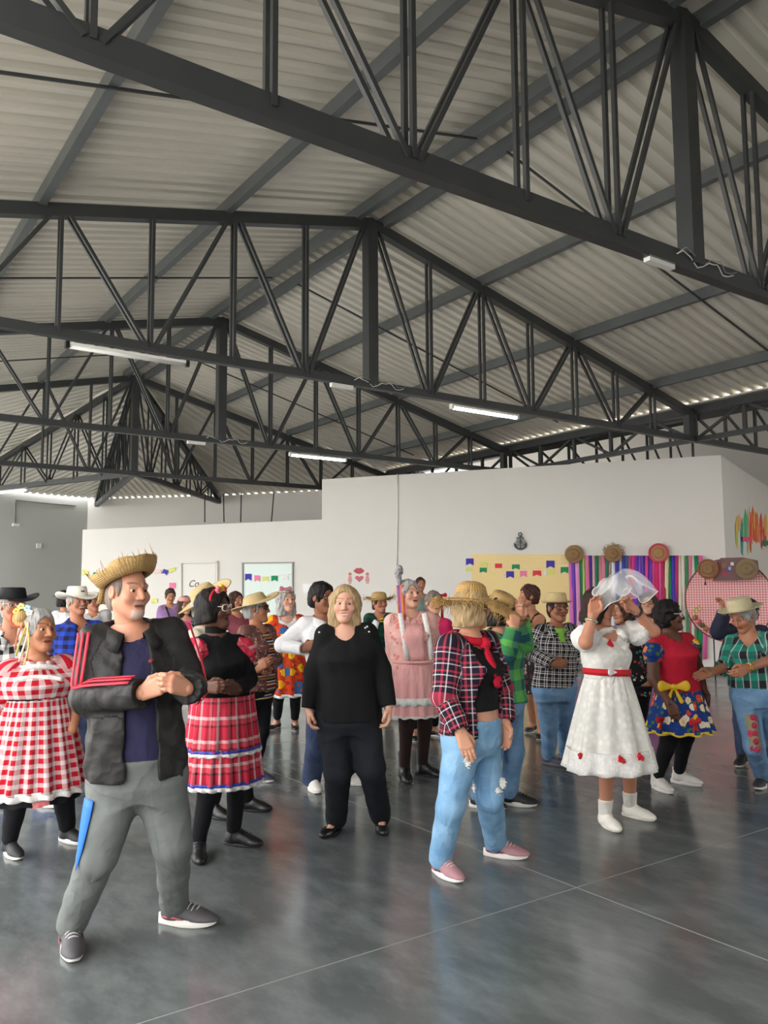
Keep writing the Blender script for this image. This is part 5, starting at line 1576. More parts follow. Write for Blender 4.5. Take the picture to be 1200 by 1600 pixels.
# ---------- woman in black
p = Person('blond woman in black sweater and black trousers standing with arms hanging', D=5.34, head=(539, 945), yaw=-3, hyaw=-2, hroll=-2, sa=(509, 992, 0), sb=(573, 990, 0), ea=(491, 1048, 0), wa=(482, 1106, -.05), ta=(484, 1128, -.06), eb=(596, 1046, 0), wb=(608, 1102, -.05), tb=(608, 1124, -.06), fa=(525, 1300), fb=(595, 1295), toes=(-28, 4), ka=(528, 1205, -.02), kb=(580, 1200, -.02), pel=(544, 1118, 0), hw=.10,
    build=(1.14, 1.16, 1.14), dep=1.1, bust=1.0, skin='fair', smile=1, lips=srgb(196, 96, 96), brow=srgb(150, 120, 90), limb=1.08, hres=.0038, ca=.6, cb=.6)
p.body()
sw = p.top(m_blackcloth, 'black_sweater', .02, 1.97, (.016, .018, .018), hem=zy(1124, 5.2), hemx=.01, hemy=.01, nr=.08, vneck=.035, fold=.004)
for (x, y) in ((499, 988), (515, 991), (567, 987), (574, 979), (577, 987), (571, 981)):
    c = p.surf(x, y, .035); S_ = Sdf(); S_.ell(c - FWD_H*.01, np.eye(3), (.007, .007, .007), 0); V, Q = S_.mesh(.003); put('sequin', V, Q, plain('silver_sequin', srgb(225, 225, 225), .2, .6), sw)
p.pants(fabric('black_trousers', srgb(30, 33, 38), .85, .3), 'black_trousers', .014, (.108, .088, .07), upto=2.0, fold=.004)
p.shoes('flat', srgb(24, 24, 26), srgb(26, 26, 26), None, .98)
p.hair(m_blond_hair, 'long', .010, -.155, 1.0, face=.06, line=.085, back=.0, noise_=.003)

# ---------- frayed hat, green plaid
p = Person('person in dark green plaid shirt, yellow tie and frayed straw hat', D=9.9, head=(593, 942), yaw=20, hyaw=32, sa=(577, 966), sb=(610, 966), fa=(590, 1126), fb=(608, 1124), toes=(20, 55), skin='tan', hands=(0, 0), res=.014, hres=.005, smile=1)
p.body(); p.top(plaid('dark_green_plaid', .09, R2((0, (22, 70, 52)), (.5, (16, 42, 38))), R2((0, (26, 84, 62)), (.5, (14, 36, 34)))), 'green_plaid_shirt', .016, 1.9, hem=.8, collar=m_white); p.pants(fabric('khaki_cotton', srgb(120, 112, 92)), 'khaki_trousers', .018); p.shoes('sneaker', srgb(214, 210, 202), size=1.08); p.hair(m_brown_hair, 'short', .006)
p.hat(m_straw, .07, .08, .092, .08, z=.05, fray=90, wave=((2, 1, .02),), rnd=1.4)
p.strip([p.surf(596 + .4*i, 958 + 4*i, .03) for i in range(5)], [.03, .045, .05, .05, .05], plaid('yellow_black_tie', .03, R2((0, (20, 20, 20)), (.5, (20, 20, 20))), R2((0, (216, 190, 40)), (.5, (20, 20, 20))), fac=1.0), 'necktie')

# ---------- woman in the pink apron
p = Person('grey haired woman in pink apron dress, patterned black tights and ankle boots', D=6.9, head=(639, 929), yaw=22, hyaw=36, hpitch=5, sa=(613, 972, 0), sb=(670, 968, .06), ea=(614, 1024, .06), wa=(622, 1066, -.02), eb=(683, 1020, .1), fa=(632, 1218), fb=(660, 1212), toes=(12, 62), pel=(648, 1062, 0), build=(1.2, 1.2, 1.12), dep=1.1, bust=1.1, skin='fair', res=.011, hands=(1, 0), lips=srgb(190, 70, 70))
p.body(); zt = zy(1033, 6.75, 922); zh = zy(1116, 6.7, 922)
p.top(m_pinkprint, 'pale_pink_blouse', .014, 1.9, (.02, .02, .02), hem=zt-.10, nr=.075, collar=True)
p.skirt(m_pink, zt+.01, zh, .195, .225, 16, .012, 'pink_skirt', depth=.9, seed=5)
p.skirt(m_lace_w, zy(1088, 6.7), zy(1100, 6.7), .222, .227, 16, .012, 'lace_band', depth=.9, seed=5, nv=3); p.skirt(m_lace_w, zh+.01, zh-.01, .228, .230, 16, .012, 'lace_hem', depth=.9, seed=5, nv=3)
# apron bib
G = np.zeros((8, 9, 3))
for j in range(8):
    for i in range(9):
        G[j, i] = p.surf(646 + (i-4)*(3.6 + .5*j/7)+.4*j, 974 + j*8.3, .028) - FWD_H*.004
V, Q = grid_geo(G); o = put('apron_bib', V, Q, m_pink, p.root, {'puv': np.stack([V @ p.rt, V[:, 2], V[:, 2]*0], 1)}, label='plain pink apron bib'); md = o.modifiers.new('t', 'SOLIDIFY'); md.thickness = .006; md.offset = 0
p.band(m_pink, zt-.005, .2, .185, .025, 'apron_waistband', oy=.01)
for pts in ([(625, 958), (629, 985), (633, 1010), (637, 1031)], [(662, 958), (668, 985), (672, 1010), (674, 1031)]):
    p.strip([p.surf(x, y, .034) - FWD_H*.006 for x, y in pts], .04, m_lace_w, 'lace_strap')
p.legwear(fabric('sheer_black_tights', srgb(56, 42, 40), .7, .1), 'tights', .004, .1, .75)
p.shoes('boot', srgb(22, 24, 28), srgb(20, 20, 22), None, 1.0, heel=.02); p.hair(m_grey_hair, 'short', .018, line=.076, noise_=.006)
hp = p.hl(.085, -.01, .08)
S_ = Sdf(); S_.cone(hp, hp + UPV*.10 - RIGHT_H*.01, .014, .03, .01); S_.ell(hp + UPV*.13, np.eye(3), (.026, .026, .04), .02); S_.noise(.004, 150, 3); V, Q = S_.mesh(.006); put('feather_puff', V, Q, fabric('grey_feather', srgb(150, 146, 148), .9, .6), p.root, {'puv': V*3.0})
for j, cc in enumerate((srgb(226, 110, 60), srgb(120, 90, 190), srgb(226, 120, 150), srgb(236, 150, 60), srgb(200, 60, 70))):
    p.strip([hp + RIGHT_H*(-.02 + .012*j + .02*t) - UPV*(.42*t) - FWD_H*(.03+.04*t) for t in np.linspace(0, 1 - .12*(j % 3), 8)], .012, plain('hair_ribbon_%d' % j, cc, .5), 'hair_ribbon')
p.glasses(m_frame, None) if False else None

# ---------- behind her
p = Person('woman with red bow and pink top behind the pink apron woman', D=8.8, head=(678, 942), yaw=10, hyaw=20, sa=(662, 976), sb=(697, 976), fa=(646, 1155), fb=(677, 1150), toes=(10, 60), skin='light', hands=(0, 0), res=.014, hres=.005)
p.body(); p.top(fabric('raspberry_tee', srgb(204, 44, 96)), 'raspberry_top', .014, 1.0, hem=.85); p.pants(m_blackcloth, 'black_trousers', .012, upto=1.85); p.shoes('flat', BLACK); p.hair(mat_hair('grey_brown_hair', srgb(92, 80, 74), srgb(150, 138, 130)), 'short', .014)
bow(p.root, p.hl(-.07, .03, .08), p.HF[0], p.HF[2], p.HF[1], .12, m_red, 'red_bow'); p.strip([p.hl(-.085, .02, .06 - .22*t) for t in np.linspace(0, 1, 5)], .03, m_red, 'red_ribbon')
p = Person('tall dark haired person standing far back by the white wall', D=14.0, head=(657, 913), yaw=15, skin='tan', hands=(0, 0), res=.018, hres=.007, sres=.012)
p.body(); p.top(fabric('grey_green_tee', srgb(120, 130, 124)), 'grey_green_shirt', .014, 1.0, hem=.9); p.pants(m_jeans_dark, 'jeans'); p.shoes('sneaker', BLACK); p.hair(m_brown_hair, 'short', .008)

# ---------- woman in navy and red plaid overshirt
p = Person('blond woman in plaid overshirt, red bandana and ripped light jeans with frayed straw hat', D=4.72, head=(738, 949), yaw=58, hyaw=124, hpitch=-4, sa=(702, 1012, -.14), sb=(760, 1006, .14), ea=(694, 1088, -.20), wa=(719, 1143, -.27), ta=(730, 1172, -.30), ca=.22, tha=RIGHT_H,
    eb=(783, 1075, .12), wb=(789, 1128, .02), tb=(791, 1152, .0), cb=.4, pel=(738, 1148, 0), ha=(722, 1162, -.09), hb=(752, 1160, .09), ka=(704, 1260, -.08), kb=(764, 1245, .06), fa=(688, 1366), fb=(774, 1338), toes=(40, 76),
    build=(1.12, 1.08, 1.1), dep=1.12, bust=1.5, skin='light', limb=1.05, hres=.0038, fres=.0034, res=.009)
p.body()
p.top(fabric('black_crop_top', srgb(20, 20, 22), .8, .2), 'black_crop_top', .012, .2, hem=zy(1106, 4.6, 921), arms=False, nr=.095, vneck=.05, fold=.002)
p.top(m_plaid18, 'plaid_overshirt', .032, 1.9, (.024, .026, .026), hem=zy(1150, 4.72, 921), hemx=.02, hemy=.02, open_=(.10, .15, .18), nr=.085, fold=.006, hemtilt=-.25, label='navy, red and white plaid overshirt worn open')
p.pants(m_jeans_light, 'ripped_jeans', .014, (.106, .08, .068), waist=zy(1113, 4.6, 921), upto=2.0, fold=.005, label='light blue ripped jeans')
m_fray = fabric('white_frayed_threads', srgb(226, 224, 218), .9, .6)
def rip(px, py, w, h_, part, rad, i):
    a, b = ((p.ha, p.kn[i]) if part == 't' else (p.kn[i], p.an[i])); d = ray(px, py); d = d/np.dot(d, FWD_H)
    ba = b-a; best = None
    for dep in np.arange(p.D-.4, p.D+.4, .004):
        q = CAM_P + d*dep; t = np.clip(((q-a) @ ba)/(ba @ ba), 0, 1)
        if np.linalg.norm(q - a - t*ba) < rad: best = q; break
    if best is None: best = P(px, py, p.D-.1)
    S_ = Sdf(); R = np.array([RIGHT_H, FWD_H, UPV])
    S_.ell(best, R, (w*.45, .010, h_*.42), 0)
    for k_ in range(7):
        z0 = (k_/6-.5)*h_; ww = w*.5*(1.15 - .8*abs(k_-3)/3)
        S_.cone(best - RIGHT_H*ww + UPV*z0 - FWD_H*.004, best + RIGHT_H*ww + UPV*(z0+random.uniform(-.006, .006)) - FWD_H*.004, .004, .003, .002)
    S_.noise(.003, 300, 5)
    V, Q = S_.mesh(.004); put('frayed_rip', V, Q, m_fray, p.root, {'puv': V*1.0})
rip(731, 1190, .035, .06, 't', .118, 0); rip(785, 1224, .04, .06, 't', .105, 1); rip(741, 1232, .018, .04, 't', .118, 0); rip(779, 1236, .035, .03, 'c', .098, 1)
p.shoes('sneaker', srgb(168, 122, 128), srgb(232, 226, 220), srgb(206, 178, 178), 1.03, accent=srgb(110, 62, 74))
p.hair(m_blond_hair, 'bob', .012, -.105, .96, face=.05, line=.08, back=.0, noise_=.006)
p.hat(mat_straw('coarse_straw', srgb(206, 172, 108), srgb(150, 108, 56), .55), .078, .10, .092, .074, tilt=(0, 0), z=.045, wave=((2, .6, .012), (3, 1, .008)), droop=.02, fray=340, rnd=1.9, seed=8, fraylen=(.02, .085))
# bandana
m_ban = floral('red_black_bandana', srgb(190, 26, 52), [srgb(24, 16, 20), srgb(200, 30, 56), srgb(30, 18, 22)], srgb(190, 26, 52), 26, .4)
nb = p.neck + p.up*.02
V, Q = tube_geo([nb + (p.rt*math.sin(t)*.085 + p.fw*math.cos(t)*.085) - p.up*(.045*(1+math.cos(t))/2) for t in np.linspace(0, 6.28, 28, endpoint=False)], .034, 8, True, flat=.75); put('red_bandana', V, Q, m_ban, p.root, {'puv': V*1.0}, label='red and black bandana knotted at the neck')
S_ = Sdf(); kc = nb + p.fw*.105 - p.up*.055; S_.ell(kc, np.eye(3), (.036, .036, .038), .01)
S_.cone(kc, kc - p.up*.14 + p.fw*.07 + p.rt*.03, .02, .04, .01, flat=(p.fw, 1.8)); S_.cone(kc, kc - p.up*.21 + p.fw*.07 - p.rt*.01, .02, .036, .01, flat=(p.fw, 1.8)); V, Q = S_.mesh(.007); put('bandana_knot', V, Q, m_ban, p.root, {'puv': V*1.0})
m_nail = plain('dark_red_nail', srgb(120, 20, 40), .3)

# ---------- green plaid shirt, hands at the face
p = Person('person in green plaid shirt, blue jeans and black sneakers raising both hands to the face', D=5.97, head=(785, 954), yaw=62, hyaw=74, hpitch=-4, sa=(758, 1002, -.12), sb=(800, 996, .13), ea=(793, 1020, -.26), wa=(803, 980, -.24), ta=(806, 960, -.18), tha=unit(RIGHT_H*-1+UPV*.2), ca=.9, eb=(820, 1006, .04), wb=(813, 970, -.04), tb=(810, 955, -.06), cb=.8,
    pel=(788, 1095, 0), fa=(748, 1262), fb=(796, 1258), toes=(70, 80), skin='light', build=(1.08, 1.05, 1.0), bust=.8, res=.011)
p.body(); p.top(m_green_plaid, 'green_plaid_shirt', .024, 1.85, (.026, .026, .03), hem=zy(1092, 5.97, 921), hemx=.01, hemy=.02, fold=.008, collar=True)
p.pants(m_jeans_mid, 'blue_jeans', .014, (.10, .078, .062), upto=2.0); p.shoes('sneaker', srgb(28, 28, 30), srgb(232, 228, 222), srgb(20, 20, 20), 1.08)
p.hair(m_black_hair, 'bob', .01, -.11, .98); p.hat(m_straw, .075, .085, .09, .075, tilt=(-22, 6), z=.048, wave=((2, 1, .012),), droop=.02, fray=150, rnd=1.5, seed=12, fraylen=(.02, .1)); p.glasses(m_frame, m_lens, .028, .02)

# ---------- woman with bare shoulders
p = Person('short haired woman in sleeveless dark floral dress with raised arms before the yellow board', D=8.9, head=(826, 932), yaw=-55, hyaw=-72, sa=(818, 968, .12), sb=(844, 968, -.12), ea=(806, 985, .0), wa=(808, 955, -.05), ta=(808, 940), eb=(828, 990, -.3), wb=(814, 955, -.3), tb=(811, 938, -.28), tha='cam', thb='up', pel=(838, 1035, 0), fa=(833, 1142), fb=(846, 1152), toes=(-20, -10), skin='olive', build=(1.1, 1.12, 1.15), bust=1.0, res=.012, hres=.005)
p.body(); p.top(m_darkfloral, 'floral_bodice', .012, .1, hem=zy(1020, 8.9), arms=False, nr=.11, vneck=.06); p.skirt(m_darkfloral, zy(1012, 8.9), zy(1080, 8.9), .16, .21, 12, .012, 'floral_skirt'); p.shoes('flat', srgb(36, 30, 30)); p.hair(mat_hair('auburn_brown_hair', srgb(48, 30, 26), srgb(92, 60, 50)), 'short', .018, noise_=.004)
p.strip([p.surf(826, 960 + 3*i, .02) for i in range(4)], .03, m_blackcloth, 'shoulder_strap')
p.strip([p.surf(840, 956 + 3*i, .02) for i in range(4)], .03, m_blackcloth, 'shoulder_strap')

# ---------- fedora and green scarf
p = Person('person in fedora, glasses, green scarf, black and white plaid shirt and blue jeans', D=7.3, head=(871, 951), yaw=28, hyaw=32, sa=(844, 988, -.04), sb=(890, 986, .06), ea=(831, 1020, -.06), wa=(864, 1038, -.2), ta=(885, 1037, -.22), tha='up', ca=.8, eb=(896, 1026, .08), wb=(894, 1056, .02), tb=(895, 1072, 0), pel=(866, 1075, 0), fa=(858, 1195), fb=(884, 1188), toes=(62, 60), skin='brown', build=(1.12, 1.15, 1.05), bust=.8, res=.011)
p.body(); p.top(m_bw_plaid, 'plaid_shirt', .02, 1.92, (.024, .024, .024), hem=zy(1071, 7.3), hemx=.01, hemy=.01, fold=.007, collar=True); p.pants(m_jeans_mid, 'blue_jeans', .014, (.105, .08, .064), upto=2.0); p.shoes('sneaker', srgb(58, 60, 72), srgb(76, 76, 84), srgb(190, 190, 196), 1.1)
p.hair(m_black_hair, 'short', .004); p.glasses(m_frame); p.hat(m_straw2, .045, .09, .09, .076, z=.052, band=plain('black_hat_band', srgb(26, 26, 26), .6), curl=.014, name='fedora', dent=.015, bw=.022)
m_gs = fabric('lime_green_scarf', srgb(122, 176, 66), .7, .5)
S_ = Sdf(); nb = p.neck
for t in np.linspace(0, 6.28, 14): S_.ell(nb + (p.rt*math.sin(t)*.075 + p.fw*math.cos(t)*.08) - p.up*(.03*(1+math.cos(t))/2), np.eye(3), (.03, .03, .026), .015)
kc = nb + p.fw*.10 - p.up*.05; S_.cone(kc, kc - p.up*.15 + p.fw*.04 + p.rr*.01, .03, .045, .02, flat=(p.fw, 1.8)); S_.noise(.004, 90, 4); V, Q = S_.mesh(.008); put('green_scarf', V, Q, m_gs, p.root, {'puv': V*1.0})

# ---------- bride
p = Person('woman in white lace dress with red sash lifting a veil over the head', D=5.46, head=(937, 949), yaw=48, hyaw=76, hpitch=-16, sa=(914, 994, -.07), sb=(984, 990, .1), ea=(915, 1004, -.29), wa=(926, 962, -.24), ta=(930, 935, -.16), tha=RIGHT_H, ca=.7, eb=(1021, 986, .02), wb=(991, 952, -.08), tb=(975, 939, -.1), thb=-UPV, cb=.7,
    pel=(950, 1105, 0), ha=(940, 1115, -.05), hb=(968, 1113, .05), fa=(946, 1290), fb=(985, 1276), toes=(28, 56), skin=srgb(194, 136, 108), build=(1.02, 1.0, 1.0), bust=1.0, hres=.0042, fres=.0036)
p.body(); zt = zy(1050, 5.36, 920); zh = zy(1202, 5.2, 920)
p.top(m_whitedress, 'lace_bodice', .014, .1, hem=zt-.03, nr=.09, arms=False, fold=.003)
for i in (0, 1):
    sh = (p.sa, p.sb)[i]; S_ = Sdf(); S_.ell(sh + (p.el[i]-sh)*.3, np.eye(3), (.085, .085, .08), .02); S_.cone(sh + (p.el[i]-sh)*.3, sh + (p.el[i]-sh)*.62, .075, .058, .03); S_.noise(.008, 60, i+3); V, Q = S_.mesh(.009); put('puff_sleeve', V, Q, m_lace_w, p.root, {'puv': p.puv(V)}, label='white lace puff sleeve')
dr = p.skirt(m_whitedress, zt+.01, zh, .135, .30, 11, .03, 'lace_skirt', depth=.9, seed=6, flare=.85)
p.skirt(m_lace_w, zh+.13, zh-.008, .283, .305, 11, .03, 'lace_flounce', depth=.9, seed=6, nv=5, thick=.006)
p.band(m_red, zt-.012, .168, .145, .042, 'red_sash', tilt=.01)
bow(p.root, p.surf(962, 1050, .03), p.rt, UPV, p.fw, .12, m_white, 'white_bow')
# bib ruffle and red tassel
cb_ = [p.surf(955 + 24*math.sin(t) , 1000 + 24*(1-math.cos(t))*.8 - 16, .034) for t in np.linspace(-1.9, 2.2, 14)]
p.strip(cb_, .04, m_lace_w, 'lace_ruffle')
S_ = Sdf(); c = p.surf(953, 1003, .035); S_.cone(c + UPV*.012, c - UPV*.02, .008, .026, .01, flat=(FWD_H, 1.8)); V, Q = S_.mesh(.005); put('red_tassel', V, Q, m_red, p.root, {'puv': V*1.0})
def skirt_pt(px, py):
    d = ray(px, py); d = d/np.dot(d, FWD_H)
    for dep in np.arange(p.D-.5, p.D+.3, .004):
        q = CAM_P + d*dep; t = np.clip((zt - q[2])/(zt-zh), 0, 1); r = .135 + .165*t**.85 + .02
        w = q - p.pel; x, y = w @ p.rt, w @ p.fw
        if (x/r)**2 + (y/(r*.9))**2 < 1: return q
    return P(px, py, p.D-.25)
for (x, y) in ((909, 1181), (971, 1186), (1001, 1182)):
    c = skirt_pt(x, y); S_ = Sdf(); S_.ell(c - RIGHT_H*.008, np.eye(3), (.016, .012, .022), .006); S_.ell(c + RIGHT_H*.01 - UPV*.012, np.eye(3), (.014, .012, .018), .006); S_.noise(.004, 200, 2); V, Q = S_.mesh(.005); put('red_flower', V, Q, m_red, dr, {'puv': V*1.0})
p.legwear(fabric('white_sock', srgb(226, 222, 214), .9, .3), 'sock', .008, .04, .19)
p.shoes('sock_shoe', srgb(232, 228, 218), srgb(226, 220, 206), None, .98); p.hair(mat_hair('very_dark_hair', srgb(30, 20, 18), srgb(64, 44, 38)), 'bob', .014, -.11, .98, noise_=.002)
for i, (mt, nm) in enumerate(((plain('beaded_silver', srgb(190, 186, 176), .3, .6), 'bracelet'), (plain('dark_watch', srgb(60, 60, 66), .3, .5), 'wrist_watch'))):
    w = p.wr[i]; ax = unit(p.wr[i]-p.el[i]); e1 = unit(np.cross(ax, UPV)); e2 = np.cross(ax, e1); c = w - ax*.035
    V, Q = tube_geo([c + (e1*math.cos(t)+e2*math.sin(t))*.034 for t in np.linspace(0, 6.28, 18, endpoint=False)], .008, 6, True); put(nm, V, Q, mt, p.root)
BRIDE = p

# ---------- behind the bride
p = Person('woman in black and coloured print dress half hidden behind the white lace dress', D=7.9, head=(972, 954), yaw=-20, hyaw=-50, hpitch=-10, sa=(968, 990, .05), sb=(1000, 988, -.05), eb=(1004, 1015, -.05), wb=(1004, 1040, -.1), tb=(1000, 1052, -.1), pel=(990, 1060, 0), fa=(985, 1172), fb=(1003, 1172), skin='olive', res=.013, hres=.005, hands=(0, 1))
p.body(); p.top(floral('black_bead_print', srgb(22, 22, 24), [srgb(220, 210, 190), srgb(170, 60, 50), srgb(60, 130, 130), srgb(30, 30, 32)], srgb(22, 22, 24), 30, .36), 'print_dress', .014, .5, hem=zy(1085, 7.9), hemx=.02, hemy=.02); p.hair(m_brown_hair, 'bob', .01, -.1); p.shoes('flat', BLACK); p.pants(m_tights, 'leggings', .006, waist=.7, upto=1.5)
p = Person('smiling woman with long dark hair and glasses in front of the streamer curtain', D=9.2, head=(1013, 943), yaw=-5, hyaw=-8, skin='light', smile=1, res=.014, hres=.005, hands=(0, 0))
p.body(); p.top(fabric('maroon_tee', srgb(90, 36, 48)), 'maroon_shirt', .014, 1.0, hem=.85); p.pants(m_jeans_dark, 'jeans'); p.hair(m_brown_hair, 'long', .01, -.17, .95, face=.054); p.glasses(m_frame); p.shoes('sneaker', BLACK)

# ---------- red blouse, blue floral skirt
p = Person('woman in red blouse with yellow bow and blue floral skirt over black leggings', D=6.5, head=(1046, 962), yaw=62, hyaw=90, sa=(1022, 1006, -.12), sb=(1073, 1000, .12), ea=(1021, 1060, -.18), wa=(1045, 1098, -.24), ta=(1054, 1117, -.25), ca=.35, tha=RIGHT_H, eb=(1092, 1048, .1), wb=(1099, 1078, .04), tb=(1102, 1095, .02), pel=(1060, 1082, 0), fa=(1027, 1233), fb=(1061, 1224), toes=(36, 66), skin='dark', build=(1.15, 1.15, 1.1), dep=1.15, bust=1.35, res=.010, hres=.0045, limb=1.05)
p.body(); zt = zy(1068, 6.38, 919); zh = zy(1140, 6.27, 919)
p.top(m_red_knit, 'red_blouse', .014, .2, hem=zt-.04, arms=False, nr=.085, fold=.003)
for i in (0, 1):
    sh = (p.sa, p.sb)[i]; S_ = Sdf(); S_.ell(sh + (p.el[i]-sh)*.28, np.eye(3), (.085, .085, .095), .02); S_.noise(.006, 60, i+5); V, Q = S_.mesh(.01); put('puff_sleeve', V, Q, m_floral25, p.root, {'puv': p.puv(V)}, label='blue floral puff sleeve')
sk = p.skirt(m_floral25, zt+.01, zh, .165, .27, 12, .026, 'blue_floral_skirt', depth=.9, seed=11)
p.skirt(plain('yellow_hem_trim', srgb(222, 190, 60), .6), zh+.012, zh-.014, .271, .274, 12, .026, 'yellow_hem', depth=.9, seed=11, nv=3)
bow(p.root, p.surf(1050, 1072, .05) - FWD_H*.04, RIGHT_H, UPV, -FWD_H, .22, plain('yellow_satin', srgb(226, 186, 40), .45), 'yellow_bow')
for (x, y) in ((1034, 1124), (1086, 1128)):
    d = ray(x, y); d = d/np.dot(d, FWD_H)
    for dep in np.arange(p.D-.5, p.D+.2, .005):
        q = CAM_P + d*dep; w = q - p.pel
        if (w @ p.rt/.285)**2 + (w @ p.fw/.26)**2 < 1: break
    bow(p.root, q, p.rr, UPV, -FWD_H, .13, m_red, 'red_bow', sk)
p.pants(m_tights, 'leggings', .008, waist=.75, upto=1.9); p.shoes('high', srgb(222, 218, 212), srgb(232, 228, 222), srgb(206, 202, 196), 1.0); p.hair(m_black_hair, 'afro', .0, -.09, noise_=.006); p.glasses(m_wframe)

# ---------- cream hat, teal plaid
p = Person('person in cream hat and teal plaid shirt with embroidered jeans reaching out a hand', D=6.45, head=(1160, 962), yaw=-12, hyaw=-34, hpitch=-34, sa=(1144, 1006, .04), sb=(1206, 1000, 0), ea=(1134, 1042, -.02), wa=(1108, 1052, -.12), ta=(1092, 1056, -.14), tha='up', ca=.3, eb=(1208, 1030, -.14), wb=(1168, 1044, -.3), tb=(1146, 1056, -.34), thb='up', cb=.6, pel=(1180, 1085, 0), ha=(1166, 1095, .03), hb=(1200, 1095, 0), fa=(1192, 1228), fb=(1228, 1224), toes=(-12, 0), ka=(1178, 1165, 0), skin='tan', build=(1.15, 1.1, 1.05), bust=.9, res=.011)
p.body(); p.top(m_teal_plaid, 'teal_plaid_shirt', .02, 1.15, (.024, .024, .03), hem=zy(1069, 6.45, 918), fold=.007, vneck=.07); jn = p.pants(m_jeans_mid, 'embroidered_jeans', .014, (.10, .078, .064), upto=2.0)
m_emb = floral('embroidered_flowers', srgb(150, 140, 110), [srgb(190, 60, 90), srgb(200, 70, 100), srgb(120, 150, 90)], srgb(150, 40, 70), 16, .42)
def leg_pt(px, py, r=.105):
    d = ray(px, py); d = d/np.dot(d, FWD_H); a, b = p.ha, p.kn[0]; c = p.an[0]
    for dep in np.arange(p.D-.4, p.D+.3, .004):
        q = CAM_P + d*dep
        for (s0, s1, r0, r1) in ((a, b, .104, .082), (b, c, .082, .066)):
            t = np.clip(((q-s0) @ (s1-s0))/((s1-s0) @ (s1-s0)), 0, 1)
            if np.linalg.norm(q - s0 - t*(s1-s0)) < r0 + (r1-r0)*t: return q
    return P(px, py, p.D-.1)
p.strip([leg_pt(1172 + 1.6*i, 1116 + 9.5*i) - FWD_H*.004 for i in range(7)], .085, m_emb, 'embroidered_patch', jn)
for i in range(5):
    c = leg_pt(1177 + 1.6*i, 1121 + 12.5*i); S_ = Sdf(); S_.ell(c, np.eye(3), (.026, .02, .024), 0); S_.noise(.003, 160, i); V, Q = S_.mesh(.006); put('embroidered_rose', V, Q, plain('crimson_thread', srgb(178, 48, 84), .8), jn)
p.strip([leg_pt(1158 + 3*i, 1086 + 3*i) - FWD_H*.004 for i in range(5)], [.01, .03, .04, .03, .01], plain('pale_blue_thread', srgb(160, 200, 222), .8), 'embroidered_bird', jn)
p.shoes('sneaker', srgb(50, 46, 48), srgb(228, 224, 218), None, 1.05); p.hair(m_grey_hair, 'short', .012); p.hat(mat_straw('cream_straw', srgb(214, 204, 170), srgb(180, 166, 128)), .075, .092, .09, .078, tilt=(22, 4), z=.05, name='cream_hat', curl=.012, band=plain('cream_band', srgb(190, 180, 150), .6))
w = p.wr[1]; ax = unit(p.wr[1]-p.el[1]); e1 = unit(np.cross(ax, UPV)); e2 = np.cross(ax, e1); c = w - ax*.02
V, Q = tube_geo([c + (e1*math.cos(t)+e2*math.sin(t))*.031 for t in np.linspace(0, 6.28, 18, endpoint=False)], .007, 6, True); gw = put('gold_watch', V, Q, plain('gold_metal', srgb(214, 178, 96), .25, .8), p.root)
V, Fc = box_geo(c - FWD_H*.034 + UPV*.006, np.array([RIGHT_H, FWD_H, UPV]), (.032, .012, .034)); link('watch_face', mesh_py('watch_face', V, Fc, plain('gold_metal', srgb(214, 178, 96), .25, .8)), gw)
# ---------- dark sleeve behind
p = Person('person in dark navy jacket with a hand raised behind the cream hat', D=7.6, head=(1170, 955), yaw=-10, sa=(1150, 988, 0), sb=(1190, 990, 0), ea=(1123, 986, -.05), wa=(1131, 957, -.1), ta=(1129, 944, -.1), tha='cam', ca=.6, skin='tan', res=.014, hres=.007, hands=(1, 0))
p.body(); p.top(fabric('dark_navy_jacket', srgb(40, 44, 62), .7, .3), 'navy_jacket', .024, 1.9, (.03, .034, .03), hem=.85); p.pants(m_jeans_dark, 'jeans'); p.shoes('sneaker', BLACK); p.hair(m_black_hair, 'short', .006)
# ================================================================== decorations and fittings
m_paper = {}
def paper(c):
    k = tuple(c)
    if k not in m_paper: m_paper[k] = plain('paper_%02x%02x%02x' % k, srgb(*k), .8)
    return m_paper[k]
BLUE, PINK, YEL, GRN, RED, WHT, ROSE = (66, 58, 168), (238, 130, 170), (222, 224, 120), (30, 140, 92), (222, 58, 74), (236, 236, 232), (236, 200, 200)
def flag(parent, px, py, w, h, col, tilt=0.0, plane_=wp, off=.02, nrm=None, notch=True):
    nrm = WN if nrm is None else nrm
    c = plane_(px, py, off); ex = plane_(px+1, py, off) - c; ey = plane_(px, py+1, off) - c
    ca, sa_ = math.cos(tilt), math.sin(tilt)
    def q(x, y): return c + ex*(x*ca - y*sa_) + ey*(x*sa_ + y*ca)
    poly = [q(-w/2, -h/2), q(w/2, -h/2), q(w/2, h/2)] + ([q(0, h*.22)] if notch else []) + [q(-w/2, h/2)]
    return prism('paper_flag', poly, nrm, .003, paper(col), parent)
def bunting(label, flags, string=None):
    r = empty('bunting', wp(flags[0][0], flags[0][1], .02), label, 'bunting', 'paper flag buntings')
    for f_ in flags: flag(r, *f_)
    if string: tube('string', [wp(x, y, .018) for x, y in string], .003, M_WHITE, r, 5)
    return r
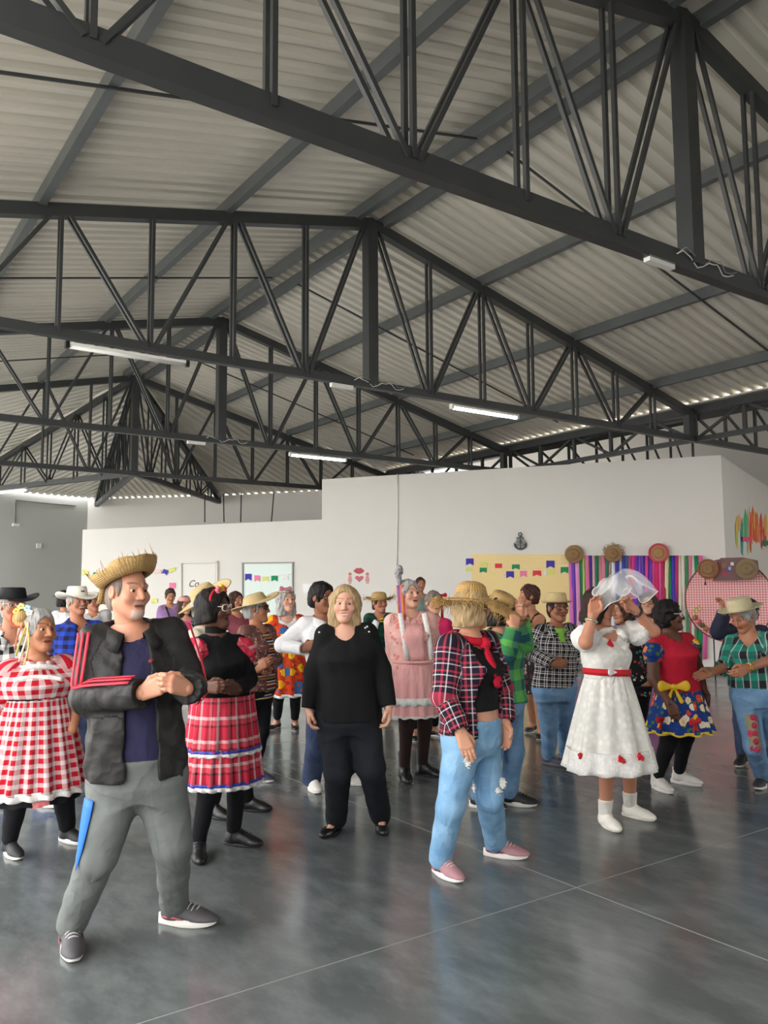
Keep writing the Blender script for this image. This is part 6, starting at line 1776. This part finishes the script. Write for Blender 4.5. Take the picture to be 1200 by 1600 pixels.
# yellow backdrop board
tag(prism('yellow_board', [wp(737, 866, 0), wp(890, 866, 0), wp(890, 1036, 0), wp(737, 1036, 0)], WN, .015, mat_wall('pale_yellow_board', srgb(246, 218, 156), .1)), 'pale yellow backdrop board under the paper flags', 'board')
bunting('paper flag bunting over the pale yellow board', [(734, 878, 12, 11, BLUE), (733, 890, 10, 7, YEL), (755, 891, 11, 8, GRN), (756, 882, 11, 7, YEL), (779, 884, 11, 7, RED, 0, wp, .02, None, False), (806, 886, 12, 8, GRN), (797, 898, 12, 11, BLUE), (818, 897, 11, 10, PINK), (839, 896, 13, 9, RED), (860, 882, 13, 12, BLUE), (861, 894, 12, 10, YEL), (882, 891, 12, 10, GRN), (852, 896, 4, 9, WHT), (789, 899, 4, 5, ROSE)], [(729, 872), (790, 886), (830, 889), (887, 879)])
bunting('paper flag bunting across the greenish window', [(388, 902, 10, 11, BLUE), (402, 904, 9, 10, PINK), (415, 905, 10, 8, YEL), (429, 904, 10, 9, GRN), (446, 902, 9, 9, WHT)], [(381, 897), (415, 901), (455, 897)])
bunting('scattered paper flags beside the lettered door', [(133, 895, 9, 9, YEL), (148, 898, 6, 7, GRN, .5), (156, 899, 9, 8, PINK), (247, 893, 10, 7, ROSE), (258, 894, 8, 8, BLUE, .4), (269, 891, 10, 7, YEL, -.3), (269, 915, 9, 9, PINK, 0, wp, .02, None, False), (241, 939, 10, 7, YEL, -.1), (191, 914, 9, 7, ROSE)], [(128, 891), (195, 901), (280, 887)])
# streamer curtain
cur = empty('streamer_curtain', wp(990, 1036, .03), 'curtain of hanging pink, purple, green and blue crepe streamers', 'streamers')
seq = [(214, 110, 190), (120, 70, 190), (226, 150, 200), (40, 150, 90), (200, 220, 130), (226, 120, 160), (110, 80, 200), (236, 180, 190), (24, 120, 80), (236, 160, 170), (224, 130, 150), (30, 130, 110), (232, 190, 170), (226, 226, 240), (60, 60, 170), (226, 226, 240), (60, 60, 170), (60, 110, 150), (226, 90, 150), (226, 60, 140), (110, 60, 190), (150, 90, 210), (90, 60, 180), (226, 70, 150), (110, 70, 200), (236, 80, 150), (222, 40, 110), (226, 90, 160), (190, 40, 90), (226, 222, 170), (40, 130, 90), (70, 60, 180), (190, 50, 110), (222, 214, 190), (232, 226, 210), (60, 140, 90), (232, 130, 160), (226, 222, 200), (40, 130, 90), (228, 100, 150)]
rs = random.Random(5); nst = len(seq)
for i, c in enumerate(seq):
    x0 = 891 + (1094-891)*i/(nst-1); w = 5.6*rs.uniform(.7, 1.2); y1 = 1034 - rs.uniform(0, 5)
    sl_ = rs.uniform(-2, 3)+(6 if i < 8 else 0)*.5
    pts = []; G = np.zeros((9, 2, 3)); ph = rs.uniform(0, 6)
    for j in range(9):
        t = j/8; y = 868 + (y1-868)*t; x = x0 + sl_*t
        off = .03 + .025*math.sin(ph + 3*t) * t + .006*(i % 3)
        a_, b_ = wp(x - w/2, y, off), wp(x + w/2, y, off + .02*math.sin(ph*2 + 4*t))
        G[j, 0] = a_; G[j, 1] = b_
    V, Q = grid_geo(G); o = put('streamer', V, Q, paper(c), cur); md = o.modifiers.new('t', 'SOLIDIFY'); md.thickness = .002
for (x, dx, c, y1) in ((1092, 3, GRN, 1034), (1099, 3, (238, 110, 170), 1030)):
    pts = [wp(x - dx*1.5, 868, .06), wp(x, 930, .06), wp(x + 3, 980, .06), wp(x + 2, y1, .05)]
    G = np.array([[p_ - WD*.04, p_ + WD*.04] for p_ in pts]); V, Q = grid_geo(G); o = put('streamer', V, Q, paper(c), cur); md = o.modifiers.new('t', 'SOLIDIFY'); md.thickness = .002
# hats hung on the wall
def wall_hat(px, py, rpx, label, mat, trim=None, fray=0, off=.075, c=None, n_=None):
    n_ = WN if n_ is None else n_
    c = wp(px, py, off) if c is None else c; r = rpx*float(np.linalg.norm(c - CAM_P))/F_PX
    e1 = unit(np.cross(UPV, n_)); e2 = np.cross(n_, e1)
    root = empty('hung_straw_hat', c, label, 'hat', 'straw hats hung up for decoration')
    prof = [(.02, .45), (.25, .47), (.42, .44), (.5, .36), (.55, .1), (.6, .03), (.8, .0), (1.0, .03)]
    n = 40; G = np.zeros((len(prof), n, 3)); UV = np.zeros((len(prof), n, 3))
    for j, (rr_, zz) in enumerate(prof):
        for i in range(n):
            a = 2*math.pi*i/n
            G[j, i] = c + (e1*math.cos(a)*rr_ + e2*math.sin(a)*rr_)*r + n_*(zz*r*.55 + .02*math.sin(2*a)*rr_*r); UV[j, i] = (a*.15, rr_*.2, 0)
    V, Q = grid_geo(G, True); o = put('crown_and_brim', V, Q, mat, root, {'puv': UV.reshape(-1, 3)}); md = o.modifiers.new('t', 'SOLIDIFY'); md.thickness = .006
    if trim is not None:
        V, Q = tube_geo(G[-1], .022*r/.17, 6, True); put('brim_trim', V, Q, trim, root)
        V, Q = tube_geo([g + n_*.006 for g in G[4]], .014*r/.17, 6, True); put('hat_band', V, Q, trim, root)
    if fray:
        rg = np.random.RandomState(int(px)); VV = []; QQ = []; nn = 0
        for t in range(fray):
            a = rg.uniform(0, 6.28); d = e1*math.cos(a) + e2*math.sin(a); tg = -e1*math.sin(a) + e2*math.cos(a)
            p0 = c + d*r*.95; v, f_ = tube_geo([p0, p0 + d*r*.15 + tg*rg.normal()*.02, p0 + d*r*rg.uniform(.2, .4) + tg*rg.normal()*.06 + n_*rg.normal()*.02], [.004, .004, .002], 4); VV.append(v); QQ.append(f_+nn); nn += len(v)
        V_ = np.concatenate(VV); of = put('straw_ends', V_, np.concatenate(QQ), mat, root, {'puv': V_}); of['kind'] = 'stuff'
    return root
m_tanhat = mat_straw('tan_straw', srgb(176, 140, 96), srgb(120, 88, 56), .6)
wall_hat(897, 866, 14, 'tan straw hat hung at the end of the yellow board', m_tanhat)
wall_hat(958, 865, 13, 'frayed straw hat hung above the streamer curtain', m_tanhat, None, 60)
wall_hat(1029, 864, 13, 'straw hat with pink brim trim hung above the streamers', m_straw, plain('pink_raffia', srgb(206, 70, 96), .7))
# round gingham panel on a stand
pc = P(1139, 938, 14.6); pn = unit(CAM_P - pc); pn[2] = 0; pn = unit(pn); e1 = unit(np.cross(UPV, pn)); pr_ = 64*14.6/F_PX
rp = empty('round_panel', np.array([pc[0], pc[1], 0]), 'round pink gingham photo panel on a thin stand', 'panel')
n = 56; ring = [pc + (e1*math.cos(2*math.pi*i/n) + UPV*math.sin(2*math.pi*i/n))*pr_ for i in range(n)]
def mat_pg():
    m, nt, b = new_mat('small_pink_gingham'); p_ = geo_pos(nt); dt = N(nt, 'ShaderNodeVectorMath', operation='DOT_PRODUCT'); lk(nt, p_, dt.inputs[0]); dt.inputs[1].default_value = tuple(e1)
    sx = N(nt, 'ShaderNodeSeparateXYZ'); lk(nt, p_, sx.inputs[0])
    a_ = stripe_ramp(nt, dt.outputs['Value'], .045, R2((0, (226, 110, 120)), (.5, (244, 214, 208)))); b_ = stripe_ramp(nt, sx.outputs[2], .045, R2((0, (226, 110, 120)), (.5, (244, 214, 208))))
    lk(nt, mixc(nt, .5, a_, b_), b.inputs['Base Color']); b.inputs['Roughness'].default_value = .8
    return m
prism('gingham_disc', ring, -pn, .02, mat_pg(), rp)
V, Q = tube_geo(ring, .012, 6, True); put('rim', V, Q, plain('rust_rim', srgb(120, 70, 66), .6), rp)
for x in (-.28, .28): tube('stand_leg', [pc + e1*x - UPV*(pr_*.9) - pn*.02, np.array([*(pc + e1*x)[:2], 0]) - pn*.1], .012, M_DARK, rp, 6)
m_fl = plain('dried_flower', srgb(176, 110, 80), .8); m_gold = plain('gold_letter', srgb(206, 176, 104), .5)
for i in range(11):
    a = math.radians(208 + 8*i); c = pc + (e1*math.cos(a) + UPV*math.sin(a))*pr_*.88 + pn*.01; S_ = Sdf(); S_.ell(c, np.eye(3), (.05, .05, .045), .01); S_.noise(.012, 60, i); V, Q = S_.mesh(.012); put('garland_flower', V, Q, (m_fl, plain('pink_dried', srgb(214, 120, 120), .8), plain('dark_leaf', srgb(96, 92, 60), .8))[i % 3], rp)
def text(name, body, c, ex, ey, size, mat, parent, shear=0.0, ext=.004):
    cu = bpy.data.curves.new(name, 'FONT'); cu.body = body; cu.size = 1.0; cu.shear = shear; cu.extrude = .01
    ob = bpy.data.objects.new(name, cu); COL.objects.link(ob)
    dg = bpy.context.evaluated_depsgraph_get(); me = bpy.data.meshes.new_from_object(ob.evaluated_get(dg)); bpy.data.objects.remove(ob)
    nz = np.cross(ex, ey)
    for v in me.vertices:
        q = np.asarray(c) + ex*v.co.x*size + ey*v.co.y*size + nz*(v.co.z*ext/.01); v.co = Vector(q)
    me.materials.clear(); me.materials.append(mat)
    return link(name, me, parent)
for j, (px, py, rr_) in enumerate(((1083, 958, .9), (1088, 954, .8), (1093, 951, .9))):
    c = P(px, py, 14.55); S_ = Sdf(); V, Q = tube_geo([c + (e1*math.cos(t)*.03*rr_ + UPV*math.sin(t)*.045) for t in np.linspace(0, 6.28, 14, endpoint=False)], .011, 5, True); put('gilt_scroll', V, Q, m_gold, rp)
# patchwork bag and hats leaning on the panel
cb2 = P(1141, 888, 14.4); bag = empty('cloth_bag', cb2, 'brown patched cloth bag hung on the round panel', 'bag')
def onb(px, py, off=0.0): return on_plane(px, py, cb2 + pn*off, pn)
prism('bag_body', [onb(1114, 908), (onb(1119, 880)), onb(1126, 872), onb(1160, 871), onb(1184, 876), onb(1186, 895), onb(1178, 903), onb(1150, 907)], pn, .08, fabric('brown_canvas', srgb(128, 98, 96), .9, .2), bag)
for (x, y, w, h, c) in ((1131, 884, 8, 8, (150, 100, 80)), (1139, 889, 9, 8, (90, 90, 150)), (1144, 881, 5, 5, (220, 220, 226)), (1132, 897, 8, 6, (176, 70, 80)), (1140, 888, 4, 5, (230, 224, 210)), (1124, 888, 6, 7, (140, 80, 70))):
    prism('patch', [onb(x-w/2, y-h/2, .081), onb(x+w/2, y-h/2, .081), onb(x+w/2, y+h/2, .081), onb(x-w/2, y+h/2, .081)], pn, .004, paper(c), bag)
wall_hat(0, 0, 13, 'brown rimmed hat hung on the round panel beside the cloth bag', m_tanhat, plain('brown_raffia', srgb(150, 90, 62), .7), 0, c=P(1106, 889, 14.42), n_=pn)
wall_hat(0, 0, 15, 'greenish straw hat pinned over the cloth bag', mat_straw('olive_straw', srgb(166, 140, 104), srgb(110, 90, 66), .6), None, 0, c=onb(1167, 889, .09), n_=pn)
tube('tassel', [P(1102, 901, 14.35), P(1102, 908, 14.35), P(1102, 914, 14.35)], [.006, .006, .02], M_DARK, bag, 6)
# anchor emblem with a ship's wheel
m_anc = plain('anchor_grey', srgb(86, 88, 92), .4, .4); ac = wp(813, 846, .02); u1 = float(np.linalg.norm(wp(814, 846, .02)-ac)); R_ = -WD; an = empty('anchor_emblem', ac, 'dark anchor and ship wheel emblem on the white wall', 'emblem')
def A_(x, y): return ac + R_*x*u1 - UPV*y*u1 + WN*.01
S_ = Sdf(); S_.cone(A_(0, -8), A_(0, 11), 1.1*u1, 1.1*u1, .01); S_.cone(A_(-5, -6), A_(5, -6), 1.0*u1, 1.0*u1, .01)
for t in np.linspace(-1.15, 1.15, 9): 
    S_.ell(A_(9*math.sin(t), 3 + 9*math.cos(t)), np.eye(3), (1.7*u1,)*3, .02)
for sg in (-1, 1): S_.cone(A_(sg*8, 6), A_(sg*9.5, 1.5), 2*u1, .5*u1, .01)
V, Q = S_.mesh(.012); put('anchor', V, Q, m_anc, an)
V, Q = tube_geo([A_(2.6*math.cos(t), -11 + 2.6*math.sin(t)) for t in np.linspace(0, 6.28, 14, endpoint=False)], .8*u1, 6, True); put('ring', V, Q, m_anc, an)
V, Q = tube_geo([A_(6*math.cos(t), 1 + 6*math.sin(t)) + WN*.01 for t in np.linspace(0, 6.28, 20, endpoint=False)], .9*u1, 6, True); wh = put('wheel', V, Q, plain('wheel_pale', srgb(150, 150, 150), .4, .3), an)
for t in np.arange(0, 6.28, 6.28/8):
    V, Q = tube_geo([A_(0, 1) + WN*.01, A_(8*math.cos(t), 1 + 8*math.sin(t)) + WN*.01], .5*u1, 5); put('spoke', V, Q, m_anc, wh)
# stickers
def sticker(name, label, pts, col, cat='sticker'):
    return tag(prism(name, [wp(x, y, 0) for x, y in pts], WN, .004, paper(col)), label, cat)
sticker('heart_sticker', 'pink heart sticker between two small figures', [(561.5 + .42*16*math.sin(t)**3, 904 - .36*(13*math.cos(t) - 5*math.cos(2*t) - 2*math.cos(3*t) - math.cos(4*t))) for t in np.linspace(0, 6.28, 28, endpoint=False)], (206, 110, 126))
sticker('lips_sticker', 'red lips sticker above the heart', [(552, 892), (556, 888.5), (559, 887), (561, 888.2), (563, 887), (566, 888.5), (569.5, 892), (566, 895.5), (561, 897), (556, 895.5)], (190, 90, 96))
for (x, nm) in ((547, 'left of'), (574, 'right of')):
    f0 = empty('figure_sticker', wp(x, 912, .01), 'tiny pink dancer figure sticker beside the heart', 'sticker', 'figure stickers')
    prism('dress', [wp(x-2, 900, 0), wp(x+2, 900, 0), wp(x+3.6, 908, 0), wp(x-3.6, 908, 0)], WN, .004, paper((222, 150, 150)), f0)
    prism('head', [wp(x + 2.6*math.cos(t), 897 + 2.6*math.sin(t), 0) for t in np.linspace(0, 6.28, 14, endpoint=False)], WN, .004, paper((196, 130, 110)), f0)
    for sg in (-1.2, 1.2): prism('leg', [wp(x+sg-.5, 908, 0), wp(x+sg+.5, 908, 0), wp(x+sg+.5, 912, 0), wp(x+sg-.5, 912, 0)], WN, .004, paper((150, 100, 90)), f0)
tag(prism('paper_notice', [wp(473, 912, 0), wp(499, 914, 0), wp(498, 926, 0), wp(474, 927, 0)], WN, .01, plain('glossy_white_paper', srgb(232, 232, 230), .25)), 'white paper notice on the wall beside the window', 'notice')
# door with handwriting and the window
dr_ = tag(prism('door_1', [wp(286, 882, 0), wp(337, 881, 0), wp(337, 1098, 0), wp(286, 1098, 0)], WN, .02, plain('white_door_leaf', srgb(226, 223, 216), .5)), 'white door with black handwritten lettering', None, None, 'structure')
for nm, a_, b_ in (('door_frame', (283.5, 878), (283.5, 1098)), ('door_frame', (339.5, 877), (339.5, 1098)), ('door_frame', (282, 879), (341, 878))):
    bar(nm, wp(*a_, .025), wp(*b_, .025), .05, .08, M_WALL, dr_, up=WN)
tube('door_handle', [wp(331, 990, .05), wp(327, 990, .05)], .012, M_CABLE, dr_, 6)
ch = float(np.linalg.norm(wp(300, 915) - wp(300, 905)))/10
text('lettering', 'Co', wp(294, 917, .022), -WD, UPV, 15*ch, M_DARK, dr_, .35)
win = tag(prism('window_1', [wp(380, 880, -.0), wp(457, 879, 0), wp(457, 1000, 0), wp(380, 1000, 0)], WN, .012, plain('pale_green_glass', srgb(206, 222, 214), .12)), 'pale green glazed panel in the white wall', None, None, 'structure')
for a_, b_ in (((379.5, 880), (379.5, 1000)), ((457.5, 879), (457.5, 1000)), ((378.5, 880), (458.5, 879))):
    bar('window_frame', wp(*a_, .02), wp(*b_, .02), .03, .05, M_CABLE, win, up=WN)
# paint splashes on the side wall
ps = empty('paint_splash', sp(1170, 860, .01), 'colourful splashed paint on the side wall', 'painting')
rs = random.Random(11)
for i in range(26):
    x = rs.uniform(1150, 1196); y0 = 792 + abs(x-1172)*.5 + rs.uniform(-6, 18); L_ = rs.uniform(25, 70); w = rs.uniform(1.2, 3.4)
    c = rs.choice([(70, 160, 140), (90, 190, 120), (230, 120, 60), (226, 70, 60), (238, 200, 80), (240, 170, 120), (120, 190, 200)]) if x < 1172 else rs.choice([(230, 110, 60), (226, 80, 70), (240, 180, 90), (236, 140, 90)])
    prism('paint_streak', [sp(x, y0, 0), sp(x+w, y0 + L_*.3, 0), sp(x+w*.7, y0+L_, 0), sp(x-w*.4, y0+L_*.9, 0), sp(x-w, y0+L_*.3, 0)], SN, .001 + .0004*i, paper(c), ps)
flg = empty('bunting', sp(1168, 842, .02), 'two paper flags on the splashed side wall', 'bunting', 'paper flag buntings')
flag(flg, 1167, 843, 13, 8, (238, 80, 130), 0, sp, .04, SN); flag(flg, 1198, 849, 9, 9, GRN, 0, sp, .04, SN)
# conduits
tag(tube('conduit', [wp(621, 741, .02), wp(621, 800, .02), wp(620, 886, .02)], .016, M_WHITE, None, 8), 'white conduit running down the tall wall', 'conduit')
def gp(px, py, off=.03): return on_plane(px, py, gA + GNv*off, GNv)
cd = empty('conduit', gp(24, 815), 'grey conduit with a small box on the grey wall', 'conduit')
tube('pipe', [gp(118, 790), gp(60, 785), gp(24, 781), gp(23, 790), gp(23, 819)], .025, M_CABLE, cd, 8)
V, Fc = box_geo(gp(25, 820, .03), np.array([GD, GNv, UPV]), (.18, .06, .08)); link('junction_box', mesh_py('junction_box', V, Fc, M_WHITE), cd)
V, Fc = box_geo(gp(61, 853, .02), np.array([GD, GNv, UPV]), (.14, .05, .14)); tag(link('wall_socket', mesh_py('wall_socket', V, Fc, M_WHITE)), 'small square socket on the grey wall', 'socket')
for j, (xa, xb) in enumerate(((320, 320), (349, 350), (377, 376), (428, 424))):
    a_ = wp(xb, 816, -.08); b_ = on_plane(xa, 772 - .03*(xa-320), a_, WN)
    tag(tube('hanger_rod', [a_, b_], .015, M_STEEL, None, 6), 'thin dark hanger rod above the low partition', 'rod', 'hanger rods')
# fluorescent tubes under the truss chords
m_tube_on = emit('lit_tube', (.92, .96, 1.0), 22.0); m_tube_off = plain('unlit_tube', srgb(236, 236, 232), .3)
def fluor(y, u0, u1, on, label):
    r = empty('tube_light', (XR + (u0+u1)/2, y, ZB - .1), label, 'light', 'fluorescent tube lights')
    z = ZB - .095
    bar('fixture', (XR+u0, y, z), (XR+u1, y, z), .05, .03, M_WHITE, r)
    tube('lamp_tube', [(XR+u0+.02, y-.0, z-.03), (XR+u1-.02, y, z-.03)], .022, m_tube_on if on else m_tube_off, r, 10)
    for u in (u0, u1): bar('end_cap', (XR+u-.02, y, z-.015), (XR+u+.02, y, z-.015), .06, .07, M_DARK if not on else M_WHITE, r)
fluor(TY[3], -3.8, -2.5, False, 'unlit white fluorescent tube under the roof truss chord')
fluor(TY[3], 1.37, 2.62, True, 'lit fluorescent tube on the same truss as the unlit one')
fluor(TY[4], 1.4, 2.62, True, 'lit fluorescent tube above the low partition end')
fluor(TY[2], 1.4, 2.62, True, 'lit fluorescent tube on the nearest truss')
_c0 = np.array([XR, TY[-1], ZB-.115]); _c1 = np.array([L2[0], L2[1], ZB-.115]); _cd = unit(_c1 - _c0)   # under the hip truss chord
lb = min((_c0 + _cd*t for t in np.arange(.3, 6, .02)), key=lambda q: abs(600 + F_PX*np.dot(q-CAM_P, CAM_R)/np.dot(q-CAM_P, CAM_F) - 40)); la = lb + _cd*1.25
r = empty('tube_light', (la+lb)/2, 'lit fluorescent tube by the grey wall', 'light', 'fluorescent tube lights')
ln = unit(lb-la); lb = la + ln*min(1.3, float(np.linalg.norm(lb-la)))
bar('fixture', la + UPV*.03, lb + UPV*.03, .05, .03, M_WHITE, r); tube('lamp_tube', [la, lb], .022, m_tube_on, r, 10)
for y, nm in ((TY[2], 'nearest'), (TY[3], 'second'), (TY[4], 'third')):
    jb = empty('ballast_box', (XR-.4, y, ZB-.09), 'white ballast box and loose wires by the king post of the %s truss' % nm, 'ballast')
    bar('box', (XR-.62, y-.02, ZB-.085), (XR-.3, y-.02, ZB-.085), .06, .05, M_WHITE, jb)
    pts = [(XR-.3 + .06*i, y - .07 - .02*math.sin(i), ZB + .01 + .03*math.sin(i*.9) + .015*math.sin(i*2.1)) for i in range(14)]
    tube('wire', pts, .005, M_WHITE, jb, 5); tube('wire', [(x+.03, yy-.01, z+.03) for x, yy, z in pts[::-1]], .004, M_CABLE, jb, 5)
# bridal veil held above the head
m_veil, nt, bs = new_mat('white_tulle'); bs.inputs['Base Color'].default_value = (.9, .9, .9, 1); bs.inputs['Roughness'].default_value = .8; bs.inputs['Alpha'].default_value = .28
vr = empty('bridal_veil', BRIDE.hl(0, 0, .15), 'white tulle veil with satin edge lifted above the dark haired bride', 'veil')
def vmesh(nu, nv, f):
    G = np.zeros((nv, nu, 3))
    for j in range(nv):
        for i in range(nu): G[j, i] = f(i/(nu-1), j/(nv-1))
    return G
vc = P(962, 920, BRIDE.D - .08)
def vf(u, v):
    a = u*2*math.pi; r = .045 + .125*v
    rr_ = r*(1 + .25*math.sin(3*a + 2*v) + .14*math.sin(7*a + 3*v))
    x = math.cos(a)*rr_*1.05 + .02*v; y = math.sin(a)*rr_*.8
    z = .10*(1-v**1.6) - .06*v*v + .045*v*math.sin(4*a + 1) + .03*math.cos(a) + .014*math.sin(11*a + 5*v)*v
    return vc + RIGHT_H*x + FWD_H*y + UPV*z
G = vmesh(64, 14, vf); V, Q = grid_geo(G); put('tulle', V, Q, m_veil, vr)
def vf2(u, v):
    a = u*2*math.pi; r = (.03 + .10*v)*(1 + .3*math.sin(4*a + 1.0))
    return vc + RIGHT_H*(math.cos(a)*r + .01) + FWD_H*math.sin(a)*r*.8 + UPV*(.055 - .07*v + .03*v*math.sin(5*a))
G2 = vmesh(56, 10, vf2); V, Q = grid_geo(G2); put('tulle', V, Q, m_veil, vr)
m_satin = plain('white_satin_edge', srgb(238, 238, 238), .4)
V, Q = tube_geo(G[-1][:-1], .0038, 5, True); put('satin_edge', V, Q, m_satin, vr)
V, Q = tube_geo(G2[-1][:-1], .003, 5, True); put('satin_edge', V, Q, m_satin, vr)
V, Q = tube_geo([P(978 + 3.2*i, 903 - 3*math.sin(i*.7) + 1.2*max(0, i-4)**1.4, BRIDE.D-.1) for i in range(9)], [.012, .012, .012, .011, .01, .01, .01, .01, .008], 6); put('satin_ribbon', V, Q, m_satin, vr)
